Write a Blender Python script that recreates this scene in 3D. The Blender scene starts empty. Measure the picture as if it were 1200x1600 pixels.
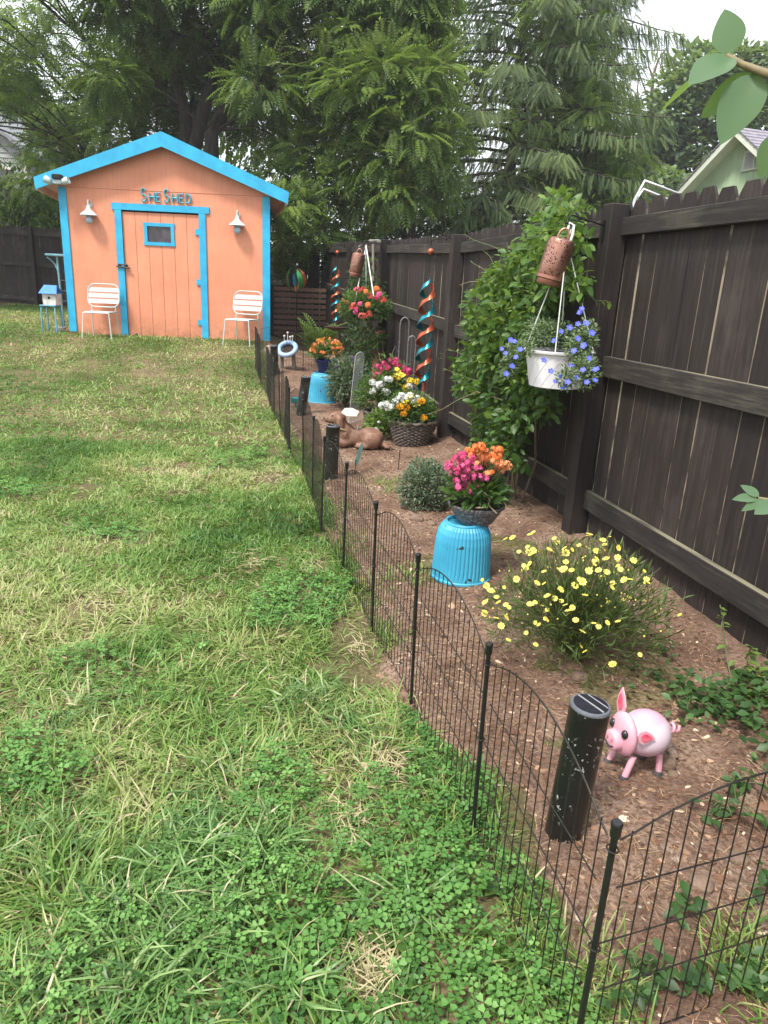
import bpy, math, random
import numpy as np
from mathutils import Vector, Matrix

random.seed(7)
rng = np.random.default_rng(11)
PI = math.pi
scene = bpy.context.scene
col = scene.collection

# ------------------------------------------------------------------ camera
F_PX, CX, CY = 1109.0, 600.0, 800.0          # focal length and centre in pixels of the 1200 x 1600 photograph
PITCH, ROLL, CAM_H = math.radians(17.6), math.radians(2.8), 1.5
FWD = np.array([0, math.cos(PITCH), -math.sin(PITCH)])
UP0 = np.array([0, math.sin(PITCH), math.cos(PITCH)])
RT0 = np.array([1.0, 0, 0])
RT = RT0 * math.cos(ROLL) + UP0 * math.sin(ROLL)
UPV = -RT0 * math.sin(ROLL) + UP0 * math.cos(ROLL)
CAM = np.array([0, 0, CAM_H])
cam_data = bpy.data.cameras.new('camera')
cam_data.sensor_fit = 'VERTICAL'
cam_data.sensor_height = 24.0
cam_data.lens = F_PX / 1600.0 * 24.0
cam_data.clip_start = 0.02
cam_data.clip_end = 2000
cam = bpy.data.objects.new('camera', cam_data)
col.objects.link(cam)
m = Matrix.Identity(4)
for i in range(3):
    m[i][0], m[i][1], m[i][2], m[i][3] = RT[i], UPV[i], -FWD[i], CAM[i]
cam.matrix_world = m
scene.camera = cam

# ------------------------------------------------------------------ world and sun (bright overcast)
SUN_EL, SUN_AZ = math.radians(58), math.radians(218)   # azimuth clockwise from +Y: behind the camera, to the left
world = bpy.data.worlds.new('World')
scene.world = world
world.use_nodes = True
nt = world.node_tree
nt.nodes.clear()
w_out = nt.nodes.new('ShaderNodeOutputWorld')
w_bg = nt.nodes.new('ShaderNodeBackground')
sky = nt.nodes.new('ShaderNodeTexSky')
sky.sky_type = 'NISHITA'
sky.sun_disc = False
sky.sun_elevation = SUN_EL
sky.sun_rotation = SUN_AZ
sky.dust_density = 4.0
w_mix = nt.nodes.new('ShaderNodeMix')
w_mix.data_type = 'RGBA'
w_mix.inputs[0].default_value = 0.86
w_mix.inputs[7].default_value = (6.9, 7.2, 7.6, 1)      # the even white of a thin cloud layer
nt.links.new(sky.outputs[0], w_mix.inputs[6])
nt.links.new(w_mix.outputs[2], w_bg.inputs['Color'])
w_bg.inputs['Strength'].default_value = 0.1
nt.links.new(w_bg.outputs[0], w_out.inputs['Surface'])
sun_data = bpy.data.lights.new('sun', 'SUN')
sun_data.energy = 2.0
sun_data.angle = math.radians(11)
sun_data.color = (1.0, 0.95, 0.87)
sun = bpy.data.objects.new('sun', sun_data)
col.objects.link(sun)
sdir = Vector((math.sin(SUN_AZ) * math.cos(SUN_EL), math.cos(SUN_AZ) * math.cos(SUN_EL), math.sin(SUN_EL)))
sun.rotation_euler = sdir.to_track_quat('Z', 'Y').to_euler()
sun.location = (0, -5, 12)
vs = scene.view_settings
vs.view_transform = 'Standard'
vs.look = 'None'
vs.gamma = 1.0
vs.use_curve_mapping = False
vs.exposure = 1.42
scene.cycles.use_denoising = True
scene.cycles.max_bounces = 6
scene.cycles.diffuse_bounces = 3
scene.cycles.glossy_bounces = 3
scene.cycles.transmission_bounces = 6
scene.cycles.transparent_max_bounces = 8
scene.cycles.caustics_reflective = False
scene.cycles.caustics_refractive = False

# ------------------------------------------------------------------ places
FD = np.array([-0.2240, 0.9746]); FD /= np.linalg.norm(FD)     # direction of the privacy fence
FN = np.array([FD[1], -FD[0]])                                 # to its far side
FB = np.array([1.211, 4.373])                                  # foot of the big post


def sstep(t):
    t = np.clip(t, 0, 1)
    return t * t * (3 - 2 * t)


def fence_d(x, y):
    return -((x - FB[0]) * FN[0] + (y - FB[1]) * FN[1])


def fence_s(x, y):
    return (x - FB[0]) * FD[0] + (y - FB[1]) * FD[1]


def gz(x, y):
    d = fence_d(x, y)
    return 0.034 * np.clip(y - 7.2, 0, 12) + 0.26 * sstep((y - 9.5) / 3.5) * sstep((d - 0.4) / 1.2)


def ray(px, py):
    d = FWD * F_PX + RT * (px - CX) + UPV * (CY - py)
    return d / np.linalg.norm(d)


def on_ground(px, py):
    d = ray(px, py)
    z = 0.0
    for _ in range(60):
        t = (z - CAM_H) / d[2]
        if t < 0 or t > 80:
            t = 80
        p = CAM + d * t
        z = 0.6 * z + 0.4 * float(gz(p[0], p[1]))
    return Vector((p[0], p[1], float(gz(p[0], p[1]))))


def at_y(px, py, Y):
    d = ray(px, py)
    return Vector(CAM + d * (Y / d[1]))


def on_fence(px, py, dist=0.0):
    d = ray(px, py)
    b = FB - FN * dist
    t = (b @ FN) / (d[:2] @ FN)
    return Vector(CAM + d * t)


def fp(s, d, z=0.0):
    p = FB + FD * s - FN * d
    return Vector((p[0], p[1], z))


def mpp(p):                       # metres per photograph pixel at a point
    return float((np.array(p) - CAM) @ FWD) / F_PX


def value_noise(x, y, scale, seed):
    g = np.random.default_rng(seed).random((64, 64))
    u = np.asarray(x) / scale + 1000.37
    v = np.asarray(y) / scale + 1000.71
    i = np.floor(u).astype(int); j = np.floor(v).astype(int)
    fu = sstep(u - i); fv = sstep(v - j)
    a = g[i % 64, j % 64]; b = g[(i + 1) % 64, j % 64]
    c = g[i % 64, (j + 1) % 64]; d = g[(i + 1) % 64, (j + 1) % 64]
    return (a * (1 - fu) + b * fu) * (1 - fv) + (c * (1 - fu) + d * fu) * fv


# ------------------------------------------------------------------ materials
def lin(h, k=1.0):
    out = []
    for i in (1, 3, 5):
        c = int(h[i:i + 2], 16) / 255
        out.append((c / 12.92 if c <= 0.04045 else ((c + 0.055) / 1.055) ** 2.4) * k)
    return tuple(out) + (1.0,)


MATS = {}


def base_mat(name):
    mt = bpy.data.materials.new(name)
    mt.use_nodes = True
    n = mt.node_tree
    b = n.nodes['Principled BSDF']
    MATS[name] = mt
    return mt, n, b


def ramp(n, fac, stops):
    r = n.nodes.new('ShaderNodeValToRGB')
    els = r.color_ramp.elements
    while len(els) < len(stops):
        els.new(0.5)
    for e, (p, c) in zip(els, stops):
        e.position = p
        e.color = c
    n.links.new(fac, r.inputs[0])
    return r.outputs[0]


def noise(n, scale, detail=4, vec=None, rough=0.55):
    t = n.nodes.new('ShaderNodeTexNoise')
    t.inputs['Scale'].default_value = scale
    t.inputs['Detail'].default_value = detail
    t.inputs['Roughness'].default_value = rough
    if vec is not None:
        n.links.new(vec, t.inputs['Vector'])
    return t.outputs[0]


def coords(n, stretch=(1, 1, 1), kind='Object'):
    tc = n.nodes.new('ShaderNodeTexCoord')
    mp = n.nodes.new('ShaderNodeMapping')
    mp.inputs['Scale'].default_value = stretch
    n.links.new(tc.outputs[kind], mp.inputs[0])
    return mp.outputs[0]


def mixc(n, fac, a, b, blend='MIX'):
    mx = n.nodes.new('ShaderNodeMix')
    mx.data_type = 'RGBA'
    mx.blend_type = blend
    for inp, v in ((0, fac), (6, a), (7, b)):
        if hasattr(v, 'is_linked') or hasattr(v, 'links'):
            n.links.new(v, mx.inputs[inp])
        else:
            mx.inputs[inp].default_value = v
    return mx.outputs[2]


def bump(n, b, height, strength=0.3, dist=0.01):
    bp = n.nodes.new('ShaderNodeBump')
    bp.inputs['Strength'].default_value = strength
    bp.inputs['Distance'].default_value = dist
    n.links.new(height, bp.inputs['Height'])
    n.links.new(bp.outputs[0], b.inputs['Normal'])


def pmat(name, c1, c2=None, scale=6, rough=0.5, metal=0.0, stretch=(1, 1, 1), bumps=0.15, spec=0.5, c3=None, dist=0.004, lo=0.35, hi=0.68):
    mt, n, b = base_mat(name)
    c2 = c2 or tuple(x * 0.75 for x in c1[:3]) + (1,)
    v = coords(n, stretch)
    f = noise(n, scale, 6, v)
    stops = [(lo, c2), (hi, c1)]
    if c3:
        stops = [(lo - 0.08, c3), (lo + 0.04, c2), (hi, c1)]
    n.links.new(ramp(n, f, stops), b.inputs['Base Color'])
    b.inputs['Roughness'].default_value = rough
    b.inputs['Metallic'].default_value = metal
    b.inputs['Specular IOR Level'].default_value = spec
    if bumps:
        bump(n, b, noise(n, scale * 5, 4, v), bumps, dist)
    return mt


def leafmat(name, stops, trans=0.35, rough=0.55, attr='var'):
    mt, n, b = base_mat(name)
    a = n.nodes.new('ShaderNodeAttribute')
    a.attribute_name = attr
    c = ramp(n, a.outputs['Fac'], stops)
    n.links.new(c, b.inputs['Base Color'])
    b.inputs['Roughness'].default_value = rough
    b.inputs['Specular IOR Level'].default_value = 0.35
    tr = n.nodes.new('ShaderNodeBsdfTranslucent')
    g = mixc(n, 0.55, c, (0.28, 0.42, 0.05, 1))
    n.links.new(g, tr.inputs['Color'])
    mx = n.nodes.new('ShaderNodeMixShader')
    mx.inputs[0].default_value = trans
    n.links.new(b.outputs[0], mx.inputs[1])
    n.links.new(tr.outputs[0], mx.inputs[2])
    n.links.new(mx.outputs[0], n.nodes['Material Output'].inputs['Surface'])
    return mt


def woodmat(name, dark, light, wear, scale=1.0, axis='z', rough=0.85, wear_amt=0.62, objrand=0.25):
    mt, n, b = base_mat(name)
    st = {'z': (14, 14, 0.7), 'x': (0.7, 14, 14), 'y': (14, 0.7, 14)}[axis]
    oi = n.nodes.new('ShaderNodeObjectInfo')
    tc = n.nodes.new('ShaderNodeTexCoord')
    add = n.nodes.new('ShaderNodeVectorMath')
    add.operation = 'MULTIPLY_ADD'
    cmb = n.nodes.new('ShaderNodeCombineXYZ')
    for i in range(3):
        n.links.new(oi.outputs['Random'], cmb.inputs[i])
    n.links.new(cmb.outputs[0], add.inputs[0])
    add.inputs[1].default_value = (37, 53, 71)
    n.links.new(tc.outputs['Object'], add.inputs[2])
    mp = n.nodes.new('ShaderNodeMapping')
    mp.inputs['Scale'].default_value = st
    n.links.new(add.outputs[0], mp.inputs[0])
    g = noise(n, 3.0 * scale, 8, mp.outputs[0], 0.65)
    c = ramp(n, g, [(0.3, dark), (0.7, light)])
    blotch = noise(n, 2.2 * scale, 5, add.outputs[0], 0.6)
    mp2 = n.nodes.new('ShaderNodeMapping')
    mp2.inputs['Scale'].default_value = tuple(s * 2.6 for s in st)
    n.links.new(add.outputs[0], mp2.inputs[0])
    streak = noise(n, 2.0 * scale, 6, mp2.outputs[0], 0.7)
    mul = n.nodes.new('ShaderNodeMath'); mul.operation = 'ADD'
    n.links.new(blotch, mul.inputs[0]); n.links.new(streak, mul.inputs[1])
    hf = n.nodes.new('ShaderNodeMath'); hf.operation = 'MULTIPLY'
    n.links.new(mul.outputs[0], hf.inputs[0]); hf.inputs[1].default_value = 0.5
    wf = ramp(n, hf.outputs[0], [(wear_amt - 0.07, (0, 0, 0, 1)), (wear_amt + 0.12, (0.75, 0.75, 0.75, 1))])
    c = mixc(n, wf, c, wear)
    hsv = n.nodes.new('ShaderNodeHueSaturation')
    mr = n.nodes.new('ShaderNodeMapRange')
    mr.inputs[3].default_value = 1 - objrand; mr.inputs[4].default_value = 1 + objrand
    n.links.new(oi.outputs['Random'], mr.inputs[0])
    n.links.new(mr.outputs[0], hsv.inputs['Value'])
    n.links.new(c, hsv.inputs['Color'])
    n.links.new(hsv.outputs[0], b.inputs['Base Color'])
    b.inputs['Roughness'].default_value = rough
    b.inputs['Specular IOR Level'].default_value = 0.3
    bump(n, b, g, 0.5, 0.004)
    return mt


# ------------------------------------------------------------------ mesh helpers
class MB:
    def __init__(self):
        self.v = []; self.f = []

    def add(self, vs_, fs_):
        o = len(self.v)
        self.v += [tuple(p) for p in vs_]
        self.f += [tuple(i + o for i in f) for f in fs_]
        return self

    def box(self, c, s, rot=None):
        c = Vector(c); out = []
        for dx in (-.5, .5):
            for dy in (-.5, .5):
                for dz in (-.5, .5):
                    p = Vector((dx * s[0], dy * s[1], dz * s[2]))
                    if rot is not None:
                        p = rot @ p
                    out.append(c + p)
        return self.add(out, [(0, 1, 3, 2), (4, 6, 7, 5), (0, 4, 5, 1), (2, 3, 7, 6), (0, 2, 6, 4), (1, 5, 7, 3)])

    def bevbox(self, c, s, r, rot=None):                # a box with chamfered edges along its longest look-on faces
        c = Vector(c); hx, hy, hz = s[0] / 2, s[1] / 2, s[2] / 2
        pts = []
        for z, i in ((-hz, r), (-hz + r, 0), (hz - r, 0), (hz, r)):
            ax, ay = hx - i, hy - i
            q = [(-ax + r, -ay), (ax - r, -ay), (ax, -ay + r), (ax, ay - r), (ax - r, ay), (-ax + r, ay), (-ax, ay - r), (-ax, -ay + r)]
            for x, y in q:
                p = Vector((x, y, z))
                pts.append(c + (rot @ p if rot is not None else p))
        fs_ = [tuple(range(7, -1, -1)), tuple(range(24, 32))]
        for k in range(3):
            for i in range(8):
                j = (i + 1) % 8
                fs_.append((k * 8 + i, k * 8 + j, k * 8 + 8 + j, k * 8 + 8 + i))
        return self.add(pts, fs_)

    def tube(self, pts, r, seg=6, closed=False, cap=True):
        pts = [Vector(p) for p in pts]
        n = len(pts)
        rs = r if hasattr(r, '__len__') else [r] * n
        ts = []
        for i in range(n):
            a = pts[(i - 1) % n] if (closed or i > 0) else pts[i]
            b = pts[(i + 1) % n] if (closed or i < n - 1) else pts[i]
            t = (b - a)
            ts.append(t.normalized() if t.length > 1e-9 else Vector((0, 0, 1)))
        up = Vector((0, 0, 1)) if abs(ts[0].z) < 0.9 else Vector((1, 0, 0))
        u = ts[0].cross(up).normalized()
        vs_ = []
        for i in range(n):
            u = (u - ts[i] * u.dot(ts[i]))
            u = u.normalized() if u.length > 1e-6 else ts[i].orthogonal().normalized()
            w = ts[i].cross(u)
            for k in range(seg):
                a = 2 * PI * k / seg
                vs_.append(pts[i] + (u * math.cos(a) + w * math.sin(a)) * rs[i])
        fs_ = []
        rings = n if closed else n - 1
        for i in range(rings):
            for k in range(seg):
                k2 = (k + 1) % seg; j = (i + 1) % n
                fs_.append((i * seg + k, i * seg + k2, j * seg + k2, j * seg + k))
        if cap and not closed:
            fs_.append(tuple(range(seg - 1, -1, -1)))
            fs_.append(tuple(range((n - 1) * seg, n * seg)))
        return self.add(vs_, fs_)

    def lathe(self, prof, seg=24, c=(0, 0, 0), mod=None, cap=(True, True), rot=None):
        c = Vector(c); vs_ = []
        for i, (r, z) in enumerate(prof):
            for k in range(seg):
                a = 2 * PI * k / seg
                rr = r * (mod(k, i) if mod else 1)
                p = Vector((rr * math.cos(a), rr * math.sin(a), z))
                vs_.append(c + (rot @ p if rot is not None else p))
        fs_ = []
        for i in range(len(prof) - 1):
            for k in range(seg):
                k2 = (k + 1) % seg
                fs_.append((i * seg + k, i * seg + k2, (i + 1) * seg + k2, (i + 1) * seg + k))
        if cap[0]:
            fs_.append(tuple(range(seg - 1, -1, -1)))
        if cap[1]:
            fs_.append(tuple(range((len(prof) - 1) * seg, len(prof) * seg)))
        return self.add(vs_, fs_)

    def sphere(self, c, r, seg=16, rings=10, rot=None):
        r = r if hasattr(r, '__len__') else (r, r, r)
        c = Vector(c); vs_ = []
        for i in range(1, rings):
            t = PI * i / rings
            for k in range(seg):
                a = 2 * PI * k / seg
                p = Vector((r[0] * math.sin(t) * math.cos(a), r[1] * math.sin(t) * math.sin(a), -r[2] * math.cos(t)))
                vs_.append(c + (rot @ p if rot is not None else p))
        for z in (-r[2], r[2]):
            p = Vector((0, 0, z)); vs_.append(c + (rot @ p if rot is not None else p))
        b, t_ = len(vs_) - 2, len(vs_) - 1
        fs_ = []
        for i in range(rings - 2):
            for k in range(seg):
                k2 = (k + 1) % seg
                fs_.append((i * seg + k, i * seg + k2, (i + 1) * seg + k2, (i + 1) * seg + k))
        for k in range(seg):
            k2 = (k + 1) % seg
            fs_.append((b, k2, k)); fs_.append((t_, (rings - 2) * seg + k, (rings - 2) * seg + k2))
        return self.add(vs_, fs_)

    def prism(self, poly, depth, fn):                   # fn maps (u, v, w) to a point; w in 0..depth
        n = len(poly)
        vs_ = [fn(u, v, 0) for u, v in poly] + [fn(u, v, depth) for u, v in poly]
        fs_ = [tuple(range(n - 1, -1, -1)), tuple(range(n, 2 * n))]
        for i in range(n):
            j = (i + 1) % n
            fs_.append((i, j, n + j, n + i))
        return self.add(vs_, fs_)

    def mesh(self, name, mat, smooth=False, off=None):
        me = bpy.data.meshes.new(name)
        if off is not None:
            self.v = [(p[0] - off[0], p[1] - off[1], p[2] - off[2]) for p in self.v]
        me.from_pydata(self.v, [], self.f)
        me.validate()
        import bmesh
        bm = bmesh.new(); bm.from_mesh(me)
        bmesh.ops.recalc_face_normals(bm, faces=bm.faces)
        bm.to_mesh(me); bm.free()
        if smooth:
            me.polygons.foreach_set('use_smooth', [True] * len(me.polygons))
            try:
                me.set_sharp_from_angle(angle=math.radians(50))
            except Exception:
                pass
        if mat is not None:
            me.materials.append(MATS[mat] if isinstance(mat, str) else mat)
        me.update()
        return me

    def build(self, name, mat, parent=None, smooth=False, world=False):
        off = parent_loc(parent) if (world and parent is not None) else None
        me = self.mesh(name, mat, smooth, off)
        return link(name, me, parent)


def parent_loc(o):
    p = Vector((0, 0, 0))
    while o is not None:
        p = p + o.location
        o = o.parent
    return p


def link(name, me, parent=None, loc=None, rot=None, scale=None):
    o = bpy.data.objects.new(name, me)
    col.objects.link(o)
    o.parent = parent
    if loc is not None:
        o.location = loc
    if rot is not None:
        o.rotation_euler = rot
    if scale is not None:
        o.scale = (scale,) * 3 if not hasattr(scale, '__len__') else scale
    return o


def tag(o, label=None, cat=None, group=None, kind=None):
    if label: o['label'] = label
    if cat: o['category'] = cat
    if group: o['group'] = group
    if kind: o['kind'] = kind
    return o


def thing(name, label, cat, loc=(0, 0, 0), rz=0.0, group=None):
    o = bpy.data.objects.new(name, None)
    o.empty_display_size = 0.1
    col.objects.link(o)
    o.location = loc
    o.rotation_euler = (0, 0, rz)
    return tag(o, label, cat, group)


def copy_tree(o, parent=None):
    c = o.copy(); col.objects.link(c); c.parent = parent
    for ch in list(o.children):
        copy_tree(ch, c)
    return c


def frames(dirs, normals, scale):
    """matrices whose columns are (side, dir, normal) times scale"""
    y = dirs / np.linalg.norm(dirs, axis=1, keepdims=True)
    x = np.cross(y, normals)
    x /= np.maximum(np.linalg.norm(x, axis=1, keepdims=True), 1e-9)
    z = np.cross(x, y)
    s = np.asarray(scale)
    if s.ndim == 1:
        s = s[:, None].repeat(3, 1)
    return np.stack([x * s[:, :1], y * s[:, 1:2], z * s[:, 2:3]], axis=2)


def scatter(name, tv, tf, M, T, mat, parent=None, var=None, smooth=False, off=None):
    tv = np.asarray(tv, float); tf = np.asarray(tf, int)
    N, k, nf, c = len(T), len(tv), len(tf), tf.shape[1]
    V = np.einsum('nij,kj->nki', M, tv) + T[:, None, :]
    if off is None and parent is not None:
        off = np.array(parent_loc(parent))
    if off is not None:
        V = V - np.asarray(off)
    Fx = (tf[None] + (np.arange(N) * k)[:, None, None]).reshape(-1)
    me = bpy.data.meshes.new(name)
    me.vertices.add(N * k); me.vertices.foreach_set('co', V.astype(np.float32).reshape(-1))
    me.loops.add(len(Fx)); me.loops.foreach_set('vertex_index', Fx.astype(np.int32))
    me.polygons.add(N * nf); me.polygons.foreach_set('loop_start', (np.arange(N * nf) * c).astype(np.int32))
    try:
        me.polygons.foreach_set('loop_total', np.full(N * nf, c, np.int32))
    except Exception:
        pass
    if var is not None:
        a = me.attributes.new('var', 'FLOAT', 'POINT')
        a.data.foreach_set('value', np.repeat(np.asarray(var, np.float32), k))
    me.materials.append(MATS[mat] if isinstance(mat, str) else mat)
    me.update(calc_edges=True)
    if smooth:
        me.polygons.foreach_set('use_smooth', np.ones(N * nf, bool))
    return link(name, me, parent)


def rand_dirs(n, zlo=-1, zhi=1):
    z = rng.uniform(zlo, zhi, n); a = rng.uniform(0, 2 * PI, n); r = np.sqrt(1 - z * z)
    return np.stack([r * np.cos(a), r * np.sin(a), z], 1)


# leaf templates: along +Y, width in X, slight fold in Z
LEAF_V = [(0, 0, 0), (-.28, .4, .06), (0, .45, 0), (.28, .4, .06), (-.2, .75, .02), (0, .78, -.04), (.2, .75, .02), (0, 1, -.1)]
LEAF_F = [(0, 2, 1), (0, 3, 2), (1, 2, 5), (1, 5, 4), (2, 3, 6), (2, 6, 5), (4, 5, 7), (5, 6, 7)]
RHOMB_V = [(0, 0, 0), (-.26, .5, .05), (0, 1, -.05), (.26, .5, .05)]
RHOMB_F = [(0, 3, 1), (1, 3, 2)]

# ================================================================== the setting: lawn and garden bed
def grid_mesh(name, xs, ys, zfn, mat, xyfn=None):
    X, Y = np.meshgrid(xs, ys, indexing='xy')
    if xyfn:
        X, Y = xyfn(X, Y)
    Z = zfn(X, Y)
    nx, ny = len(xs), len(ys)
    V = np.stack([X, Y, Z], -1).reshape(-1, 3)
    i = (np.arange(ny - 1)[:, None] * nx + np.arange(nx - 1)[None]).reshape(-1)
    Fq = np.stack([i, i + 1, i + 1 + nx, i + nx], 1)
    me = bpy.data.meshes.new(name)
    me.from_pydata(V.tolist(), [], Fq.tolist())
    me.materials.append(MATS[mat])
    me.polygons.foreach_set('use_smooth', [True] * len(me.polygons))
    me.update()
    return link(name, me)


mt, n, b = base_mat('lawn_soil')
v = coords(n)
c = ramp(n, noise(n, 1.1, 5, v), [(0.36, (0.10, 0.105, 0.04, 1)), (0.5, (0.17, 0.14, 0.075, 1)), (0.62, (0.25, 0.18, 0.11, 1))])
c = mixc(n, ramp(n, noise(n, 55, 5, v), [(0.4, (0, 0, 0, 1)), (0.62, (.75, .75, .75, 1))]), c, (0.05, 0.042, 0.02, 1))
n.links.new(c, b.inputs['Base Color'])
b.inputs['Roughness'].default_value = 1; b.inputs['Specular IOR Level'].default_value = 0.1
bump(n, b, noise(n, 70, 5, v), 0.7, 0.02)

mt, n, b = base_mat('bed_soil')
v = coords(n)
c = ramp(n, noise(n, 3.0, 6, v), [(0.35, (0.18, 0.112, 0.082, 1)), (0.5, (0.28, 0.182, 0.134, 1)), (0.66, (0.39, 0.28, 0.21, 1))])
c = mixc(n, ramp(n, noise(n, 60, 6, v, .7), [(0.42, (0, 0, 0, 1)), (0.6, (.8, .8, .8, 1))]), c, (0.10, 0.06, 0.042, 1))
c = mixc(n, ramp(n, noise(n, 130, 3, v, .6), [(0.62, (0, 0, 0, 1)), (0.7, (.9, .9, .9, 1))]), c, (0.36, 0.27, 0.19, 1))
n.links.new(c, b.inputs['Base Color'])
b.inputs['Roughness'].default_value = 1; b.inputs['Specular IOR Level'].default_value = 0.1
bump(n, b, noise(n, 45, 6, v, .7), 0.9, 0.025)

BED_EDGE = lambda s: 1.50 + 0.022 * np.clip(s - 3, 0, 12)


def edge_noise(x, y):
    return (value_noise(x, y, 0.55, 3) - 0.5) * 0.3 + (value_noise(x, y, 0.17, 4) - 0.5) * 0.12


xs = np.concatenate([[-300, -120, -60, -30, -20, -14], np.arange(-10.5, 3.6, 0.15), [5, 7, 10, 14, 20, 40, 80, 300]])
ys = np.concatenate([[-60, -20, -8, -3], np.arange(-1.5, 20.5, 0.15), [22, 25, 30, 40, 60, 100, 180, 400]])
lawn = grid_mesh('lawn', xs, ys, lambda X, Y: gz(X, Y) + 0.02 * (value_noise(X, Y, 0.8, 5) - .5) * (np.abs(X) < 11), 'lawn_soil')
tag(lawn, kind='structure')


def bed_z(x, y):
    d = fence_d(x, y); s = fence_s(x, y)
    e = BED_EDGE(s) + edge_noise(x, y)
    z = gz(x, y) + 0.012 + 0.05 * (value_noise(x, y, 0.5, 6) - .4) + 0.022 * (value_noise(x, y, 0.14, 7) - .5) + 0.012 * (value_noise(x, y, 0.06, 9) - .5)
    z = z + 0.05 * sstep((0.45 - d) / 0.5)                                        # soil banked up against the boards
    return z - 0.09 * sstep((d - e + 0.12) / 0.24) - 0.06 * sstep((s - 9.5) / 1.2)


bed = grid_mesh('garden_bed', np.arange(-5.6, 11, 0.05), np.arange(-0.5, 1.95, 0.05), bed_z, 'bed_soil',
                xyfn=lambda S, D: (FB[0] + FD[0] * S - FN[0] * D, FB[1] + FD[1] * S - FN[1] * D))
tag(bed, kind='structure')


def ground(px, py):                       # a point on the bed or lawn under a pixel
    p = on_ground(px, py)
    return p


def top_z(x, y):
    return float(max(gz(x, y), bed_z(np.array(x), np.array(y)))) if -0.5 < fence_d(x, y) < 1.95 else float(gz(x, y))


def spot(px, py):
    p = on_ground(px, py)
    p.z = top_z(p.x, p.y)
    return p


# ------------------------------------------------------------------ grass, clover
GR = [(0.0, (0.032, 0.088, 0.016, 1)), (0.22, (0.088, 0.20, 0.034, 1)), (0.42, (0.195, 0.30, 0.072, 1)), (0.64, (0.335, 0.39, 0.135, 1)), (0.82, (0.46, 0.42, 0.22, 1)), (1.0, (0.56, 0.46, 0.30, 1))]
leafmat('grass_blade', GR, 0.3, 0.5)
leafmat('clover_leaf', [(0, (0.032, 0.10, 0.022, 1)), (0.5, (0.095, 0.225, 0.048, 1)), (1, (0.19, 0.36, 0.09, 1))], 0.25, 0.5)

BLADE_V = [(-.5, 0, 0), (.5, 0, 0), (-.46, .35, .05), (.46, .35, .05), (-.32, .7, -.02), (.32, .7, -.02), (0, 1, -.2)]
BLADE_F = [(0, 1, 3), (0, 3, 2), (2, 3, 5), (2, 5, 4), (4, 5, 6)]
BLADE2_V = [(-.5, 0, 0), (.5, 0, 0), (-.4, .5, .06), (.4, .5, .06), (0, 1, -.16)]
BLADE2_F = [(0, 1, 3), (0, 3, 2), (2, 3, 4)]


def lawn_points(n, x0, x1, y0, y1, keep):
    x = rng.uniform(x0, x1, n); y = rng.uniform(y0, y1, n)
    d = fence_d(x, y); s = fence_s(x, y)
    k = (np.abs(x + 0.05) < 0.62 * np.maximum(y, 0) + 0.75) & keep(x, y, d, s)
    return x[k], y[k]


def patch_dry(x, y):
    a = value_noise(x, y, 1.3, 21) * 0.5 + value_noise(x, y, 0.42, 22) * 0.33 + value_noise(x, y, 0.17, 24) * 0.17
    return a


def clover_mask(x, y):
    a = value_noise(x, y, 0.75, 31) * 0.62 + value_noise(x, y, 0.22, 32) * 0.38
    d = fence_d(x, y)
    boost = (0.13 + 0.13 * sstep((x + 0.75) / 0.6)) * sstep((2.35 - y) / 1.1) + 0.14 * sstep((2.7 - d) / 1.0) * sstep((4.4 - y) / 1.6)
    return a + boost


BARE = [(on_ground(a, b2).x, on_ground(a, b2).y, r_) for a, b2, r_ in ((432, 748, .20), (290, 767, .16), (370, 885, .10), (150, 945, .12), (495, 888, .13), (558, 1012, .12), (572, 1055, .13), (250, 578, .30), (235, 567, .2), (605, 1203, .07), (578, 1512, .09), (545, 1285, .06), (545, 1370, .05), (800, 1415, .10), (430, 705, .15), (340, 500, .3))]


def bare_mask(x, y):
    a = value_noise(x, y, 0.5, 41) * 0.6 + value_noise(x, y, 0.16, 42) * 0.4
    s = fence_s(x, y); d = fence_d(x, y)
    a = a - 0.05 + 0.15 * sstep((BED_EDGE(s) + 0.32 - d) / 0.35)
    for cx_, cy_, r_ in BARE:
        q = np.hypot(x - cx_, (y - cy_) * 0.8) / r_
        a = a + 0.38 * sstep(1.5 - q)
    return a


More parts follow.
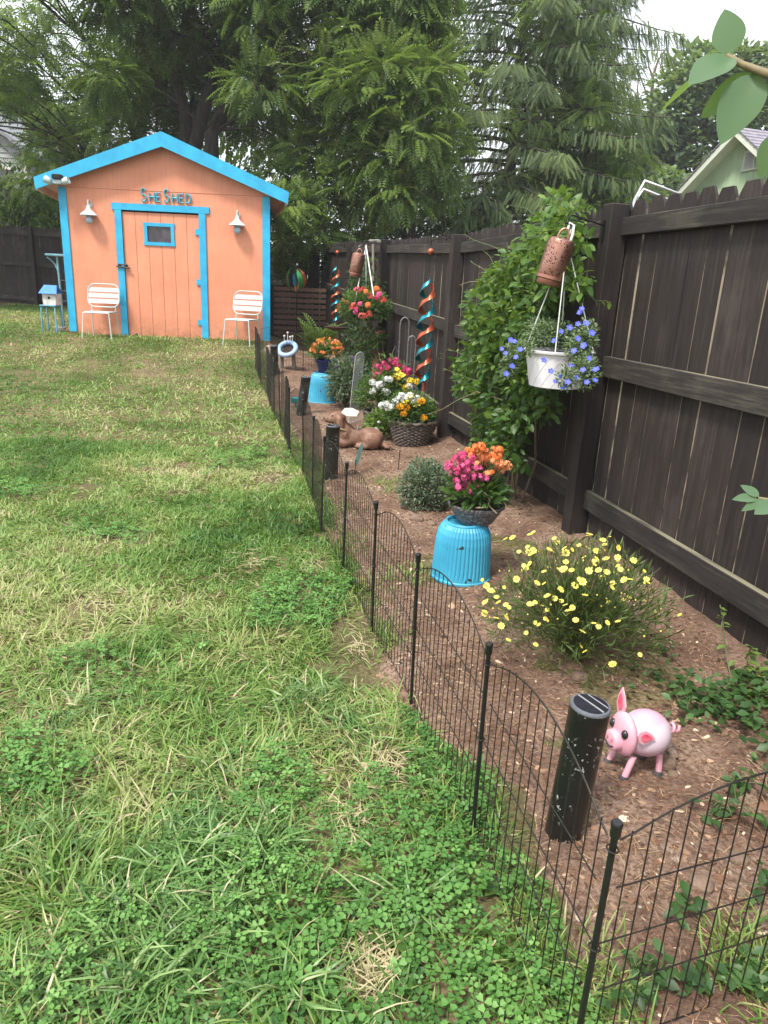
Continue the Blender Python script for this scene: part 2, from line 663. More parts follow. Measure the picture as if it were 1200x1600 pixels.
def grass(name, n, x0, x1, y0, y1, lo, hi, wid, tv, tf, thin=0.0):
    def keep(x, y, d, s):
        inb = d > BED_EDGE(s) + edge_noise(x, y) * 0.8 - 0.06
        shed = ~((y > 13.0) & (x > -6.1) & (x < -2.0) & (y < 16))
        dens = np.where(bare_mask(x, y) > 0.79, 0.10, 1.0) * np.where(clover_mask(x, y) > 0.74, 0.5, 1.0)
        return inb & shed & (rng.random(len(x)) < dens)
    x, y = lawn_points(n, x0, x1, y0, y1, keep)
    N = len(x)
    # blades stand in loose tufts
    tx = value_noise(x, y, 0.09, 51) - 0.5; ty = value_noise(x, y, 0.09, 52) - 0.5
    dx = rng.normal(0, 0.65, N) + tx * 2.2; dy = rng.normal(0, 0.65, N) + ty * 2.2
    dz = rng.uniform(0.12, 0.95, N) * np.where(value_noise(x, y, 0.35, 54) > .62, 1.25, .85)
    dirs = np.stack([dx, dy, dz], 1)
    nor = np.stack([-dx * .3 + rng.normal(0, .35, N), -dy * .3 + rng.normal(0, .35, N), np.ones(N)], 1)
    tall = 0.65 + 0.75 * value_noise(x, y, 0.3, 53)
    L = rng.uniform(lo, hi, N) * tall
    Wd = rng.uniform(0.7, 1.3, N) * wid
    dry = patch_dry(x, y)
    var = 0.36 + (dry - 0.5) * 1.0 + rng.normal(0, 0.11, N) - 0.10 * (y < 2.6)
    straw = rng.random(N) < np.clip(0.055 + (dry - 0.5) * 1.0, 0.015, 0.4)
    var = np.where(straw, rng.uniform(0.72, 1.0, N), var)
    flat = straw & (rng.random(N) < .6)
    dirs[flat, 2] *= 0.25
    M = frames(dirs, nor, np.stack([Wd, L, L], 1))
    T = np.stack([x, y, gz(x, y) + 0.02 * (value_noise(x, y, 0.8, 5) - .5) - 0.004], 1)
    o = scatter(name, tv, tf, M, T, 'grass_blade', var=np.clip(var, 0, 1))
    return o


g1 = grass('grass', 62000, -2.4, 1.1, 0.35, 3.0, 0.045, 0.125, 0.0058, BLADE_V, BLADE_F)
tag(g1, 'rough green grass with dry blades on the near lawn', 'grass', kind='stuff')
g2 = grass('grass', 120000, -4.4, 0.8, 3.0, 6.4, 0.035, 0.085, 0.0074, BLADE2_V, BLADE2_F)
tag(g2, 'worn grass with straw patches in the middle of the lawn', 'grass', kind='stuff')
g3 = grass('grass', 132000, -9.5, 0.2, 6.4, 18.5, 0.04, 0.08, 0.0125, BLADE2_V, BLADE2_F)
tag(g3, 'far lawn grass reaching up to the orange shed', 'grass', kind='stuff')

# coarse fescue clumps in the near lawn
cx_, cy_ = [], []
for qx, qy, rr, k in ((300, 1340, 70, 260), (200, 1430, 60, 220), (330, 1450, 60, 240), (230, 1540, 70, 260), (420, 1330, 40, 130), (80, 1320, 50, 130), (330, 1230, 40, 90), (480, 1100, 50, 140), (560, 1150, 30, 60), (120, 1120, 60, 110), (60, 1560, 50, 130), (450, 1560, 40, 90), (640, 1420, 30, 60)):
    c_ = on_ground(qx, qy); k_ = mpp(c_)
    cx_ += list(rng.normal(c_.x, rr * k_ * .5, k)); cy_ += list(rng.normal(c_.y, rr * k_ * .7, k))
cx_, cy_ = np.array(cx_), np.array(cy_); N = len(cx_)
a = rng.uniform(0, 2 * PI, N)
dirs = np.stack([np.cos(a), np.sin(a), rng.uniform(.15, .9, N)], 1)
L = rng.uniform(.07, .18, N)
LONG_V = [(-.5, 0, 0), (.5, 0, 0), (-.5, .3, .10), (.5, .3, .10), (-.42, .6, .10), (.42, .6, .10), (-.26, .84, -.02), (.26, .84, -.02), (0, 1, -.16)]
LONG_F = [(0, 1, 3), (0, 3, 2), (2, 3, 5), (2, 5, 4), (4, 5, 7), (4, 7, 6), (6, 7, 8)]
leafmat('fescue_blade', [(0, (0.045, 0.11, 0.03, 1)), (.5, (0.125, 0.235, 0.065, 1)), (.85, (0.25, 0.36, 0.13, 1)), (1, (0.45, 0.42, 0.26, 1))], .25, .38)
o = scatter('fescue_clumps', LONG_V, LONG_F, frames(dirs, np.stack([rng.normal(0, .5, N), rng.normal(0, .5, N), np.ones(N)], 1), np.stack([rng.uniform(.004, .0075, N), L * .9, L * .9], 1)), np.stack([cx_, cy_, gz(cx_, cy_) + .004], 1), 'fescue_blade', var=np.clip(rng.normal(.48, .24, N), 0, 1))
tag(o, 'coarse blue-green grass clumps in the near lawn', 'grass', kind='stuff')

# clover: three heart-shaped leaflets
cv, cf = [], []
for k in range(3):
    a = k * 2 * PI / 3
    R = np.array([[math.cos(a), -math.sin(a), 0], [math.sin(a), math.cos(a), 0], [0, 0, 1]])
    o = len(cv)
    for p in [(0, .06, 0), (-.36, .5, .10), (-.30, .86, .06), (0, .78, -.02), (.30, .86, .06), (.36, .5, .10)]:
        cv.append(R @ np.array(p))
    cf += [(o, o + 3, o + 1), (o + 1, o + 3, o + 2), (o, o + 5, o + 3), (o + 5, o + 4, o + 3)]
cv = np.array(cv)


def clover(n, x0, x1, y0, y1, thr, size):
    def keep(x, y, d, s):
        return (d > BED_EDGE(s) + edge_noise(x, y) * 0.8 - 0.02) & (clover_mask(x, y) > thr + rng.normal(0, .03, len(x))) & (bare_mask(x, y) < 0.80)
    x, y = lawn_points(n, x0, x1, y0, y1, keep)
    N = len(x)
    nor = np.stack([rng.normal(0, .32, N), rng.normal(0, .32, N), np.ones(N)], 1)
    a = rng.uniform(0, 2 * PI, N)
    dirs = np.stack([np.cos(a), np.sin(a), rng.normal(0, .12, N)], 1)
    sc = rng.uniform(0.55, 1.25, N) * size * (0.75 + 0.5 * value_noise(x, y, .3, 61))
    h = rng.uniform(0.018, 0.065, N) * (0.6 + 0.8 * value_noise(x, y, .2, 62))
    T = np.stack([x, y, gz(x, y) + h], 1)
    var = np.clip(0.10 + 9.0 * h + rng.normal(0, .14, N) + (value_noise(x, y, .5, 63) - .5) * .5, 0, 1)  # lower leaves darker: the shade between leaves is put into the colour
    return x, y, frames(dirs, nor, sc), T, var


parts = [clover(30000, -2.3, 1.0, 0.35, 3.2, 0.715, 0.0175), clover(26000, -4.2, 0.6, 3.2, 7.5, 0.76, 0.022)]
M = np.concatenate([p[2] for p in parts]); T = np.concatenate([p[3] for p in parts]); var = np.concatenate([p[4] for p in parts])
cl = scatter('clover', cv, cf, M, T, 'clover_leaf', var=var)
tag(cl, 'bright clover patches spreading over the near lawn', 'clover', kind='stuff')

# ------------------------------------------------------------------ litter on the bed: bark, needles, pebbles
leafmat('bark_chip', [(0, (0.06, 0.03, 0.02, 1)), (0.5, (0.17, 0.09, 0.055, 1)), (0.8, (0.33, 0.21, 0.13, 1)), (1, (0.58, 0.46, 0.33, 1))], 0.0, 0.9)
leafmat('dry_needle', [(0, (0.10, 0.045, 0.025, 1)), (0.6, (0.24, 0.12, 0.06, 1)), (1, (0.50, 0.36, 0.20, 1))], 0.0, 0.8)


def bed_points(n, smax=9.0, dmax=1.75):
    s = -4.4 + (smax + 4.4) * rng.random(n) ** 1.5
    d = rng.uniform(0.02, dmax, n)
    x = FB[0] + FD[0] * s - FN[0] * d; y = FB[1] + FD[1] * s - FN[1] * d
    k = (d < BED_EDGE(s) + edge_noise(x, y) + 0.05) & (y > 0.35)
    return x[k], y[k]


x, y = bed_points(23000)
N = len(x)
z = bed_z(x, y)
a = rng.uniform(0, 2 * PI, N)
dirs = np.stack([np.cos(a), np.sin(a), rng.normal(0, .25, N)], 1)
nor = np.stack([rng.normal(0, .4, N), rng.normal(0, .4, N), np.ones(N)], 1)
L = rng.uniform(.006, .021, N) * np.where(rng.random(N) < .05, 1.9, 1)
CHIP_V = [(-.5, -.5, 0), (.45, -.55, .0), (.55, .4, 0), (-.1, .62, 0), (-.55, .3, 0), (0, 0, .4)]
CHIP_F = [(0, 1, 5), (1, 2, 5), (2, 3, 5), (3, 4, 5), (4, 0, 5)]
M = frames(dirs, nor, np.stack([L * rng.uniform(.3, .8, N), L, L * rng.uniform(.2, .5, N)], 1))
chips = scatter('bark_chips', CHIP_V, CHIP_F, M, np.stack([x, y, z + .001], 1), 'bark_chip', var=np.clip(rng.beta(1.4, 1.8, N) * 1.1, 0, 1))
tag(chips, 'brown and tan bark chips strewn over the garden bed', 'mulch', kind='stuff')
x, y = bed_points(30000)
N = len(x)
a = rng.uniform(0, 2 * PI, N)
dirs = np.stack([np.cos(a), np.sin(a), rng.normal(0, .16, N)], 1)
nor = np.stack([rng.normal(0, .4, N), rng.normal(0, .4, N), np.ones(N)], 1)
L = rng.uniform(.03, .09, N)
M = frames(dirs, nor, np.stack([np.full(N, .0016), L, L], 1))
nd = scatter('pine_needles', BLADE2_V, BLADE2_F, M, np.stack([x, y, bed_z(x, y) + .006], 1), 'dry_needle', var=rng.random(N))
tag(nd, 'reddish dry pine needles lying on the bed soil', 'pine needles', kind='stuff')
pmat('stone', (0.36, 0.30, 0.24, 1), (0.2, 0.15, 0.11, 1), 25, 0.9, bumps=0.4)
pb_ = MB().sphere((0, 0, 0), (1, .75, .55), 7, 5)
x, y = bed_points(900)
N = len(x)
a = rng.uniform(0, 2 * PI, N)
M = frames(np.stack([np.cos(a), np.sin(a), rng.normal(0, .2, N)], 1), np.stack([rng.normal(0, .2, N), rng.normal(0, .2, N), np.ones(N)], 1), rng.uniform(.002, .008, N))
tri = []
for f in pb_.f:
    tri += [(f[0], f[i], f[i + 1]) for i in range(1, len(f) - 1)]
pb = scatter('pebbles', pb_.v, tri, M, np.stack([x, y, bed_z(x, y) + .002], 1), 'stone', smooth=True)
tag(pb, 'small pale pebbles scattered through the bed soil', 'pebbles', kind='stuff')

# ================================================================== privacy fence
woodmat('fence_wood', (0.0145, 0.0108, 0.0098, 1), (0.031, 0.0242, 0.022, 1), (0.066, 0.053, 0.047, 1), 1.0, 'z', 0.7, 0.57, 0.40)
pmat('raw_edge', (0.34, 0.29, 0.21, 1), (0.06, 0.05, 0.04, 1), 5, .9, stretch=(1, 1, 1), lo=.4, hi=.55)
woodmat('rail_wood', (0.018, 0.015, 0.014, 1), (0.040, 0.034, 0.031, 1), (0.12, 0.108, 0.08, 1), 1.0, 'x', 0.8, 0.57, 0.15)
pmat('rail_top', (0.20, 0.185, 0.12, 1), (0.045, 0.04, 0.032, 1), 9, .95, stretch=(.25, 2, 1), bumps=.5, lo=.38, hi=.6)
fence = thing('privacy_fence', 'tall dark stained board fence running along the garden bed', 'fence', fp(0, 0))
FANG = math.atan2(FD[1], FD[0])


def fence_top(s):
    return 2.0 + 0.034 * np.clip(s - 2.9, 0, 12)


def picket_mesh(w, h):
    mb = MB()
    e = 0.03
    poly = [(-w / 2, 0), (w / 2, 0), (w / 2, h - 0.05), (w / 2 - e, h), (-w / 2 + e, h), (-w / 2, h - 0.05)]
    mb.prism(poly, 0.015, lambda u, q, d: (u, d, q))
    me = mb.mesh('picket', 'fence_wood')
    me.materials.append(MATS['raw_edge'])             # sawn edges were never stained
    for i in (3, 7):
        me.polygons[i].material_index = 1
    return me


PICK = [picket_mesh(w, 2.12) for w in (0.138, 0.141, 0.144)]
s = -5.2
while s < 13.2:
    k = random.randrange(3)
    w = (0.138, 0.141, 0.144)[k]
    zt = fence_top(s) + 0.012 + random.uniform(-.015, .012)
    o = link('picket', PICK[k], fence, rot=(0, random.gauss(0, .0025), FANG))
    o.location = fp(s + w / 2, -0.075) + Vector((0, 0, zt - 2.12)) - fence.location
    s += w + (random.choice((.0015, .003, .005, .007, .009)) if s < 3.4 else random.uniform(0.001, 0.003))
POSTS = [-3.1, -0.04, 2.87, 6.15, 9.05, 12.5]
POSTS = [-4.9, -0.04, 2.87, 6.15, 9.05, 12.5]
for s in POSTS:
    zt = float(fence_top(s)) + 0.0
    g = float(gz(*fp(s, 0)[:2])) - 0.15
    mb = MB().bevbox((0, 0, 0), (0.115, 0.115, zt - g), 0.006)
    o = mb.build('post', 'fence_wood', fence)
    o.rotation_euler = (random.gauss(0, .004), random.gauss(0, .004), FANG)
    o.location = fp(s, 0.0, (zt + g) / 2) - fence.location
for a, b2 in zip(POSTS[:-1], POSTS[1:]):
    s0, s1 = a + 0.058, b2 - 0.058
    for dz in (-0.12, -0.87, -1.71):
        za, zb = float(fence_top(s0)) + dz, float(fence_top(s1)) + dz
        if dz < -0.5:
            za += random.uniform(-.02, .02); zb += random.uniform(-.02, .02)
        L = math.hypot(s1 - s0, zb - za)
        mb = MB().bevbox((0, 0, 0), (L, 0.042, 0.095 if dz > -.5 else 0.118), 0.004)
        o = mb.build('rail', 'rail_wood', fence)
        o.data.materials.append(MATS['rail_top']); o.data.polygons[1].material_index = 1
        o.location = fp((s0 + s1) / 2, -0.034, (za + zb) / 2) - fence.location
        o.rotation_euler = (0, -math.atan2(zb - za, s1 - s0), FANG)

# the back fence, seen left of the shed and in the far corner
corner = fp(13.35, 0)
back = thing('privacy_fence', 'dark board fence across the back of the yard behind the shed', 'fence', (corner.x, corner.y + .1, 0))
BD = np.array([-0.985, 0.17])
BANG = math.atan2(-BD[1], -BD[0])
t = 0.0
while t < 19:
    if not (3.2 < t < 5.6):
        k = random.randrange(3)
        w = (0.138, 0.141, 0.144)[k]
        o = link('picket', PICK[k], back, rot=(0, random.gauss(0, .003), BANG))
        zt = 2.34 + 0.022 * t + random.uniform(-.02, .015)
        o.location = (BD[0] * (t + .07), BD[1] * (t + .07) + 0.05, zt - 2.12)
    t += 0.1475
for t in np.arange(0.2, 19, 2.4):
    mb = MB().bevbox((0, 0, 0), (0.1, 0.1, 2.3), 0.005)
    o = mb.build('post', 'fence_wood', back)
    o.location = (BD[0] * t, BD[1] * t - .055, 1.2 + 0.022 * t)
    o.rotation_euler = (0, 0, BANG)
    for dz in (2.18, 1.45, 0.62):
        mb = MB().bevbox((0, 0, 0), (2.29, 0.04, 0.1), 0.004)
        o = mb.build('rail', 'rail_wood', back)
        o.location = (BD[0] * (t + 1.2), BD[1] * (t + 1.2) - 0.005, dz + 0.022 * (t + 1.2))
        o.rotation_euler = (0, 0.022, BANG)

# ================================================================== the shed
SY = 13.0
PXS = lambda px, py: at_y(px, py, SY)
pA, pB = PXS(111, 520), PXS(423, 535)
XL, XR = -5.76, -2.185
ZB = 0.42
ZW = 2.85                                        # wall top at the corners
apex = PXS(253, 212)
XA, ZA = apex.x, apex.z
mt, n, b = base_mat('orange_paint')
v = coords(n)
sep = n.nodes.new('ShaderNodeSeparateXYZ')
tc = n.nodes.new('ShaderNodeTexCoord')
n.links.new(tc.outputs['Object'], sep.inputs[0])
c = ramp(n, noise(n, 1.6, 6, v), [(0.32, (0.60, 0.225, 0.125, 1)), (0.68, (0.70, 0.285, 0.165, 1))])
vs2 = coords(n, (30, 30, 1.2))
c = mixc(n, ramp(n, noise(n, 2, 6, vs2, .7), [(0.46, (0, 0, 0, 1)), (0.75, (.55, .55, .55, 1))]), c, (0.44, 0.145, 0.08, 1))
hz = ramp(n, sep.outputs[2], [(0.0, (.8, .8, .8, 1)), (0.42, (0, 0, 0, 1))])
splash = mixc(n, 1.0, hz, ramp(n, noise(n, 7, 6, v, .7), [(0.36, (0, 0, 0, 1)), (0.62, (1, 1, 1, 1))]), 'MULTIPLY')
c = mixc(n, splash, c, (0.24, 0.115, 0.062, 1))
n.links.new(c, b.inputs['Base Color'])
b.inputs['Roughness'].default_value = 0.62
bump(n, b, noise(n, 6, 8, vs2, .7), 0.25, 0.006)
pmat('blue_paint', (0.022, 0.385, 0.62, 1), (0.015, 0.29, 0.50, 1), 5, 0.5, bumps=0.2)
pmat('soffit', (0.75, 0.72, 0.66, 1), None, 5, 0.8)
pmat('white_metal', (0.50, 0.58, 0.57, 1), (0.38, 0.43, 0.42, 1), 7, 0.4, bumps=0.05)
pmat('dark_void', (0.012, 0.011, 0.01, 1), None, 5, 0.9)
pmat('rusty_iron', (0.10, 0.06, 0.045, 1), (0.05, 0.035, 0.03, 1), 30, 0.6, 0.6)
mt, n, b = base_mat('dusty_glass')
b.inputs['Base Color'].default_value = (0.03, 0.028, 0.032, 1); b.inputs['Roughness'].default_value = 0.2
n.links.new(ramp(n, noise(n, 9, 5, coords(n, (1, 1, .35))), [(0.4, (0.035, 0.03, 0.036, 1)), (0.7, (0.095, 0.082, 0.09, 1))]), b.inputs['Base Color'])
# grey shingles
mt, n, b = base_mat('shingle')
n.links.new(ramp(n, noise(n, 9, 6, coords(n), .7), [(0.35, (0.07, 0.065, 0.065, 1)), (0.7, (0.17, 0.16, 0.165, 1))]), b.inputs['Base Color'])
b.inputs['Roughness'].default_value = 0.95

shed = thing('garden_shed', 'orange garden shed with turquoise trim and plank door', 'shed', (XA, SY, ZB))
SK = Vector((-0.235, 1.0, 0))                      # the side walls run parallel to the privacy fence
DEPTH = 3.0
T_ = 0.012


def sw(x, z, d=0.0):                               # point on the shed: x, z in the front plane, d metres behind it
    return (x + SK.x * d, SY + d, z)


DXL, DXR, DZT = -4.735, -3.375, 2.545                # door opening
# front wall in three pieces around the door, the gable panel above
wl = MB()
wl.prism([(XL, ZB), (DXL, ZB), (DXL, ZW), (XL, ZW)], 0.03, lambda u, q, d: sw(u, q, d))
wl.prism([(DXR, ZB), (XR, ZB), (XR, ZW), (DXR, ZW)], 0.03, lambda u, q, d: sw(u, q, d))
wl.prism([(DXL, DZT), (DXR, DZT), (DXR, ZW), (DXL, ZW)], 0.03, lambda u, q, d: sw(u, q, d))
wl.build('front_wall', 'orange_paint', shed, world=True)
ZL = 2.853
MB().box(((XL + XR) / 2, SY + .05, 2.86), (XR - XL - .08, .03, .14)).build('seam_backing', 'dark_void', shed, world=True)  # dark strip added behind the seam to stop light leaking through
sl = (ZA - 0.12 - ZL) / (XA - XL)
MB().prism([(XL, ZL), (XR, ZL), (XR, ZL + .06), (XA, ZA - 0.05), (XL, ZL + .06)], 0.03, lambda u, q, d: sw(u, q, d - .006)).build('gable_panel', 'orange_paint', shed, world=True)
MB().prism([(XL, ZB), (XL, ZW + .05), (XL + .03, ZW + .05), (XL + .03, ZB)], DEPTH - .05, lambda u, q, d: sw(u, q, d + .031)).build('side_wall', 'orange_paint', shed, world=True)
MB().prism([(XR - .03, ZB), (XR - .03, ZW + .05), (XR, ZW + .05), (XR, ZB)], DEPTH - .05, lambda u, q, d: sw(u, q, d + .031)).build('side_wall', 'orange_paint', shed, world=True)
MB().prism([(XL, ZB), (XR, ZB), (XR, ZW), (XA, ZA - .05), (XL, ZW)], 0.03, lambda u, q, d: sw(u, q, d + DEPTH)).build('back_wall', 'orange_paint', shed, world=True)
# roof: two slabs, turquoise rake boards in front
eL = PXS(57, 282); eR = PXS(447, 316)
EXL, EZL, EXR, EZR = -6.10, 2.905, -1.90, 2.865
OV = 0.22


def roof_side(x0, z0, x1, z1, name):
    dx, dz = x1 - x0, z1 - z0
    L = math.hypot(dx, dz); nx, nz = -dz / L, dx / L
    if nz < 0: nx, nz = -nx, -nz
    t0, t1 = 0.0, 0.05
    poly = [(x0 + nx * t0, z0 + nz * t0), (x1 + nx * t0, z1 + nz * t0), (x1 + nx * t1, z1 + nz * t1), (x0 + nx * t1, z0 + nz * t1)]
    MB().prism(poly, DEPTH + OV + .15, lambda u, q, d: sw(u, q, d - OV + .024)).build(name, 'shingle', shed, world=True)
    # rake board hangs below the roof edge
    h = 0.205
    pb2 = [(x0 + nx * .055, z0 + nz * .055), (x1 + (nx * .055 if abs(x1 - XA) > .01 else 0), z1 + .058), (x1, z1 - h + .04), (x0, z0 - h + 0.075)]
    MB().prism(pb2, 0.022, lambda u, q, d: sw(u, q, d - OV)).build('rake_board', 'blue_paint', shed, world=True)
    # soffit under the overhang
    xi = XL if x0 < XA else XR
    zi = z0 + dz / dx * (xi - x0)
    ps = [(x0, z0 - .012), (xi, zi - .012), (xi, zi - .03), (x0, z0 - .03)]
    MB().prism(ps, DEPTH + OV, lambda u, q, d: sw(u, q, d - OV + .024)).build('soffit', 'soffit', shed, world=True)
    MB().prism([(x0 + (.0 if x0 < XA else -.02), z0 - .14), (x0 + (.02 if x0 < XA else 0), z0 - .14), (x0 + (.02 if x0 < XA else 0), z0 - .032), (x0 + (.0 if x0 < XA else -.02), z0 - .032)], DEPTH + OV, lambda u, q, d: sw(u, q, d - OV + .024)).build('eave_board', 'soffit', shed, world=True)


roof_side(EXL, EZL, XA, ZA - .03, 'roof_slope')
roof_side(EXR, EZR, XA, ZA - .03, 'roof_slope')
# corner boards
for x in (XL - .004, XR - .126):
    MB().box((x + .065, SY - .012, (ZB + ZW) / 2 + .03), (0.13, 0.022, ZW - ZB - .06)).build('corner_board', 'blue_paint', shed, world=True)
# door casing
cw = 0.115
MB().box((DXL - cw / 2 + .02, SY - .014, (ZB + DZT) / 2 + .02), (cw, 0.026, DZT - ZB - .04)).build('door_casing', 'blue_paint', shed, world=True)
MB().box((DXR + cw / 2 - .02, SY - .014, (ZB + DZT) / 2 - .02), (cw, 0.026, DZT - ZB + .04)).build('door_casing', 'blue_paint', shed, world=True)
MB().box(((DXL + DXR) / 2 + .01, SY - .015, DZT + .045), (DXR - DXL + 0.30, 0.028, 0.105)).build('door_casing', 'blue_paint', shed, world=True)
MB().box(((DXL + DXR) / 2, SY + .10, (ZB + DZT) / 2), (DXR - DXL, 0.02, DZT - ZB)).build('door_backing', 'dark_void', shed, world=True)
door = MB().box(((DXL + DXR) / 2, SY + .036, (ZB + DZT) / 2), (DXR - DXL - .03, 0.012, DZT - ZB - .05)).build('door', 'dark_void', shed, world=True)
npl = 6
pw = (DXR - DXL - .04) / npl
WX0, WX1, WZ0, WZ1 = -4.30, -3.875, 2.03, 2.315
for i in range(npl):
    x0 = DXL + .02 + i * pw + .003; x1 = x0 + pw - .006
    mb = MB()
    zt = DZT - .035
    segs = [(ZB + .03, zt)]
    if x1 > WX0 and x0 < WX1:
        segs = [(ZB + .03, WZ0 - .01), (WZ1 + .01, zt)]
    for z0, z1 in segs:
        mb.box(((x0 + x1) / 2, SY + .02, (z0 + z1) / 2), (x1 - x0, .022, z1 - z0))
        if len(segs) == 2 and z0 > 1:                  # filler strips beside the window
            if x0 < WX0 - .01:
                mb.box(((x0 + WX0) / 2, SY + .02, (WZ0 + WZ1) / 2), (WX0 - x0, .0218, WZ1 - WZ0 + .02))
            if x1 > WX1 + .01:
                mb.box(((x1 + WX1) / 2, SY + .02, (WZ0 + WZ1) / 2), (x1 - WX1, .0218, WZ1 - WZ0 + .02))
    mb.build('plank', 'orange_paint', door, world=True)
win = MB().box(((WX0 + WX1) / 2, SY + .022, (WZ0 + WZ1) / 2), (WX1 - WX0, .006, WZ1 - WZ0)).build('window_pane', 'dusty_glass', door, world=True)
for bx in (((WX0 + WX1) / 2, WZ1 + .012, WX1 - WX0 + .11, .055), ((WX0 + WX1) / 2, WZ0 - .012, WX1 - WX0 + .11, .055), (WX0 - .018, (WZ0 + WZ1) / 2, .055, WZ1 - WZ0 - .032), (WX1 + .018, (WZ0 + WZ1) / 2, .055, WZ1 - WZ0 - .032)):
    MB().box((bx[0], SY + .0, bx[1]), (bx[2], .024, bx[3])).build('window_frame', 'blue_paint', door, world=True)
for z in (2.24, 1.42, 0.74):
    mb = MB().box((DXR - .055, SY - .004, z), (.07, .02, .095))
    mb.tube([(DXR - .012, SY - .014, z - .06), (DXR - .012, SY - .014, z + .06)], .013, 8)
    mb.build('hinge', 'blue_paint', door, world=True)
lt = MB().tube([(DXL - .11, SY - .05, 1.62), (DXL + .12, SY - .05, 1.60)], .012, 8)
lt.tube([(DXL - .07, SY - .05, 1.655), (DXL + .07, SY - .05, 1.65)], .009, 8).box((DXL - .06, SY - .034, 1.635), (.05, .02, .05)).box((DXL + .06, SY - .03, 1.63), (.05, .03, .05)).tube([(DXL + .12, SY - .05, 1.60), (DXL + .12, SY - .09, 1.60), (DXL + .12, SY - .09, 1.585)], .009, 6)
lt.build('latch', 'rusty_iron', door, world=True)
# rot at the foot of the door
MB().add([(DXL + .06, SY - .002, ZB + .0), (DXL + .30, SY - .002, ZB), (DXL + .27, SY - .002, ZB + .045), (DXL + .2, SY - .002, ZB + .035), (DXL + .16, SY - .002, ZB + .085), (DXL + .11, SY - .002, ZB + .04)], [(0, 1, 2, 3, 4, 5)]).build('rotten_patch', 'dark_void', door, world=True)

# sign letters above the door: SHESHED, the two S larger
sign = thing('letter_sign', 'turquoise wooden letters SHESHED above the shed door', 'sign', (-4.2, SY, 2.68))
pmat('letter_paint', (0.06, 0.36, 0.46, 1), (0.035, 0.26, 0.35, 1), 20, 0.6)


def arc(cx, cz, r, a0, a1, n=10):
    return [(cx + r * math.cos(math.radians(a0 + (a1 - a0) * i / n)), cz + r * math.sin(math.radians(a0 + (a1 - a0) * i / n))) for i in range(n + 1)]


def strokes(ch):
    if ch == 'S':
        return [arc(.5, .75, .25, 20, 250, 12) + arc(.5, .27, .27, 80, -160, 12)]
    if ch == 'H':
        return [[(.1, 0), (.1, 1)], [(.9, 0), (.9, 1)], [(-.12, .5), (1.05, .5)]]
    if ch == 'E':
        return [[(.8, 0), (.1, 0), (.1, 1), (.8, 1)], [(.1, .5), (.7, .5)]]
    return [[(.1, 0), (.1, 1), (.4, 1)] + arc(.4, .5, .5, 90, -90, 12)[1:] + [(.1, 0)]]


lx = -4.385
for ch, hgt, wd in (('S', .20, .17), ('H', .135, .13), ('E', .135, .115), ('S', .20, .17), ('H', .135, .13), ('E', .135, .115), ('D', .135, .125)):
    mb = MB()
    for st in strokes(ch):
        mb.tube([(lx + u * wd * .82, SY - .022, 2.685 + (0.0 if hgt > .15 else .006) + q * hgt) for u, q in st], .0135, 6)
    mb.build('letter', 'letter_paint', sign, world=True)
    lx += wd * 0.93

# barn lamps
pmat('lamp_enamel', (0.66, 0.74, 0.80, 1), (0.56, 0.64, 0.72, 1), 12, 0.35, bumps=0)
pmat('lamp_glass', (0.34, 0.50, 0.60, 1), (0.26, 0.40, 0.50, 1), 12, 0.15, bumps=0)


def barn_lamp(px, py, label):
    p = PXS(px, py)
    t = thing('wall_lamp', label, 'lamp', (p.x, SY, p.z), group='barn lamps on the shed front')
    mb = MB().tube([(0, -.012, .14), (0, -.06, .20), (0, -.10, .205), (0, -.12, .17), (0, -.12, .05)], .011, 8)
    mb.lathe([(.035, 0), (.035, .012)], 14, (0, -.006, .14), rot=Matrix.Rotation(PI / 2, 3, 'X'))
    mb.build('arm', 'white_metal', t, True)
    MB().lathe([(.018, .12), (.03, .09), (.05, .045), (.13, -.015), (.14, -.03), (.135, -.04), (.06, -.015), (.04, -.01)], 24, (0, -.12, 0)).build('shade', 'lamp_enamel', t, True)
    MB().lathe([(.038, -.01), (.038, -.045), (.042, -.05)], 16, (0, -.12, 0)).build('socket', 'white_metal', t, True)
    MB().lathe([(.036, -.052), (.05, -.08), (.056, -.115), (.045, -.15), (.02, -.165)], 16, (0, -.12, 0)).build('globe', 'lamp_glass', t, True)
    return t


barn_lamp(143, 334, 'pale barn lamp on the shed wall left of the door')
barn_lamp(373, 350, 'pale barn lamp on the shed wall right of the door')
# flood lamp under the left eave
p = PXS(103, 286)
fl = thing('flood_light', 'white twin flood light with black solar box under the shed eave', 'lamp', (p.x, SY - .30, p.z - .02))
for sx in (-1, 1):
    mb = MB().lathe([(.03, -.02), (.05, .0), (.058, .07), (.058, .09), (.05, .085)], 14, (sx * .11, -.04, 0), rot=Matrix.Rotation(sx * 1.2, 3, 'Y'))
    mb.build('lamp_head', 'white_metal', fl, True)
MB().bevbox((0, 0.02, 0), (.14, .10, .07), .01).build('bracket', 'white_metal', fl)
MB().bevbox((0, -.01, .075), (.15, .12, .075), .012).build('solar_box', 'dark_void', fl)

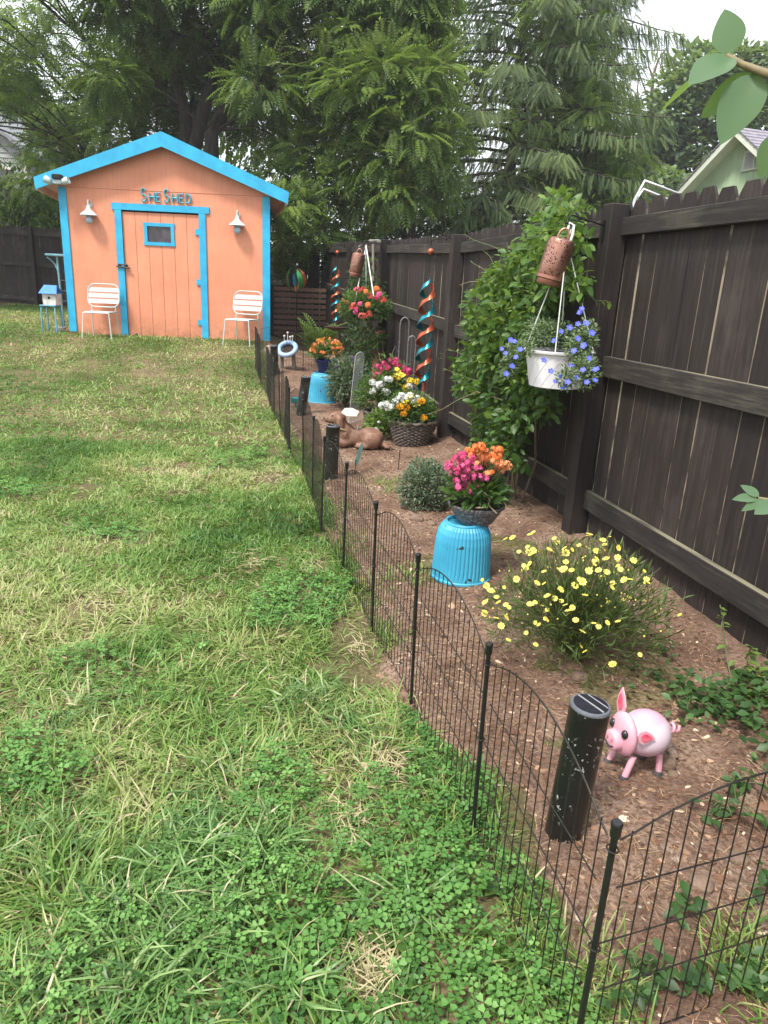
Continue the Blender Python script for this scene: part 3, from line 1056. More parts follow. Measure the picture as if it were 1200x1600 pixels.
# ------------------------------------------------------------------ white metal chairs
def make_chair(label, p, rz, group='white slatted chairs by the shed'):
    t = thing('metal_chair', label, 'chair', p, rz, group)
    fr = MB()
    W, D, SH = .46, .44, .45
    SH = .42
    back = lambda u, q: (u, .20 + .10 * q, SH + .04 + .43 * q)
    # back loop: rounded rectangle
    pts = []
    for cx, cz, a0 in ((.15, .82, 90), (-.15, .82, 0), (-.15, .42, -90), (.15, .42, -180)):
        pass
    loop = []
    for (cx, cz, a0) in ((.15, .72, 0), (-.15, .72, 90), (-.15, .38, 180), (.15, .38, 270)):
        for k in range(6):
            a = math.radians(a0 + 90 * k / 5)
            loop.append(back(cx + .115 * math.cos(a), cz + .27 * math.sin(a)))
    MB().tube(loop, .0105, 8, closed=True).build('back_frame', 'white_metal', t, True)
    for q, h in ((.77, .17), (.55, .17), (.33, .17)):
        mb = MB()
        w = .255
        pr = []
        for k in range(7):
            u = -w + 2 * w * k / 6
            c_ = .018 * (1 - (u / w) ** 2)
            pr.append((u, c_))
        vv = []; ff = []
        for k, (u, c_) in enumerate(pr):
            a_, b_ = back(u, q - h / 2), back(u, q + h / 2)
            vv += [(a_[0], a_[1] + c_, a_[2]), (b_[0], b_[1] + c_, b_[2]), (a_[0], a_[1] + c_ + .004, a_[2]), (b_[0], b_[1] + c_ + .004, b_[2])]
        for k in range(6):
            o = k * 4
            ff += [(o, o + 4, o + 5, o + 1), (o + 2, o + 3, o + 7, o + 6), (o, o + 2, o + 6, o + 4), (o + 1, o + 5, o + 7, o + 3)]
        mb.add(vv, ff).build('back_slat', 'white_metal', t)
    for sx in (-1, 1):
        MB().tube([back(sx * .20, .13), (sx * .205, .21, SH), (sx * .225, .27, 0)], .0105, 8).build('leg', 'white_metal', t, True)
        MB().tube([(sx * .21, -.20, SH), (sx * .245, -.24, 0)], .0105, 8).build('leg', 'white_metal', t, True)
    MB().tube([(-.21, -.20, SH), (.21, -.20, SH), (.21, .21, SH), (-.21, .21, SH)], .0105, 8, closed=True).build('seat_frame', 'white_metal', t, True)
    for k in range(5):
        MB().bevbox((0, -.155 + k * .08, SH + .012), (.42, .066, .008), .002).build('seat_slat', 'white_metal', t)
    return t


p = on_ground(156, 531); p.y = 12.55; p.x = at_y(157, 500, 12.55).x; p.z = float(gz(p.x, p.y))
make_chair('white slatted metal chair left of the shed door', p, 0.06)
p = on_ground(377, 543); p.y = 12.5; p.x = at_y(378, 500, 12.5).x; p.z = float(gz(p.x, p.y))
make_chair('white slatted metal chair right of the shed door', p, -0.22)

# ------------------------------------------------------------------ at the left corner of the shed
pmat('teal_iron', (0.16, 0.36, 0.42, 1), (0.10, 0.26, 0.32, 1), 14, 0.5)
pmat('stool_blue', (0.10, 0.30, 0.42, 1), (0.07, 0.22, 0.33, 1), 14, 0.5)
pmat('royal_blue', (0.02, 0.20, 0.62, 1), (0.015, 0.15, 0.5, 1), 10, 0.5)
pmat('old_white', (0.66, 0.64, 0.60, 1), (0.45, 0.43, 0.40, 1), 9, 0.7)
YT = 13.3
g0 = at_y(101, 519, YT); g0.z = float(gz(g0.x, g0.y))
tl = thing('plant_stand', 'tall teal iron plant stand with a flat top at the shed corner', 'plant stand', g0)
top = at_y(92, 400, YT).z - g0.z
pl_ = MB()
MB().tube([(0, 0, 0), (-.02, 0, top)], .02, 8).build('post', 'teal_iron', tl, True)
MB().tube([(.12, .5, 0), (.10, .5, top)], .02, 8).build('post', 'teal_iron', tl, True)
MB().bevbox((0.05, .22, top + .015), (.50, .6, .035), .006).build('top_shelf', 'teal_iron', tl)
MB().tube([(-.20, 0, top - .03), (-.15, 0, top - .06), (-.07, 0, top - .14), (-.02, 0, top - .26)], .012, 6).build('brace', 'teal_iron', tl, True)
for k in range(5):
    MB().tube([(0, 0, .15 + k * .18), (.11, .5, .15 + k * .18)], .008, 6).build('rung', 'teal_iron', tl)
YS = 12.95
g1_ = at_y(83, 520, YS); g1_.z = float(gz(g1_.x, g1_.y))
st = thing('stool', 'small blue metal stool holding the birdhouse', 'stool', g1_)
seat = .44
for sx in (-1, 1):
    for sy in (-1, 1):
        MB().tube([(sx * .13, sy * .12, 0), (sx * .12, sy * .11, seat - .03), (sx * .08, sy * .08, seat)], .014, 8).build('leg', 'stool_blue', st, True)
MB().bevbox((0, 0, seat + .012), (.28, .26, .024), .008).build('seat', 'stool_blue', st)
bh = thing('birdhouse', 'white birdhouse with a bright blue pitched roof on a stool', 'birdhouse', g1_ + Vector((.03, 0, seat + .026)))
MB().prism([(-.11, 0), (.11, 0), (.12, .19), (-.12, .19)], .2, lambda u, q, d: (u, d - .1, q)).build('body', 'old_white', bh)
MB().prism([(-.02, 0), (.30, 0), (.25, .15), (.03, .15)], .012, lambda u, q, d: (u - .14, -.15 + q * 0.95 + d * .3, .19 + q * .95)).build('roof_panel', 'royal_blue', bh)
MB().prism([(-.02, 0), (.30, 0), (.25, .15), (.03, .15)], .012, lambda u, q, d: (u - .14, .15 - q * 0.95 - d * .3, .19 + q * .95)).build('roof_panel', 'royal_blue', bh)
MB().lathe([(.022, 0), (.022, .006)], 12, (0, -.1, .12), rot=Matrix.Rotation(PI / 2, 3, 'X')).build('entrance_hole', 'dark_void', bh)
g2_ = at_y(94, 519, 13.1); g2_.z = float(gz(g2_.x, g2_.y))
bw = MB().lathe([(.06, 0), (.075, .01), (.11, .06), (.12, .075), (.11, .075), (.07, .02), (.02, .015)], 20).build('enamel_bowl', 'old_white', None, True)
bw.location = g2_
tag(bw, 'shallow white bowl on the grass under the stool', 'bowl')

# ================================================================== wire fence along the bed
pmat('black_enamel', (0.012, 0.012, 0.013, 1), (0.008, 0.008, 0.008, 1), 30, 0.35, bumps=0.05)
pmat('wire_black', (0.014, 0.013, 0.012, 1), (0.03, 0.024, 0.02, 1), 40, 0.45, 0.3, bumps=0)
HP = 0.61
base_px = [(738, 1305), (642, 1103), (581, 987), (535.7, 894), (501.7, 831), (487.5, 781), (473.4, 742), (453.2, 712), (445, 684), (438, 668), (428.6, 650), (422, 634), (417, 616), (407.5, 600), (404, 589), (399.4, 576)]
d1 = ray(962, 1285)
p1 = CAM + d1 * ((HP - CAM_H) / d1[2])
wpts = [Vector((p1[0], p1[1], 0))] + [on_ground(*q) for q in base_px]
wf = thing('wire_fence', 'low black wire border fence with arched panels along the bed', 'fence', wpts[0])
POST_ME = MB().tube([(0, 0, -.08), (0, 0, HP)], .0064, 10).mesh('post', 'black_enamel', True)
CAP_ME = MB().lathe([(.0085, HP - .026), (.0098, HP - .022), (.0098, HP - .002), (.0108, HP), (.0108, HP + .005), (.009, HP + .008)], 14).mesh('cap', 'black_enamel', True)
RING_ME = MB().tube([(.0105 * math.cos(a), .0105 * math.sin(a), 0) for a in np.linspace(0, 2 * PI, 12, endpoint=False)], .002, 6, closed=True).mesh('ring', 'wire_black', True)
# second run: from the near corner post to the right, and the return at the far end
q0 = wpts[0]
e = CAM + ray(1200, 1200) * ((0.655 - CAM_H) / ray(1200, 1200)[2])
dr = Vector((e[0] - q0.x, e[1] - q0.y, 0)).normalized()
right_run = [q0 + dr * (0.72 * k) for k in range(1, 3)]
ql = wpts[-1]
dl = Vector((FN[0], FN[1], 0))
far_run = [ql + dl * (0.72 * k) for k in range(1, 3)]
for p in right_run + far_run:
    p.z = float(gz(p.x, p.y))


def panel(a, b2, idx):
    L = (b2 - a).length
    dirv = (b2 - a) / L
    mb = MB()
    nw = max(5, int(round(L / 0.042)))
    topz = lambda u: HP - .055 + 0.09 * math.sin(PI * u) ** 0.75
    P = lambda u, z: a + dirv * (L * u) + Vector((0, 0, z))
    m0 = .018 / L
    seg = 5
    mb.tube([P(m0 + (1 - 2 * m0) * k / 20, topz(k / 20) + (0.012 if k in (0, 20) else 0)) for k in range(21)], .0022, seg)
    for k in range(1, nw):
        u = k / nw
        j = random.gauss(0, .0012)
        mb.tube([P(u, -.05), P(u, topz(u))], .0016, seg, cap=False)
    for i, z in enumerate((0.035, 0.20, 0.325, 0.455)):
        mb.tube([P(m0 * (0 if i == 2 else 1.6) + (1 - 2 * m0) * 0.0, z), P(1 - m0 * (0 if i == 2 else 1.6), z)], .0018, seg)
    o = mb.build('wire_panel', 'wire_black', wf, True, world=True)
    return o


prev_runs = [wpts, [q0] + right_run, [ql] + far_run]
for run in prev_runs:
    for a, b2 in zip(run[:-1], run[1:]):
        panel(a, b2, 0)
for p in wpts + right_run + far_run:
    po = link('post', POST_ME, wf, p - wf.location, (random.gauss(0, .012), random.gauss(0, .012), 0))
    link('cap', CAP_ME, po)
    for z in (HP - .052, .325, .035):
        link('ring', RING_ME, po, (0, 0, z), (random.gauss(0, .1), random.gauss(0, .1), 0))

# ================================================================== solar bollards
mt, n, b = base_mat('bollard_black')
v = coords(n)
c = ramp(n, noise(n, 85, 3, v, .5), [(0.60, (0.010, 0.010, 0.010, 1)), (0.64, (0.38, 0.38, 0.36, 1))])
c = mixc(n, ramp(n, noise(n, 7, 2, v), [(0.46, (0, 0, 0, 1)), (0.56, (1, 1, 1, 1))]), (0.010, 0.010, 0.010, 1), c)
n.links.new(c, b.inputs['Base Color'])
b.inputs['Roughness'].default_value = 0.3
bump(n, b, noise(n, 14, 3, coords(n, (1, 1, .2))), .25, .006)
pmat('solar_rim', (0.14, 0.15, 0.17, 1), (0.10, 0.105, 0.12, 1), 20, 0.4)
pmat('solar_cell', (0.018, 0.018, 0.026, 1), (0.012, 0.012, 0.018, 1), 50, 0.25, bumps=0.03)
pmat('silver_strip', (0.62, 0.62, 0.62, 1), None, 10, 0.4, 0.4)
BR, BH = .055, .43


def bollard(px, py, label, tilt=(0, 0), up=0.0, h=BH):
    p = spot(px, py)
    t = thing('solar_light', label, 'solar light', p + Vector((0, 0, up - .01)), 0.55, 'black tube solar lights behind the wire fence')
    t.rotation_euler = (tilt[0], tilt[1], 0.55)
    MB().lathe([(BR * .98, 0), (BR, .006), (BR * .985, h * .2), (BR, h * .35), (BR * .99, h * .6), (BR, h - .03), (BR * 1.02, h - .028), (BR * 1.02, h)], 28).build('tube', 'bollard_black', t, True)
    MB().lathe([(BR * 1.02, h), (BR * 1.02, h + .005), (BR * .98, h + .009)], 28).build('rim', 'solar_rim', t, True)
    for sx in (-.5, .5):
        hw = BR * .86
        a_ = [math.radians(q) for q in np.linspace(-84, 84, 12)]
        MB().prism([((1 if sx > 0 else -1) * max(.003, hw * math.cos(q)), hw * math.sin(q)) for q in a_], .003, lambda u, q, d: (u, q, h + .0088 + d)).build('solar_cell', 'solar_cell', t)
    for x in (0, .027):
        MB().box((x, 0, h + .0112), (.0022, 2 * math.sqrt((BR * .84) ** 2 - x * x), .003)).build('strip', 'silver_strip', t)
    return t


bollard(880, 1303, 'speckled black tube solar light beside the pink pig', (0.02, 0.05))
bollard(517, 750, 'black tube solar light standing in front of the dog statue', (0.0, 0.02), 0.0)
bollard(470, 650, 'leaning black tube solar light before the farther blue pot', (0.02, 0.13), 0.02)
bollard(429, 588, 'farthest black tube solar light near the pale blue dish', (0.0, -0.02))

# ================================================================== the pink pig
mt, n, b = base_mat('pig_pink')
v = coords(n)
sp = n.nodes.new('ShaderNodeSeparateXYZ')
n.links.new(v, sp.inputs[0])
c = ramp(n, noise(n, 9, 4, v), [(0.35, (0.60, 0.29, 0.36, 1)), (0.65, (0.66, 0.37, 0.43, 1))])
n.links.new(c, b.inputs['Base Color'])
b.inputs['Roughness'].default_value = 0.45
mt2, n, b = base_mat('pig_body')
v = coords(n, kind='Generated')
sp = n.nodes.new('ShaderNodeSeparateXYZ'); n.links.new(v, sp.inputs[0])
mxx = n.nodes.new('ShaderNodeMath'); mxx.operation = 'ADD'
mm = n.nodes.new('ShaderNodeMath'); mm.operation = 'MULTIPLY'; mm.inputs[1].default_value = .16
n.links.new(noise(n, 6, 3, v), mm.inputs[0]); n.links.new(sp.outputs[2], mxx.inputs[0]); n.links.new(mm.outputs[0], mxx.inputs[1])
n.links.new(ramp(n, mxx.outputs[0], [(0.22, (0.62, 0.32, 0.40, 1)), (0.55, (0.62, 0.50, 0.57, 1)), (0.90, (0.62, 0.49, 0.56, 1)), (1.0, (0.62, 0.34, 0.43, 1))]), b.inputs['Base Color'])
b.inputs['Roughness'].default_value = 0.42
pmat('pig_red', (0.62, 0.04, 0.10, 1), (0.72, 0.16, 0.22, 1), 30, 0.4, bumps=0)
pmat('pig_hoof', (0.07, 0.065, 0.07, 1), None, 30, 0.6)
pmat('pig_eye', (0.02, 0.02, 0.022, 1), None, 30, 0.2, bumps=0)
p = spot(992, 1204)
pig = thing('pig_figurine', 'pink round-bodied metal pig standing on the bed', 'figurine', p, math.radians(196))
# local +X is forward (the pig faces left in the photograph), +Y its left
BZ = .150
MB().sphere((-.015, 0, BZ), (.088, .082, .081), 32, 20).build('body', 'pig_body', pig, True)
head = MB().sphere((.074, 0, BZ + .008), (.030, .068, .080), 24, 16).build('head', 'pig_pink', pig, True)
MB().lathe([(.038, 0), (.037, .025), (.034, .032), (.028, .035)], 20, (.092, 0, BZ - .012), rot=Matrix.Rotation(PI / 2, 3, 'Y') @ Matrix.Diagonal((0.8, 1.0, 1)).to_3x3() if False else Matrix.Rotation(PI / 2, 3, 'Y')).build('snout', 'pig_pink', head, True)
for sy in (-1, 1):
    MB().sphere((.127, sy * .013, BZ - .004), (.004, .005, .008), 10, 6).build('nostril', 'pig_red', head, True)
    MB().sphere((.096, sy * .036, BZ + .030), (.013, .014, .017), 14, 10).build('eye', 'pig_eye', head, True)
MB().tube([(.125, -.024, BZ - .022), (.1295, -.008, BZ - .031), (.1295, .008, BZ - .031), (.125, .024, BZ - .022)], .0035, 6).build('mouth', 'pig_eye', head, True)


def ear(side, flop):
    outer = [(0, 0), (.028, .02), (.036, .05), (.022, .095), (.006, .125), (-.014, .09), (-.026, .045), (-.018, .012)]
    inner = [(0, .022), (.016, .032), (.021, .052), (.013, .082), (.004, .10), (-.008, .078), (-.014, .046), (-.009, .028)]
    if flop:
        base = Vector((.072, .066, BZ + .046))
        fn = lambda q: (lambda u, w, d: base + Vector((-w * .50 + u * .1, .004 + (d + q) + w * .10, -u * .85 - w * .05)))
    else:
        R = Matrix.Rotation(math.radians(8), 3, 'X'); base = Vector((.074, -.036, BZ + .062)); k = .82
        fn = lambda q: (lambda u, w, d: base + R @ Vector(((d + q), u * k, w * k)))
    e_ = MB().prism(outer, .006, fn(-.003)).build('ear', 'pig_pink', head)
    MB().prism(inner, .003, fn(.0035)).build('inner_ear', 'pig_red', head)


ear(-1, False)
pig.scale = (.93,) * 3
ear(1, True)
for x, y, fx in ((.050, .042, .078), (.050, -.042, .078), (-.055, .042, -.060), (-.055, -.042, -.060)):
    lg = MB().tube([(x, y, BZ - .06), (fx, y * 1.15, .014)], .0115, 10).build('leg', 'pig_pink', pig, True)
    MB().lathe([(.017, -.006), (.018, .008), (.0125, .020)], 12, (fx + .004, y * 1.15, 0)).build('hoof', 'pig_hoof', lg, True)
MB().tube([(-.099 - .006 * k / 6 - .002 * k, .016 * math.cos(k * .9), BZ + .005 + .016 * math.sin(k * .9)) for k in range(16)], .006, 8).build('tail', 'pig_pink', pig, True)

# ================================================================== foliage helper
def foliage(parent, name, mat, c, r, n, size, tv=RHOMB_V, tf=RHOMB_F, zlo=-0.5, fill=0.45, upright=0.3, jit=0.5, asp=1.0, var=None, stems=False):
    c = np.array(c, float); r = np.array(r, float)
    d = rand_dirs(n, zlo, 1)
    rad = rng.random(n) ** fill
    lump = 0.82 + 0.36 * value_noise(d[:, 0] * 1.7 + d[:, 2], d[:, 1] * 1.7 - d[:, 2], 0.5, int(abs(c[0] * 100)) % 97 + 3)
    P = c + d * r * (rad * lump)[:, None]
    dirs = d + rng.normal(0, jit, (n, 3)); dirs[:, 2] += upright
    nor = d * 0.6 + rng.normal(0, .4, (n, 3)) + np.array([0, 0, .8])
    s_ = rng.uniform(.65, 1.25, n) * size
    M = frames(dirs, nor, np.stack([s_ * asp, s_, s_], 1))
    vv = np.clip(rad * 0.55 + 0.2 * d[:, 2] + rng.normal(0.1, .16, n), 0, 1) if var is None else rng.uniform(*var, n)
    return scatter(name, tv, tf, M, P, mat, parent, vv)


def stems(parent, name, mat, c, tips, r=.0025):
    mb = MB()
    for t in tips:
        a = Vector(c); b2 = Vector(t)
        m_ = a.lerp(b2, .5) + Vector((0, 0, (b2 - a).length * .12))
        mb.tube([a, m_, b2], [r, r * .8, r * .5], 4, cap=False)
    return mb.build(name, mat, parent, world=True)


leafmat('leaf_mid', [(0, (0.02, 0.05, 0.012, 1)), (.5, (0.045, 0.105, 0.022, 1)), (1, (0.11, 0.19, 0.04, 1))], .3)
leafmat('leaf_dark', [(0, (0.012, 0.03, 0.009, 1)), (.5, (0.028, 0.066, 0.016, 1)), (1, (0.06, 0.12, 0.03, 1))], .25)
leafmat('leaf_silver', [(0, (0.035, 0.055, 0.028, 1)), (.5, (0.085, 0.125, 0.075, 1)), (1, (0.17, 0.225, 0.15, 1))], .2, .7)
leafmat('leaf_grey', [(0, (0.03, 0.05, 0.03, 1)), (.5, (0.07, 0.105, 0.06, 1)), (1, (0.14, 0.185, 0.11, 1))], .2, .6)
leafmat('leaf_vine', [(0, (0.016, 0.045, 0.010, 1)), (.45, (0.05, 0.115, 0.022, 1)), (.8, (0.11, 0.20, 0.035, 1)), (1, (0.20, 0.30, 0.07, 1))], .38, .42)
leafmat('leaf_lime', [(0, (0.04, 0.09, 0.02, 1)), (.5, (0.10, 0.18, 0.035, 1)), (1, (0.19, 0.28, 0.07, 1))], .35)
leafmat('stalk', [(0, (0.05, 0.08, 0.02, 1)), (1, (0.05, 0.08, 0.02, 1))], 0)
pmat('green_stem', (0.06, 0.10, 0.025, 1), (0.09, 0.10, 0.04, 1), 20, .6, bumps=0)
pmat('woody_stem', (0.12, 0.085, 0.055, 1), None, 20, .9)
pmat('dry_stem', (0.33, 0.27, 0.16, 1), None, 20, .8)
FLOWER = {'yellow': (0.78, 0.68, 0.13), 'gold': (0.85, 0.42, 0.015), 'lemon': (0.85, 0.62, 0.03), 'white': (0.80, 0.80, 0.78), 'magenta': (0.62, 0.035, 0.17), 'pink': (0.75, 0.10, 0.28), 'orange': (0.80, 0.20, 0.045),
          'coral': (0.75, 0.13, 0.10), 'blue': (0.075, 0.10, 0.72), 'peach': (0.80, 0.33, 0.13), 'purple': (0.20, 0.12, 0.28)}
for k, c_ in FLOWER.items():
    mt = pmat('petal_' + k, c_ + (1,), tuple(x * .82 for x in c_) + (1,), 40, .6, bumps=0)
pmat('flower_eye', (0.55, 0.36, 0.03, 1), None, 40, .8)
pmat('flower_eye_pale', (0.75, 0.75, 0.70, 1), None, 40, .8)


def flower_mesh(name, mat, npet, r, wid, cup=.15, eye=None, eyemat=None, notch=False):
    mb = MB()
    for k in range(npet):
        a = 2 * PI * k / npet + random.uniform(-.08, .08)
        R = Matrix.Rotation(a, 3, 'Z')
        pts = [(0.06 * r, 0, 0), (.55 * r, -wid * r, cup * r * .5), (r, -wid * r * .55, cup * r), (r * (.9 if notch else 1.08), 0, cup * r * .9), (r, wid * r * .55, cup * r), (.55 * r, wid * r, cup * r * .5)]
        mb.add([R @ Vector(q) for q in pts], [(0, 1, 2, 3), (0, 3, 4, 5)])
    me = mb.mesh(name, mat)
    if eye:
        me.materials.append(MATS[eyemat])
        e_ = MB().lathe([(eye * r, 0), (eye * r * .9, .12 * r), (eye * .4 * r, .2 * r)], 8)
        import bmesh
        bm = bmesh.new(); bm.from_mesh(me)
        vs_ = [bm.verts.new(q) for q in e_.v]
        for f in e_.f:
            nf = bm.faces.new([vs_[i] for i in f]); nf.material_index = 1
        bm.to_mesh(me); bm.free()
    return me


def ball_flower(name, mat, r, n=26):                       # pompom of small petals
    mb = MB()
    for d in rand_dirs(n, -.2, 1):
        d = Vector(d); u = d.orthogonal().normalized() * r * .33; w = d.cross(u)
        c0 = d * r * .72; t0 = d * r * 1.05
        mb.add([c0 - u * .5, t0 - u + w * .35, t0 + d * .04 * r, t0 + u + w * .35, c0 + u * .5], [(0, 1, 2), (0, 2, 4), (4, 2, 3)])
        mb.add([c0 - w * .5, t0 - w - u * .3, t0 + w * .9 - u * .3, c0 + w * .5], [(0, 1, 2, 3)])
    mb.sphere((0, 0, 0), r * .74, 8, 6)
    return mb.mesh(name, mat)


def cluster_mesh(name, mat, r, n, fr):                      # a head of little four-petalled flowers
    mb = MB()
    for d in rand_dirs(n, -.35, 1):
        d = Vector(d)
        c0 = d * r * random.uniform(.75, 1.05)
        u = d.orthogonal().normalized()
        R = Matrix.Rotation(random.uniform(0, PI), 3, d)
        u = R @ u; w = d.cross(u)
        for k in range(4):
            a = k * PI / 2
            q = u * math.cos(a) + w * math.sin(a); q2 = u * math.cos(a + 1.57) + w * math.sin(a + 1.57)
            mb.add([c0, c0 + q * fr * .8 - q2 * fr * .4 + d * fr * .15, c0 + q * fr * 1.05 + d * fr * .1, c0 + q * fr * .8 + q2 * fr * .4 + d * fr * .15], [(0, 1, 2, 3)])
    return mb.mesh(name, mat)


def put(me, parent, p, scale=1.0, tilt=.5, face=None):
    """link a flower with its +Z turned up and towards `face`"""
    d = Vector((random.gauss(0, tilt), random.gauss(0, tilt), 1)) + (Vector(face) if face else Vector((0, 0, 0)))
    q = d.to_track_quat('Z', 'Y').to_euler()
    o = link(me.name.split('.')[0], me, parent, Vector(p) - parent_loc(parent), q, scale)
    return o


# ================================================================== flowering plants and pots on the bed
mt, n, b = base_mat('turquoise_pot')
v = coords(n)
c = ramp(n, noise(n, 5, 5, v), [(0.35, (0.035, 0.27, 0.42, 1)), (0.65, (0.055, 0.36, 0.53, 1))])
c = mixc(n, ramp(n, noise(n, 19, 2, v, .4), [(0.70, (0, 0, 0, 1)), (0.715, (1, 1, 1, 1))]), c, (0.03, 0.03, 0.035, 1))
n.links.new(c, b.inputs['Base Color']); b.inputs['Roughness'].default_value = 0.45


def blue_pot(p, R, Hh, label, rim=True):
    t = thing('upturned_planter', label, 'planter', p, random.random() * 3, 'upturned turquoise planters')
    prof = [(1.0, 0), (1.035, .015), (1.035, .05), (1.0, .065), (.99, .2), (.965, .45), (.93, .7), (.88, .83), (.80, .92), (.70, .975), (.62, .995), (.58, .99), (.56, .965)]
    seg = 132
    mod = lambda k, i: (1.0 if i < 4 or i > 9 else (1.0 - .028 * (1 if k % 3 == 0 else 0)))
    MB().lathe([(r * R, z * Hh) for r, z in prof], seg, mod=mod).build('body', 'turquoise_pot', t, False)
    MB().tube([(.62 * R * math.cos(a), .62 * R * math.sin(a), Hh * .995) for a in np.linspace(0, 2 * PI, 40, endpoint=False)], .008 * R / .15, 6, closed=True).build('rim', 'turquoise_pot', t, True)
    return t


mt, n, b = base_mat('granite_bowl')
v = coords(n)
n.links.new(ramp(n, noise(n, 90, 3, v, .7), [(0.36, (0.04, 0.038, 0.042, 1)), (0.5, (0.12, 0.115, 0.12, 1)), (0.66, (0.32, 0.31, 0.32, 1))]), b.inputs['Base Color'])
b.inputs['Roughness'].default_value = .55
bump(n, b, noise(n, 40, 4, v), .5, .006)
pmat('potting_soil', (0.05, 0.032, 0.022, 1), (0.025, 0.016, 0.012, 1), 40, 1, bumps=.6, dist=.02)
pmat('navy_glaze', (0.010, 0.018, 0.10, 1), (0.007, 0.012, 0.07, 1), 8, .2, bumps=0)

P1 = spot(719, 903)
k1 = mpp(P1)
R1 = 45.5 * k1; H1 = 0.315
blue_pot(P1, R1, H1, 'turquoise ribbed planter upside down under the grey bowl')
c1 = P1 + Vector((0.055, 0.02, H1 - .012))
bowl = thing('flower_bowl', 'grey stone bowl of pink and orange flowers on an upturned planter', 'potted plant', c1)
RB = 0.148
MB().lathe([(RB * .52, 0), (RB * .62, .01), (RB * .80, .05), (RB * .95, .088), (RB * 1.03, .10), (RB * 1.03, .112), (RB * .96, .112), (RB * .90, .09)], 40, cap=(True, False)).build('bowl', 'granite_bowl', bowl, True)
MB().lathe([(RB * .93, .088), (RB * .5, .094), (.01, .098)], 24, cap=(False, True)).build('soil', 'potting_soil', bowl)
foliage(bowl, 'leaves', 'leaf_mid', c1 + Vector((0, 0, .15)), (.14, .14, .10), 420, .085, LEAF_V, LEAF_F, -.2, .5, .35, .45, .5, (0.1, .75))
for col_, px0, py0, rx, ry, nn, szs in (('pink', 745, 742, 44, 34, 26, 1.0), ('orange', 765, 722, 22, 18, 9, .9), ('orange', 768, 745, 26, 24, 13, .9), ('peach', 772, 758, 24, 22, 10, .85)):
    pass
MEK = {k: [cluster_mesh('flower_cluster', 'petal_' + k, .016, 14, .0085) for _ in range(3)] for k in ('pink', 'orange', 'peach', 'magenta')}
tipsk = []
kal = [('pink', 733, 745, 24, 24, 30), ('pink', 705, 728, 8, 4, 3), ('pink', 731, 752, 12, 16, 6), ('magenta', 722, 722, 22, 14, 10), ('orange', 745, 706, 14, 10, 9), ('orange', 775, 708, 8, 10, 7), ('orange', 768, 726, 22, 14, 9), ('peach', 762, 730, 26, 20, 9), ('peach', 787, 728, 10, 10, 5), ('pink', 755, 747, 6, 4, 2)]
for cn, px0, py0, rx, ry, nn in kal:
    for _ in range(int(nn * 1.6)):
        while True:
            u, w = random.uniform(-1, 1), random.uniform(-1, 1)
            if u * u + w * w < 1: break
        depth = c1.y + random.uniform(-.10, .08)
        p = at_y(px0 + u * rx, py0 + w * ry, depth)
        put(random.choice(MEK[cn]), bowl, p, random.uniform(.85, 1.35), .5, (0, -.6, 0))
        tipsk.append(p)
stems(bowl, 'stalks', 'green_stem', c1 + Vector((0, 0, .1)), tipsk, .003)
MB().tube([c1 + Vector((.02, -.10, .20)), c1 + Vector((.05, -.13, .17)), c1 + Vector((.04, -.135, .13)), c1 + Vector((-.02, -.12, .12))], .005, 6).tube([c1 + Vector((.045, -.13, .14)), c1 + Vector((.09, -.135, .10))], .004, 6).build('dead_stalk', 'dry_stem', bowl, True, world=True)
foliage(bowl, 'dusty_leaves', 'leaf_silver', at_y(786, 762, c1.y), (.025, .03, .04), 30, .035, LEAF_V, LEAF_F, -1, .5, .2, .6, .7, (.7, 1))

# farther turquoise planter with a navy pot of orange flowers
P2 = spot(503, 629)
k2 = mpp(P2)
R2, H2 = 21.0 * k2, 46 * k2
blue_pot(P2, R2, H2, 'farther turquoise planter upside down under the navy pot')
c2 = P2 + Vector((.05, 0, H2 - .01))
pot2 = thing('flower_pot', 'navy glazed pot of small orange flowers on the farther planter', 'potted plant', c2)
MB().lathe([(.085, 0), (.10, .02), (.125, .12), (.135, .15), (.15, .155), (.15, .175), (.135, .175), (.125, .15)], 32, cap=(True, False)).build('pot', 'navy_glaze', pot2, True)
MB().lathe([(.13, .15), (.01, .155)], 20, cap=(False, True)).build('soil', 'potting_soil', pot2)
foliage(pot2, 'leaves', 'leaf_mid', c2 + Vector((0, 0, .27)), (.20, .20, .13), 700, .05, LEAF_V, LEAF_F, -.5, .45, .3, .5, .7)
MEO = [cluster_mesh('flower_cluster', 'petal_' + k, .024, 10, .012) for k in ('orange', 'peach', 'orange', 'gold')]
for d in rand_dirs(80, -.05, 1):
    put(random.choice(MEO), pot2, c2 + Vector((d[0] * .195, d[1] * .195, .28 + d[2] * .155)), random.uniform(.7, 1.15), .4, (d[0], d[1], 0))

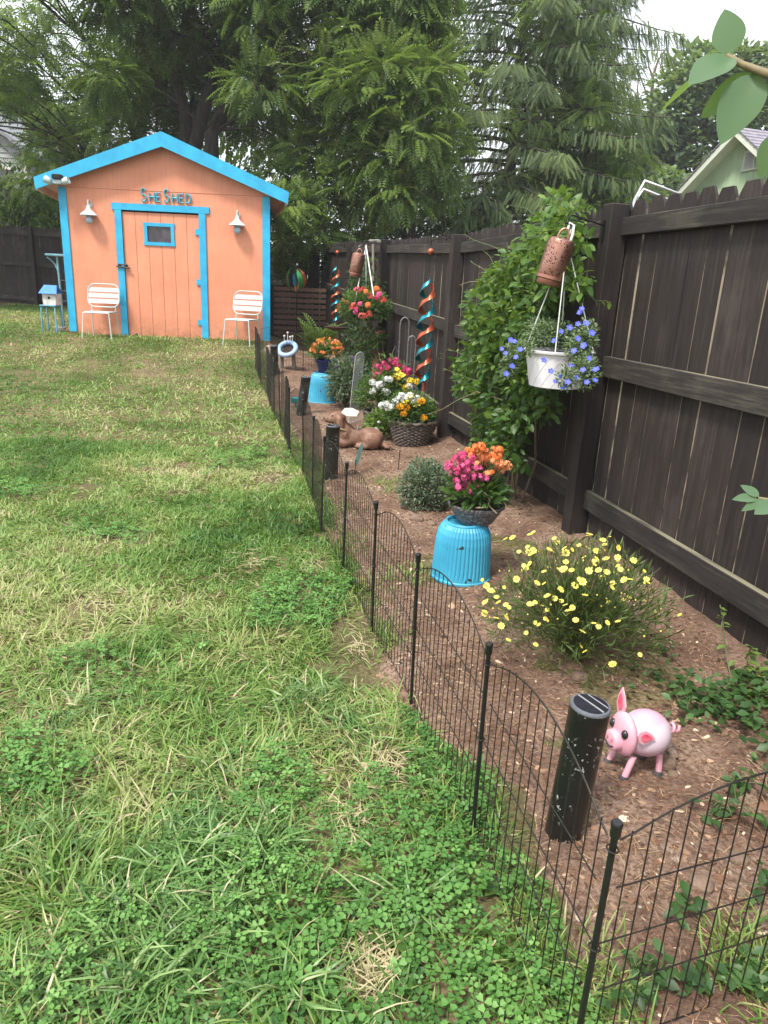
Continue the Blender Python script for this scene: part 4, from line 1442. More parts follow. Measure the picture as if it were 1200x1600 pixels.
# yellow coreopsis
P3 = spot(905, 1045)
core = thing('coreopsis_plant', 'bushy coreopsis with thread leaves and pale yellow daisies by the fence', 'flowering plant', P3)
THREAD_V = [(-.5, 0, 0), (.5, 0, 0), (.25, .6, .08), (0, 1, -.05)]
THREAD_F = [(0, 1, 2), (0, 2, 3)]
N = 3900
cz = np.array(P3) + np.array([0.0, .10, .23])
d = rand_dirs(N, -.75, 1)
rad = rng.random(N) ** .6
Pn = cz + d * np.array([.40, .36, .25]) * (rad * (.8 + .4 * value_noise(d[:, 0], d[:, 1] + d[:, 2], .4, 77)))[:, None]
dirs = d * .5 + rng.normal(0, .45, (N, 3)) + np.array([0, 0, .55])
L = rng.uniform(.03, .085, N)
Mx = frames(dirs, rng.normal(0, 1, (N, 3)), np.stack([np.full(N, .0015), L, L], 1))
leafmat('leaf_thread', [(0, (0.03, 0.05, 0.015, 1)), (.5, (0.065, 0.105, 0.028, 1)), (1, (0.13, 0.175, 0.055, 1))], .25)
scatter('leaves', THREAD_V, THREAD_F, Mx, Pn, 'leaf_thread', core, np.clip(rad * .6 + .2 * d[:, 2] + rng.normal(.1, .15, N), 0, 1))
tips = [np.array(P3) + np.array([math.cos(a) * r_, math.sin(a) * r_ + .08, h]) for a, r_, h in zip(rng.uniform(0, 2 * PI, 130), np.sqrt(rng.random(130)) * .36, rng.uniform(.22, .48, 130))]
COREM = [flower_mesh('flower', 'petal_yellow', 8, .0148, .30, .14, .24, 'flower_eye', True) for _ in range(3)]
flow = []
core_px = [(801, 840), (799, 852), (829, 835), (846, 836), (870, 848), (884, 864), (905, 852), (921, 835), (942, 844), (944, 851), (966, 856), (990, 876), (965, 871), (932, 861), (904, 852), (825, 862), (833, 860), (819, 866), (830, 866), (858, 859), (862, 862), (822, 887), (850, 893), (884, 878), (880, 890), (886, 893), (893, 891), (920, 892), (932, 873), (947, 873), (935, 891), (948, 894), (970, 890), (1009, 911), (1006, 892), (937, 905), (957, 911), (956, 918), (910, 909), (898, 915), (905, 905), (914, 930), (855, 931), (867, 935), (877, 939), (836, 941), (829, 944), (854, 956), (854, 968), (888, 954), (888, 960), (842, 976), (822, 989), (794, 1000), (910, 987), (935, 979), (949, 973), (928, 974), (914, 1018), (957, 1038), (1062, 961), (766, 922), (768, 924), (760, 915), (758, 941), (779, 941), (790, 945), (795, 949), (757, 958), (775, 966), (791, 965), (768, 981), (783, 978), (776, 933), (807, 905), (839, 911), (876, 921), (975, 906), (1010, 905)]
for qx, qy in core_px:
    dd = P3.y + .10 + random.uniform(-.14, .18) - (0.16 if qy > 930 else 0) + (0.10 if qy < 870 else 0)
    p = at_y(qx, qy, dd)
    d_ = ray(qx, qy); rr_ = np.array([.40, .36, .25]) * random.uniform(.92, 1.08)      # near side of the mound
    oc = (CAM - cz) / rr_; dv_ = d_ / rr_
    A2, B2, C2 = dv_ @ dv_, 2 * oc @ dv_, oc @ oc - 1
    disc = B2 * B2 - 4 * A2 * C2
    if disc > 0:
        p = Vector(CAM + d_ * ((-B2 - math.sqrt(disc)) / (2 * A2)))
    if p.z < P3.z + .05: p.z = P3.z + .06
    put(random.choice(COREM), core, p, random.uniform(.7, 1.2), .5, (0, -.45, 0))
    flow.append(np.array(p))
    if random.random() < .65:
        p = p + Vector((random.gauss(0, .03), random.gauss(0, .02), random.gauss(.01, .02)))
        put(random.choice(COREM), core, p, random.uniform(.55, .95), .7, (0, -.3, 0))
        flow.append(np.array(p))
for _ in range(26):
    a, r_ = random.uniform(0, 2 * PI), random.uniform(.1, .38)
    p = np.array(P3) + np.array([math.cos(a) * r_, math.sin(a) * r_ + .1, .44 - .5 * r_ + random.uniform(-.06, .05)])
    put(random.choice(COREM), core, p, random.uniform(.6, 1.0), .5)
    flow.append(p)
stems(core, 'stalks', 'green_stem', np.array(P3) + np.array([0, .06, 0]), tips + flow, .0016)
bud = MB().sphere((0, 0, 0), .004, 6, 4).mesh('flower_bud', 'petal_yellow')
for _ in range(70):
    a, r_ = random.uniform(0, 2 * PI), random.uniform(.1, .42)
    put(bud, core, np.array(P3) + np.array([math.cos(a) * r_, math.sin(a) * r_ + .1, .47 - .5 * r_ + random.uniform(-.08, .07)]))

# silvery catmint mound
P4 = spot(662, 800)
cat = thing('catmint_mound', 'rounded grey-green catmint mound beside the nearer turquoise planter', 'shrub', P4)
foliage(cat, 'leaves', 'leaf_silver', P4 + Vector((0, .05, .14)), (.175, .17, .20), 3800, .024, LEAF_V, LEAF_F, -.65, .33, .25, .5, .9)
stems(cat, 'stalks', 'green_stem', P4 + Vector((0, .05, .01)), [np.array(P4) + d * np.array([.15, .15, .3]) for d in rand_dirs(40, .3, 1)], .002)
# purple salvia bush
P5 = spot(538, 640)
sal = thing('salvia_bush', 'leafy grey-green bush with a purple spike by the farther planter', 'shrub', P5)
k5 = mpp(P5)
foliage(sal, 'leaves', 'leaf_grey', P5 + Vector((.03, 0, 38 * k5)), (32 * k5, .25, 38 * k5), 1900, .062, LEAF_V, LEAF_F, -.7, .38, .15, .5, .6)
stems(sal, 'stalks', 'green_stem', P5, [np.array(P5) + d * np.array([.2, .2, .5]) for d in rand_dirs(30, .3, 1)], .004)
for q in ((551, 562), (525, 575), (560, 580)):
    a = at_y(q[0], q[1], P5.y)
    mb = MB()
    for i in range(26):
        mb.sphere(a + Vector((random.gauss(0, .012), random.gauss(0, .012), (i / 26 - .5) * .09)), .009, 5, 4)
    mb.build('flower_spike', 'petal_purple', sal, True, world=True)

# ================================================================== wicker basket planter
mt, n, b = base_mat('wicker')
c = ramp(n, noise(n, 28, 5, coords(n, (1, 1, 3)), .7), [(0.32, (0.05, 0.04, 0.035, 1)), (0.55, (0.15, 0.12, 0.10, 1)), (0.75, (0.36, 0.30, 0.26, 1))])
n.links.new(c, b.inputs['Base Color']); b.inputs['Roughness'].default_value = .7


def wicker_basket(parent, R, Hh, part='basket'):
    seg = 72
    rows = 15
    mb = MB()
    for row in range(rows):
        z = Hh * (row + .5) / rows
        r0 = R * (.66 + .34 * (z / Hh) ** .8)
        pts = []
        for k in range(seg):
            a = 2 * PI * k / seg
            wv = .012 * math.cos(k * PI / 2 + (PI if row % 2 else 0))
            pts.append(((r0 + wv) * math.cos(a), (r0 + wv) * math.sin(a), z + .003 * math.sin(k * 1.7 + row)))
        mb.tube(pts, Hh / rows * .54, 5, closed=True)
    o = mb.build(part, 'wicker', parent, True)
    MB().lathe([(R * .62, 0), (R * .80, Hh * .45), (R * .955, Hh * .97)], 32, cap=(True, False)).build('liner', 'potting_soil', parent)
    MB().tube([((R * 1.02) * math.cos(a), (R * 1.02) * math.sin(a), Hh + .006 + .006 * math.sin(a * 14)) for a in np.linspace(0, 2 * PI, 56, endpoint=False)], .017, 6, closed=True).build('rim', 'wicker', parent, True)
    MB().lathe([(R * .93, Hh * .9), (.01, Hh * .93)], 24, cap=(False, True)).build('soil', 'potting_soil', parent)


P6 = spot(643, 699)
k6 = mpp(P6)
R6, H6 = 36.5 * k6, 0.235
wk = thing('wicker_planter', 'brown wicker basket of white and yellow flowers on the bed', 'potted plant', P6 + Vector((0, .1, 0)))
wicker_basket(wk, R6, H6)
c6 = wk.location + Vector((0, 0, H6))
foliage(wk, 'leaves', 'leaf_mid', c6 + Vector((-.05, -.02, .08)), (.27, .24, .20), 2600, .045, LEAF_V, LEAF_F, -.4, .42, .3, .5, .6)
WHT = [cluster_mesh('flower_cluster', 'petal_white', .036, 26, .016) for _ in range(3)]
MARI = [ball_flower('flower', 'petal_' + k, .034, 34) for k in ('gold', 'gold', 'lemon')]
PANSY = [flower_mesh('flower', 'petal_lemon', 5, .032, .42, .2, .2, 'flower_eye') for _ in range(2)]
for q in ((604, 632), (612, 636), (618, 628), (628, 618), (636, 622), (645, 628), (651, 622), (606, 638), (597, 634), (623, 622), (641, 619), (648, 629), (631, 626)):
    put(random.choice(WHT), wk, at_y(q[0], q[1], c6.y - .14), random.uniform(.8, 1.05), .3, (0, -.6, 0))
for q in ((625, 636), (635, 637), (631, 646), (659, 627), (662, 653)):
    put(random.choice(MARI[:2]), wk, at_y(q[0], q[1], c6.y - .22), 1.0, .2, (0, -.9, 0))
for q in ((638, 624), (641, 619), (648, 633), (653, 630), (633, 627), (655, 626)):
    put(random.choice(PANSY), wk, at_y(q[0], q[1], c6.y - .16), random.uniform(.8, 1.1), .3, (0, -.8, 0))
# ground-level flowers spilling at its left
P6b = spot(590, 690)
sp_ = thing('low_flower_clump', 'low green clump with a few white flowers left of the wicker basket', 'flowering plant', P6b + Vector((0, .2, 0)))
foliage(sp_, 'leaves', 'leaf_lime', sp_.location + Vector((.08, 0, .12)), (.20, .2, .19), 1000, .06, LEAF_V, LEAF_F, -.4, .42, .3, .5, .6)
for q in ((583, 675), (587, 672), (592, 660), (600, 648)):
    put(random.choice(WHT), sp_, at_y(q[0], q[1], P6b.y - .02), .7 if q[1] > 665 else .4, .3, (0, -.6, 0))

# pot behind it, with magenta, yellow and white flowers
P7 = fp(3.35, 0.55); P7.z = top_z(P7.x, P7.y)
rp = thing('wicker_planter', 'rear wicker basket of magenta, yellow and white flowers by the fence', 'potted plant', P7)
wicker_basket(rp, .19, .2)
foliage(rp, 'leaves', 'leaf_mid', P7 + Vector((0, 0, .36)), (.30, .22, .25), 2000, .05, LEAF_V, LEAF_F, -.4, .42, .3, .5, .6)
foliage(rp, 'tall_leaves', 'leaf_mid', P7 + Vector((.05, .05, .55)), (.24, .15, .25), 500, .05, LEAF_V, LEAF_F, -.6, .6, .4, .5, .5)
MAG = [cluster_mesh('flower_cluster', 'petal_magenta', .036, 22, .019) for _ in range(2)]
stemt = []
for q in ((590, 573), (600, 569), (597, 577), (606, 576), (611, 564), (619, 564), (616, 568), (622, 570), (588, 587), (594, 586), (632, 577), (638, 580), (629, 580), (585, 590), (637, 584)):
    p = at_y(q[0], q[1], P7.y + .05); stemt.append(p)
    put(random.choice(MAG), rp, p, random.uniform(.75, 1.05), .3, (0, -.5, 0))
for q in ((620, 577), (623, 583), (617, 587), (626, 586), (613, 590), (629, 586), (622, 591), (641, 596), (651, 597), (633, 607), (622, 600), (640, 600)):
    p = at_y(q[0], q[1], P7.y - .06); stemt.append(p)
    put(random.choice(PANSY + MARI[2:]), rp, p, random.uniform(.8, 1.15), .3, (0, -.8, 0))
for q in ((582, 598), (588, 604), (596, 600), (604, 592), (583, 612), (605, 613), (600, 611), (592, 602), (609, 593), (640, 604)):
    p = at_y(q[0], q[1], P7.y - .14); stemt.append(p)
    put(random.choice(WHT), rp, p, random.uniform(.8, 1.1), .3, (0, -.6, 0))
stems(rp, 'stalks', 'green_stem', P7 + Vector((0, 0, .18)), stemt, .003)

# ================================================================== dog statue
mt, n, b = base_mat('bronze_resin')
v = coords(n)
n.links.new(ramp(n, noise(n, 16, 6, v, .6), [(0.32, (0.10, 0.048, 0.03, 1)), (0.6, (0.24, 0.125, 0.08, 1)), (0.75, (0.36, 0.23, 0.16, 1))]), b.inputs['Base Color'])
b.inputs['Roughness'].default_value = .7


def blob_mesh(name, balls, mat, voxel=.012, smooth=6):
    mb = MB()
    for c_, r_, *rot in balls:
        mb.sphere(c_, r_, 16, 10, rot[0] if rot else None)
    me = mb.mesh(name, mat)
    tmp = bpy.data.objects.new('tmp', me); col.objects.link(tmp)
    md = tmp.modifiers.new('r', 'REMESH'); md.mode = 'VOXEL'; md.voxel_size = voxel
    sm = tmp.modifiers.new('s', 'SMOOTH'); sm.iterations = smooth; sm.factor = .5
    dg = bpy.context.evaluated_depsgraph_get()
    me2 = bpy.data.meshes.new_from_object(tmp.evaluated_get(dg))
    bpy.data.objects.remove(tmp)
    me2.name = name
    me2.materials.clear(); me2.materials.append(MATS[mat])
    me2.polygons.foreach_set('use_smooth', [True] * len(me2.polygons))
    return me2


P8 = spot(556, 704)
dog_scale = .9
dog = thing('dog_statue', 'brown statue of a lying dog with its head raised', 'statue', P8 + Vector((0, .06, -.005)), math.radians(185))
RX = lambda a: Matrix.Rotation(math.radians(a), 3, 'Y')
# +X is forward (left in the photograph)
balls = [((-.14, 0, .105), (.15, .105, .115)), ((.0, 0, .11), (.16, .10, .10)), ((.12, 0, .14), (.11, .09, .12)), ((.165, 0, .20), (.085, .08, .115), RX(10)),
         ((.205, 0, .305), (.088, .076, .074)), ((.275, 0, .292), (.062, .050, .046), RX(4)), ((.318, 0, .288), (.032, .038, .034)),
         ((.175, .078, .262), (.038, .018, .078), RX(8)), ((.175, -.078, .262), (.038, .018, .078), RX(8)),
         ((.18, .075, .05), (.12, .035, .042)), ((.29, .075, .032), (.055, .034, .030)), ((.18, -.075, .05), (.12, .035, .042)), ((.29, -.075, .032), (.055, .034, .030)),
         ((-.16, .085, .085), (.10, .055, .085)), ((-.16, -.085, .085), (.10, .055, .085)), ((-.06, .11, .03), (.09, .03, .03)), ((-.06, -.11, .03), (.09, .03, .03)),
         ((-.29, .03, .035), (.06, .03, .03)), ((-.33, .08, .025), (.04, .035, .02))]
link('body', blob_mesh('body', balls, 'bronze_resin', .011, 5), dog)
for sy in (-1, 1):
    MB().sphere((.262, sy * .046, .335), .010, 8, 6).build('eye', 'pig_eye', dog, True)
MB().sphere((.345, 0, .298), (.013, .018, .014), 10, 6).build('nose', 'pig_eye', dog, True)
MB().tube([(.16 + .092 * math.cos(a), .09 * math.sin(a), .205 + .03 * math.cos(a)) for a in np.linspace(0, 2 * PI, 20, endpoint=False)], .008, 6, closed=True).build('collar', 'dry_stem', dog, True)

dog.scale = (dog_scale,) * 3
# white card on a wire stake, teal leaf stake, clear paddle
pmat('white_card', (0.58, 0.53, 0.43, 1), (0.46, 0.41, 0.32, 1), 10, .5, bumps=0)
p = at_y(556, 706, P8.y + .0); p.z = top_z(p.x, p.y)
tp = at_y(548, 644, P8.y)
cd = thing('garden_stake', 'small white plate on a thin wire stake above the dog statue', 'garden stake', p)
MB().tube([p, Vector((p.x + .012, p.y, tp.z))], .003, 6).build('wire', 'silver_strip', cd, world=True)
MB().prism([(-.075, -.03), (-.02, -.06), (.07, -.045), (.085, .02), (.02, .05), (-.05, .03)], .008, lambda u, q, d: (tp.x + u - .01, tp.y + q, tp.z + d + u * -.12 + q * .55)).build('plate', 'white_card', cd, world=True)
pmat('verdigris', (0.05, 0.27, 0.27, 1), (0.12, 0.17, 0.14, 1), 25, .55, .3)
b0 = spot(555, 742); tpz = at_y(559, 690, b0.y).z
tk = thing('garden_stake', 'teal metal leaf on a short stake in front of the dog statue', 'garden stake', b0)
MB().tube([(0, 0, -.05), (0, 0, .12)], .003, 6).build('wire', 'wire_black', tk)
hh = tpz - b0.z - .06
poly = [(0, 0), (.02, .06), (.026, .13), (.016, .17), (.028, .2), (.014, .26), (0, .3), (-.012, .24), (-.022, .17), (-.014, .13), (-.022, .07)]
MB().prism([(u * .8 + q * .16, q * hh / .3) for u, q in poly], .005, lambda u, q, d: (u, d + .05 * u, q + .06)).build('leaf', 'verdigris', tk)
mt, n, b = base_mat('clear_acrylic')
b.inputs['Base Color'].default_value = (.92, .95, .94, 1); b.inputs['Roughness'].default_value = .08
b.inputs['Transmission Weight'].default_value = .82; b.inputs['IOR'].default_value = 1.2
pmat('acrylic_edge', (0.72, 0.75, 0.72, 1), None, 10, .25, bumps=0)
b0 = spot(551, 664)
yb = b0.y
tpp = at_y(563, 550, yb)
pad = thing('clear_paddle', 'tall clear round-topped panel leaning in the bed behind the dog statue', 'garden stake', b0)
w_ = .062; Lp = tpp.z - b0.z
out = [(-w_, 0), (w_, 0)] + [(w_ * math.cos(a), Lp - w_ + w_ * math.sin(a)) for a in np.linspace(0, PI, 11)]
fnp = lambda u, q, d: (u * .75 + (tpp.x - b0.x) * q / Lp, d + u * .55, q)
MB().prism(out, .006, fnp).build('sheet', 'clear_acrylic', pad)
MB().tube([fnp(u, q, .003) for u, q in out[1:] + out[:1]], .0026, 6).build('edge', 'acrylic_edge', pad, True)

# ================================================================== vine on the fence
LEAFV = LEAF_V
vine = thing('climbing_vine', 'big leafy climbing vine covering the fence left of the tall post', 'vine', fp(1.1, .12, top_z(*fp(1.1, .12)[:2])))
N0 = 5200
cl_ = []                                         # clumps (px, py, radius px) read off the photograph, on the boards
for q in [(885, 345, 30), (855, 370, 40), (900, 380, 26), (830, 400, 42), (870, 420, 45), (800, 425, 38), (905, 440, 26), (790, 460, 42), (840, 470, 45), (760, 480, 36), (800, 510, 45), (760, 530, 40), (840, 530, 42), (780, 570, 42), (745, 555, 30), (820, 590, 40), (850, 600, 30), (770, 620, 40), (810, 640, 38), (790, 670, 36), (735, 600, 26), (760, 660, 30), (775, 695, 22), (800, 700, 22), (725, 570, 18), (855, 640, 22), (755, 695, 26), (868, 318, 18), (770, 440, 22), (745, 510, 22), (815, 725, 14)]:
    for dist in (0.10, 0.30):
        p = on_fence(q[0], q[1], dist)
        cl_.append((np.array(p), q[2] * mpp(p)))
Ps, Ds = [], []
for c_, r_ in cl_:
    r_ *= random.uniform(.7, 1.05)
    k = int(12 + 900 * r_ * r_ * 5.2)
    d = rand_dirs(k, -1, 1)
    rad = rng.random(k) ** .4
    Ps.append(c_ + d * rad[:, None] * np.array([r_, r_ * .9, r_]))
    Ds.append(d)
Pv = np.concatenate(Ps); Dv = np.concatenate(Ds)
dd = fence_d(Pv[:, 0], Pv[:, 1])
keep = dd > 0.0
Pv, Dv = Pv[keep], Dv[keep]
N = len(Pv)
toward = -np.array([FN[0], FN[1], 0])
dirs = Dv * .6 + rng.normal(0, .6, (N, 3)) + toward * .4 + np.array([0, 0, -.35])
nor = toward * .5 + np.array([0, 0, .9]) + rng.normal(0, .6, (N, 3))
sz = rng.uniform(.035, .088, N)
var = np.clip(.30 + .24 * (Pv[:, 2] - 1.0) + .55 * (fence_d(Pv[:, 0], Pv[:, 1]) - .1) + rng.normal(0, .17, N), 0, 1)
var[rng.random(N) < .06] = .95
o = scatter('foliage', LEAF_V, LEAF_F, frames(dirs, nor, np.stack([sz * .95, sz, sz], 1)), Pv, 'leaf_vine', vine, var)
tag(o, kind='stuff')
# runners reaching out, each with small leaves along it
lf_me = MB().add([Vector(q) for q in LEAF_V], LEAF_F).mesh('leaf', 'leaf_lime')
a_ = lf_me.attributes.new('var', 'FLOAT', 'POINT')
a_.data.foreach_set('value', [.75] * len(lf_me.vertices))


def runner(parent, pxs, dist0, dist1, r=.0035, leaves=8, size=.045, mat='green_stem', fz=0.0):
    pts = [on_fence(q[0], q[1], dist0 + (dist1 - dist0) * i / (len(pxs) - 1)) for i, q in enumerate(pxs)]
    MB().tube(pts, [r * (1 - .6 * i / (len(pts) - 1)) for i in range(len(pts))], 5).build('runner', mat, parent, True, world=True)
    for k in range(leaves):
        t_ = (k + .7) / leaves * (len(pts) - 1)
        i = min(int(t_), len(pts) - 2)
        p = pts[i].lerp(pts[i + 1], t_ - i)
        d = Vector((random.uniform(-1, 1), random.uniform(-.7, .3), random.uniform(-.6, .5)))
        q = d.to_track_quat('Y', 'Z').to_euler()
        link('leaf', lf_me, parent, p - parent_loc(parent), q, size * random.uniform(.6, 1.1))


runner(vine, [(770, 570), (745, 560), (720, 552), (700, 545), (685, 562)], .3, .45, leaves=10)
runner(vine, [(790, 610), (760, 600), (730, 590), (705, 580), (690, 575)], .3, .5, leaves=9)
runner(vine, [(785, 625), (745, 612), (715, 625), (690, 640), (665, 648)], .3, .5, .004, 7, .035, 'dry_stem')
runner(vine, [(850, 350), (835, 335), (822, 325), (790, 320)], .2, .3, leaves=6, size=.035)
runner(vine, [(790, 430), (760, 440), (735, 440), (718, 445)], .2, .35, leaves=6, size=.03, mat='dry_stem')
runner(vine, [(800, 400), (770, 385), (740, 375), (725, 365)], .2, .3, leaves=6, size=.03)
runner(vine, [(880, 335), (870, 310), (855, 300), (848, 285)], .15, .2, leaves=9, size=.045)
runner(vine, [(905, 345), (915, 330), (930, 325), (940, 315)], .15, .2, leaves=6, size=.03)
runner(vine, [(800, 440), (775, 420), (765, 400), (755, 392)], .25, .3, leaves=6, size=.04)
runner(vine, [(840, 470), (800, 480), (770, 500), (740, 495), (720, 492)], .35, .4, leaves=8, size=.04)
runner(vine, [(905, 440), (930, 470), (945, 470), (955, 472)], .1, .15, leaves=5, size=.05)
for k in range(16):                                # wispy shoots standing out from the mass
    q0 = random.choice(((880, 335), (850, 365), (800, 425), (765, 480), (745, 520), (735, 570), (750, 620), (860, 340), (905, 360), (780, 450)))
    ex, ey = random.uniform(-46, 8), random.uniform(-48, 26)
    if q0[0] > 840: ex, ey = random.uniform(-30, 34), random.uniform(-52, -14)
    runner(vine, [q0, (q0[0] + ex * .5, q0[1] + ey * .5 - 8), (q0[0] + ex, q0[1] + ey)], .22, .34, .0022, 7, .034, random.choice(('green_stem', 'dry_stem')))
mb = MB()
for k in range(9):
    s0 = random.uniform(.5, 1.5)
    a = fp(s0, .08, 0.05)
    pts = [a]
    for j in range(6):
        a = a + Vector((random.uniform(-.12, .10), random.uniform(-.05, .12), .3))
        pts.append(Vector((a.x, a.y, a.z)))
    pts = [fp(float(fence_s(q.x, q.y)), max(.03, min(.2, float(fence_d(q.x, q.y)))), q.z) for q in pts]
    mb.tube(pts, [.009 - .001 * i for i in range(len(pts))], 5)
mb.build('main_stems', 'woody_stem', vine, True, world=True)

# smaller vine behind the far basket
vine2 = thing('climbing_vine', 'smaller dark vine on the fence below the far hanging basket', 'vine', fp(6.6, .15, top_z(*fp(6.6, .15)[:2])))
Ps, Ds = [], []
for q in [(568, 530, 26), (585, 520, 20), (572, 555, 26), (560, 580, 24), (582, 560, 20), (580, 590, 18), (568, 600, 18), (545, 530, 18), (548, 560, 16), (565, 430, 20), (575, 415, 16), (560, 450, 20), (585, 440, 14), (592, 530, 12), (550, 505, 14)]:
    p = on_fence(q[0], q[1], .18); r_ = q[2] * mpp(p)
    k = int(50 + 2600 * r_ * r_)
    d = rand_dirs(k)
    Ps.append(np.array(p) + d * (rng.random(k) ** .4)[:, None] * np.array([r_, .16, r_])); Ds.append(d)
Pv = np.concatenate(Ps); Dv = np.concatenate(Ds); kk = fence_d(Pv[:, 0], Pv[:, 1]) > 0; Pv, Dv = Pv[kk], Dv[kk]
N = len(Pv); sz = rng.uniform(.05, .10, N)
o = scatter('foliage', LEAF_V, LEAF_F, frames(Dv * .5 + rng.normal(0, .5, (N, 3)) + toward * .4 + np.array([0, 0, -.5]), toward * .5 + np.array([0, 0, .9]) + rng.normal(0, .4, (N, 3)), np.stack([sz * .8, sz, sz], 1)), Pv, 'leaf_dark', vine2, np.clip(.3 + rng.normal(0, .2, N) + .25 * (Pv[:, 2] > 1.4), 0, 1))
tag(o, kind='stuff')
stems(vine2, 'main_stems', 'woody_stem', vine2.location, [fp(6.5 + random.uniform(-.6, .6), .1, random.uniform(.8, 1.9)) for _ in range(8)], .008)

# ================================================================== hanging baskets, copper lanterns
pmat('white_plastic', (0.80, 0.80, 0.82, 1), (0.72, 0.72, 0.75, 1), 6, .4, bumps=0.03)
pmat('white_strap', (0.78, 0.78, 0.76, 1), None, 10, .6, bumps=0)
mt, n, b = base_mat('copper')
v = coords(n)
vt = n.nodes.new('ShaderNodeTexVoronoi'); vt.inputs['Scale'].default_value = 42; n.links.new(v, vt.inputs['Vector'])
n.links.new(ramp(n, noise(n, 8, 4, v), [(0.35, (0.34, 0.15, 0.10, 1)), (0.7, (0.48, 0.25, 0.18, 1))]), b.inputs['Base Color'])
b.inputs['Metallic'].default_value = .75; b.inputs['Roughness'].default_value = .38
mt, n, b = base_mat('copper_cut')
v = coords(n)
vt = n.nodes.new('ShaderNodeTexVoronoi'); vt.inputs['Scale'].default_value = 85; n.links.new(v, vt.inputs['Vector'])
wv = n.nodes.new('ShaderNodeTexVoronoi'); wv.inputs['Scale'].default_value = 17; n.links.new(v, wv.inputs['Vector'])
f1 = ramp(n, vt.outputs['Distance'], [(0.30, (1, 1, 1, 1)), (0.38, (0, 0, 0, 1))])
f2 = ramp(n, wv.outputs['Distance'], [(0.62, (1, 1, 1, 1)), (0.75, (0, 0, 0, 1))])
ff_ = mixc(n, 1.0, f1, f2, 'MULTIPLY')
c = mixc(n, ff_, ramp(n, noise(n, 8, 4, v), [(0.35, (0.34, 0.165, 0.12, 1)), (0.7, (0.47, 0.26, 0.20, 1))]), (0.04, 0.022, 0.017, 1))
n.links.new(c, b.inputs['Base Color'])
b.inputs['Metallic'].default_value = .9; b.inputs['Roughness'].default_value = .36


def lantern(top, R, Hh, label, tilt=0.0):
    t = thing('copper_lantern', label, 'lantern', top, 0, 'pierced copper lanterns on the fence')
    t.rotation_euler = (tilt * .3, tilt, 0)
    z0 = -.07 - Hh
    MB().lathe([(R * .95, z0 + .035), (R, z0 + .045), (R, -.10), (R * .9, -.078), (R * .5, -.068), (.012, -.066)], 36, cap=(False, True)).build('shell', 'copper_cut', t, True)
    MB().lathe([(R * .80, z0), (R * .88, z0 + .006), (R * .88, z0 + .028), (R * 1.03, z0 + .034), (R * 1.03, z0 + .05), (R * .98, z0 + .05)], 36, cap=(True, False)).build('base', 'copper', t, True)
    MB().tube([(R * .38 * math.cos(a), 0, -.07 + .05 * math.sin(a)) for a in np.linspace(0, PI, 12)], .006, 8).build('handle', 'copper', t, True)
    return t


# near basket
leafmat('leaf_basket', [(0, (0.05, 0.08, 0.045, 1)), (.5, (0.115, 0.175, 0.08, 1)), (1, (0.20, 0.27, 0.14, 1))], .2, .6)
HP_ = on_fence(893, 352, .36)                    # the hook
kb = mpp(HP_)
pmat('iron_black', (0.015, 0.015, 0.016, 1), None, 30, .5, .5)
arm0 = fp(-.04, .062, HP_.z + .03)
hk = thing('hook_bracket', 'black iron arm on the fence holding the near hanging basket', 'bracket', arm0)
MB().tube([arm0, Vector((HP_.x, HP_.y, HP_.z + .05)), Vector((HP_.x - .03, HP_.y - .01, HP_.z + .035)), Vector((HP_.x - .035, HP_.y - .01, HP_.z + .01)), Vector((HP_.x - .0, HP_.y, HP_.z - .0)), Vector((HP_.x + .012, HP_.y, HP_.z + .012))], .0042, 8).build('arm', 'iron_black', hk, True, world=True)
MB().box(arm0 + Vector((0.0, 0, -.03)), (.03, .01, .11), Matrix.Rotation(FANG, 3, 'Z')).build('plate', 'iron_black', hk, world=True)
PB = on_fence(864, 604, .36)                      # bottom of the pot
rim_z = on_fence(862, 545, .36).z
RBk = 53 * mpp(PB); HB = rim_z - PB.z
PB = PB + Vector((.015, .02, 0))
hb = thing('hanging_basket', 'white hanging pot of trailing blue flowers on the near fence post', 'hanging basket', PB)
prof = [(.72, 0), (.76, .01), (.95, .90), (1.0, .905), (1.02, .93), (1.02, 1.0), (.96, 1.0), (.93, .9)]
seg = 96
MB().lathe([(RBk * r, HB * z) for r, z in prof], seg, cap=(True, False)).build('pot', 'white_plastic', hb, True)
for j in range(16):                                # swirling ribs
    MB().tube([(RBk * (.765 + .185 * q) * math.cos(j * PI / 8 + q * .75), RBk * (.765 + .185 * q) * math.sin(j * PI / 8 + q * .75), HB * (.02 + .86 * q)) for q in np.linspace(0, 1, 8)], .0016, 4).build('rib', 'white_plastic', hb, True)
MB().lathe([(RBk * .93, HB * .9), (.01, HB * .95)], 24, cap=(False, True)).build('soil', 'potting_soil', hb)
hook_l = HP_ - PB
sway = Vector((0, 0, 0))
for a in (-1.9, -.25, 1.3, 2.8):
    e_ = Vector((RBk * .97 * math.cos(a), RBk * .97 * math.sin(a), HB))
    MB().tube([hook_l + Vector((0, 0, -.02)), hook_l + Vector((-.02, 0, -.14)) * .6, e_], .0030, 6).build('strap', 'white_strap', hb, True)
MB().tube([hook_l + Vector((-.012, 0, -.13)), hook_l + Vector((.012, 0, -.05)), hook_l + Vector((.012, 0, .0)), hook_l + Vector((-.012, 0, .012)), hook_l + Vector((-.016, 0, -.02))], .008, 8).build('hanger', 'white_strap', hb, True)
bc = PB + Vector((0, 0, HB))
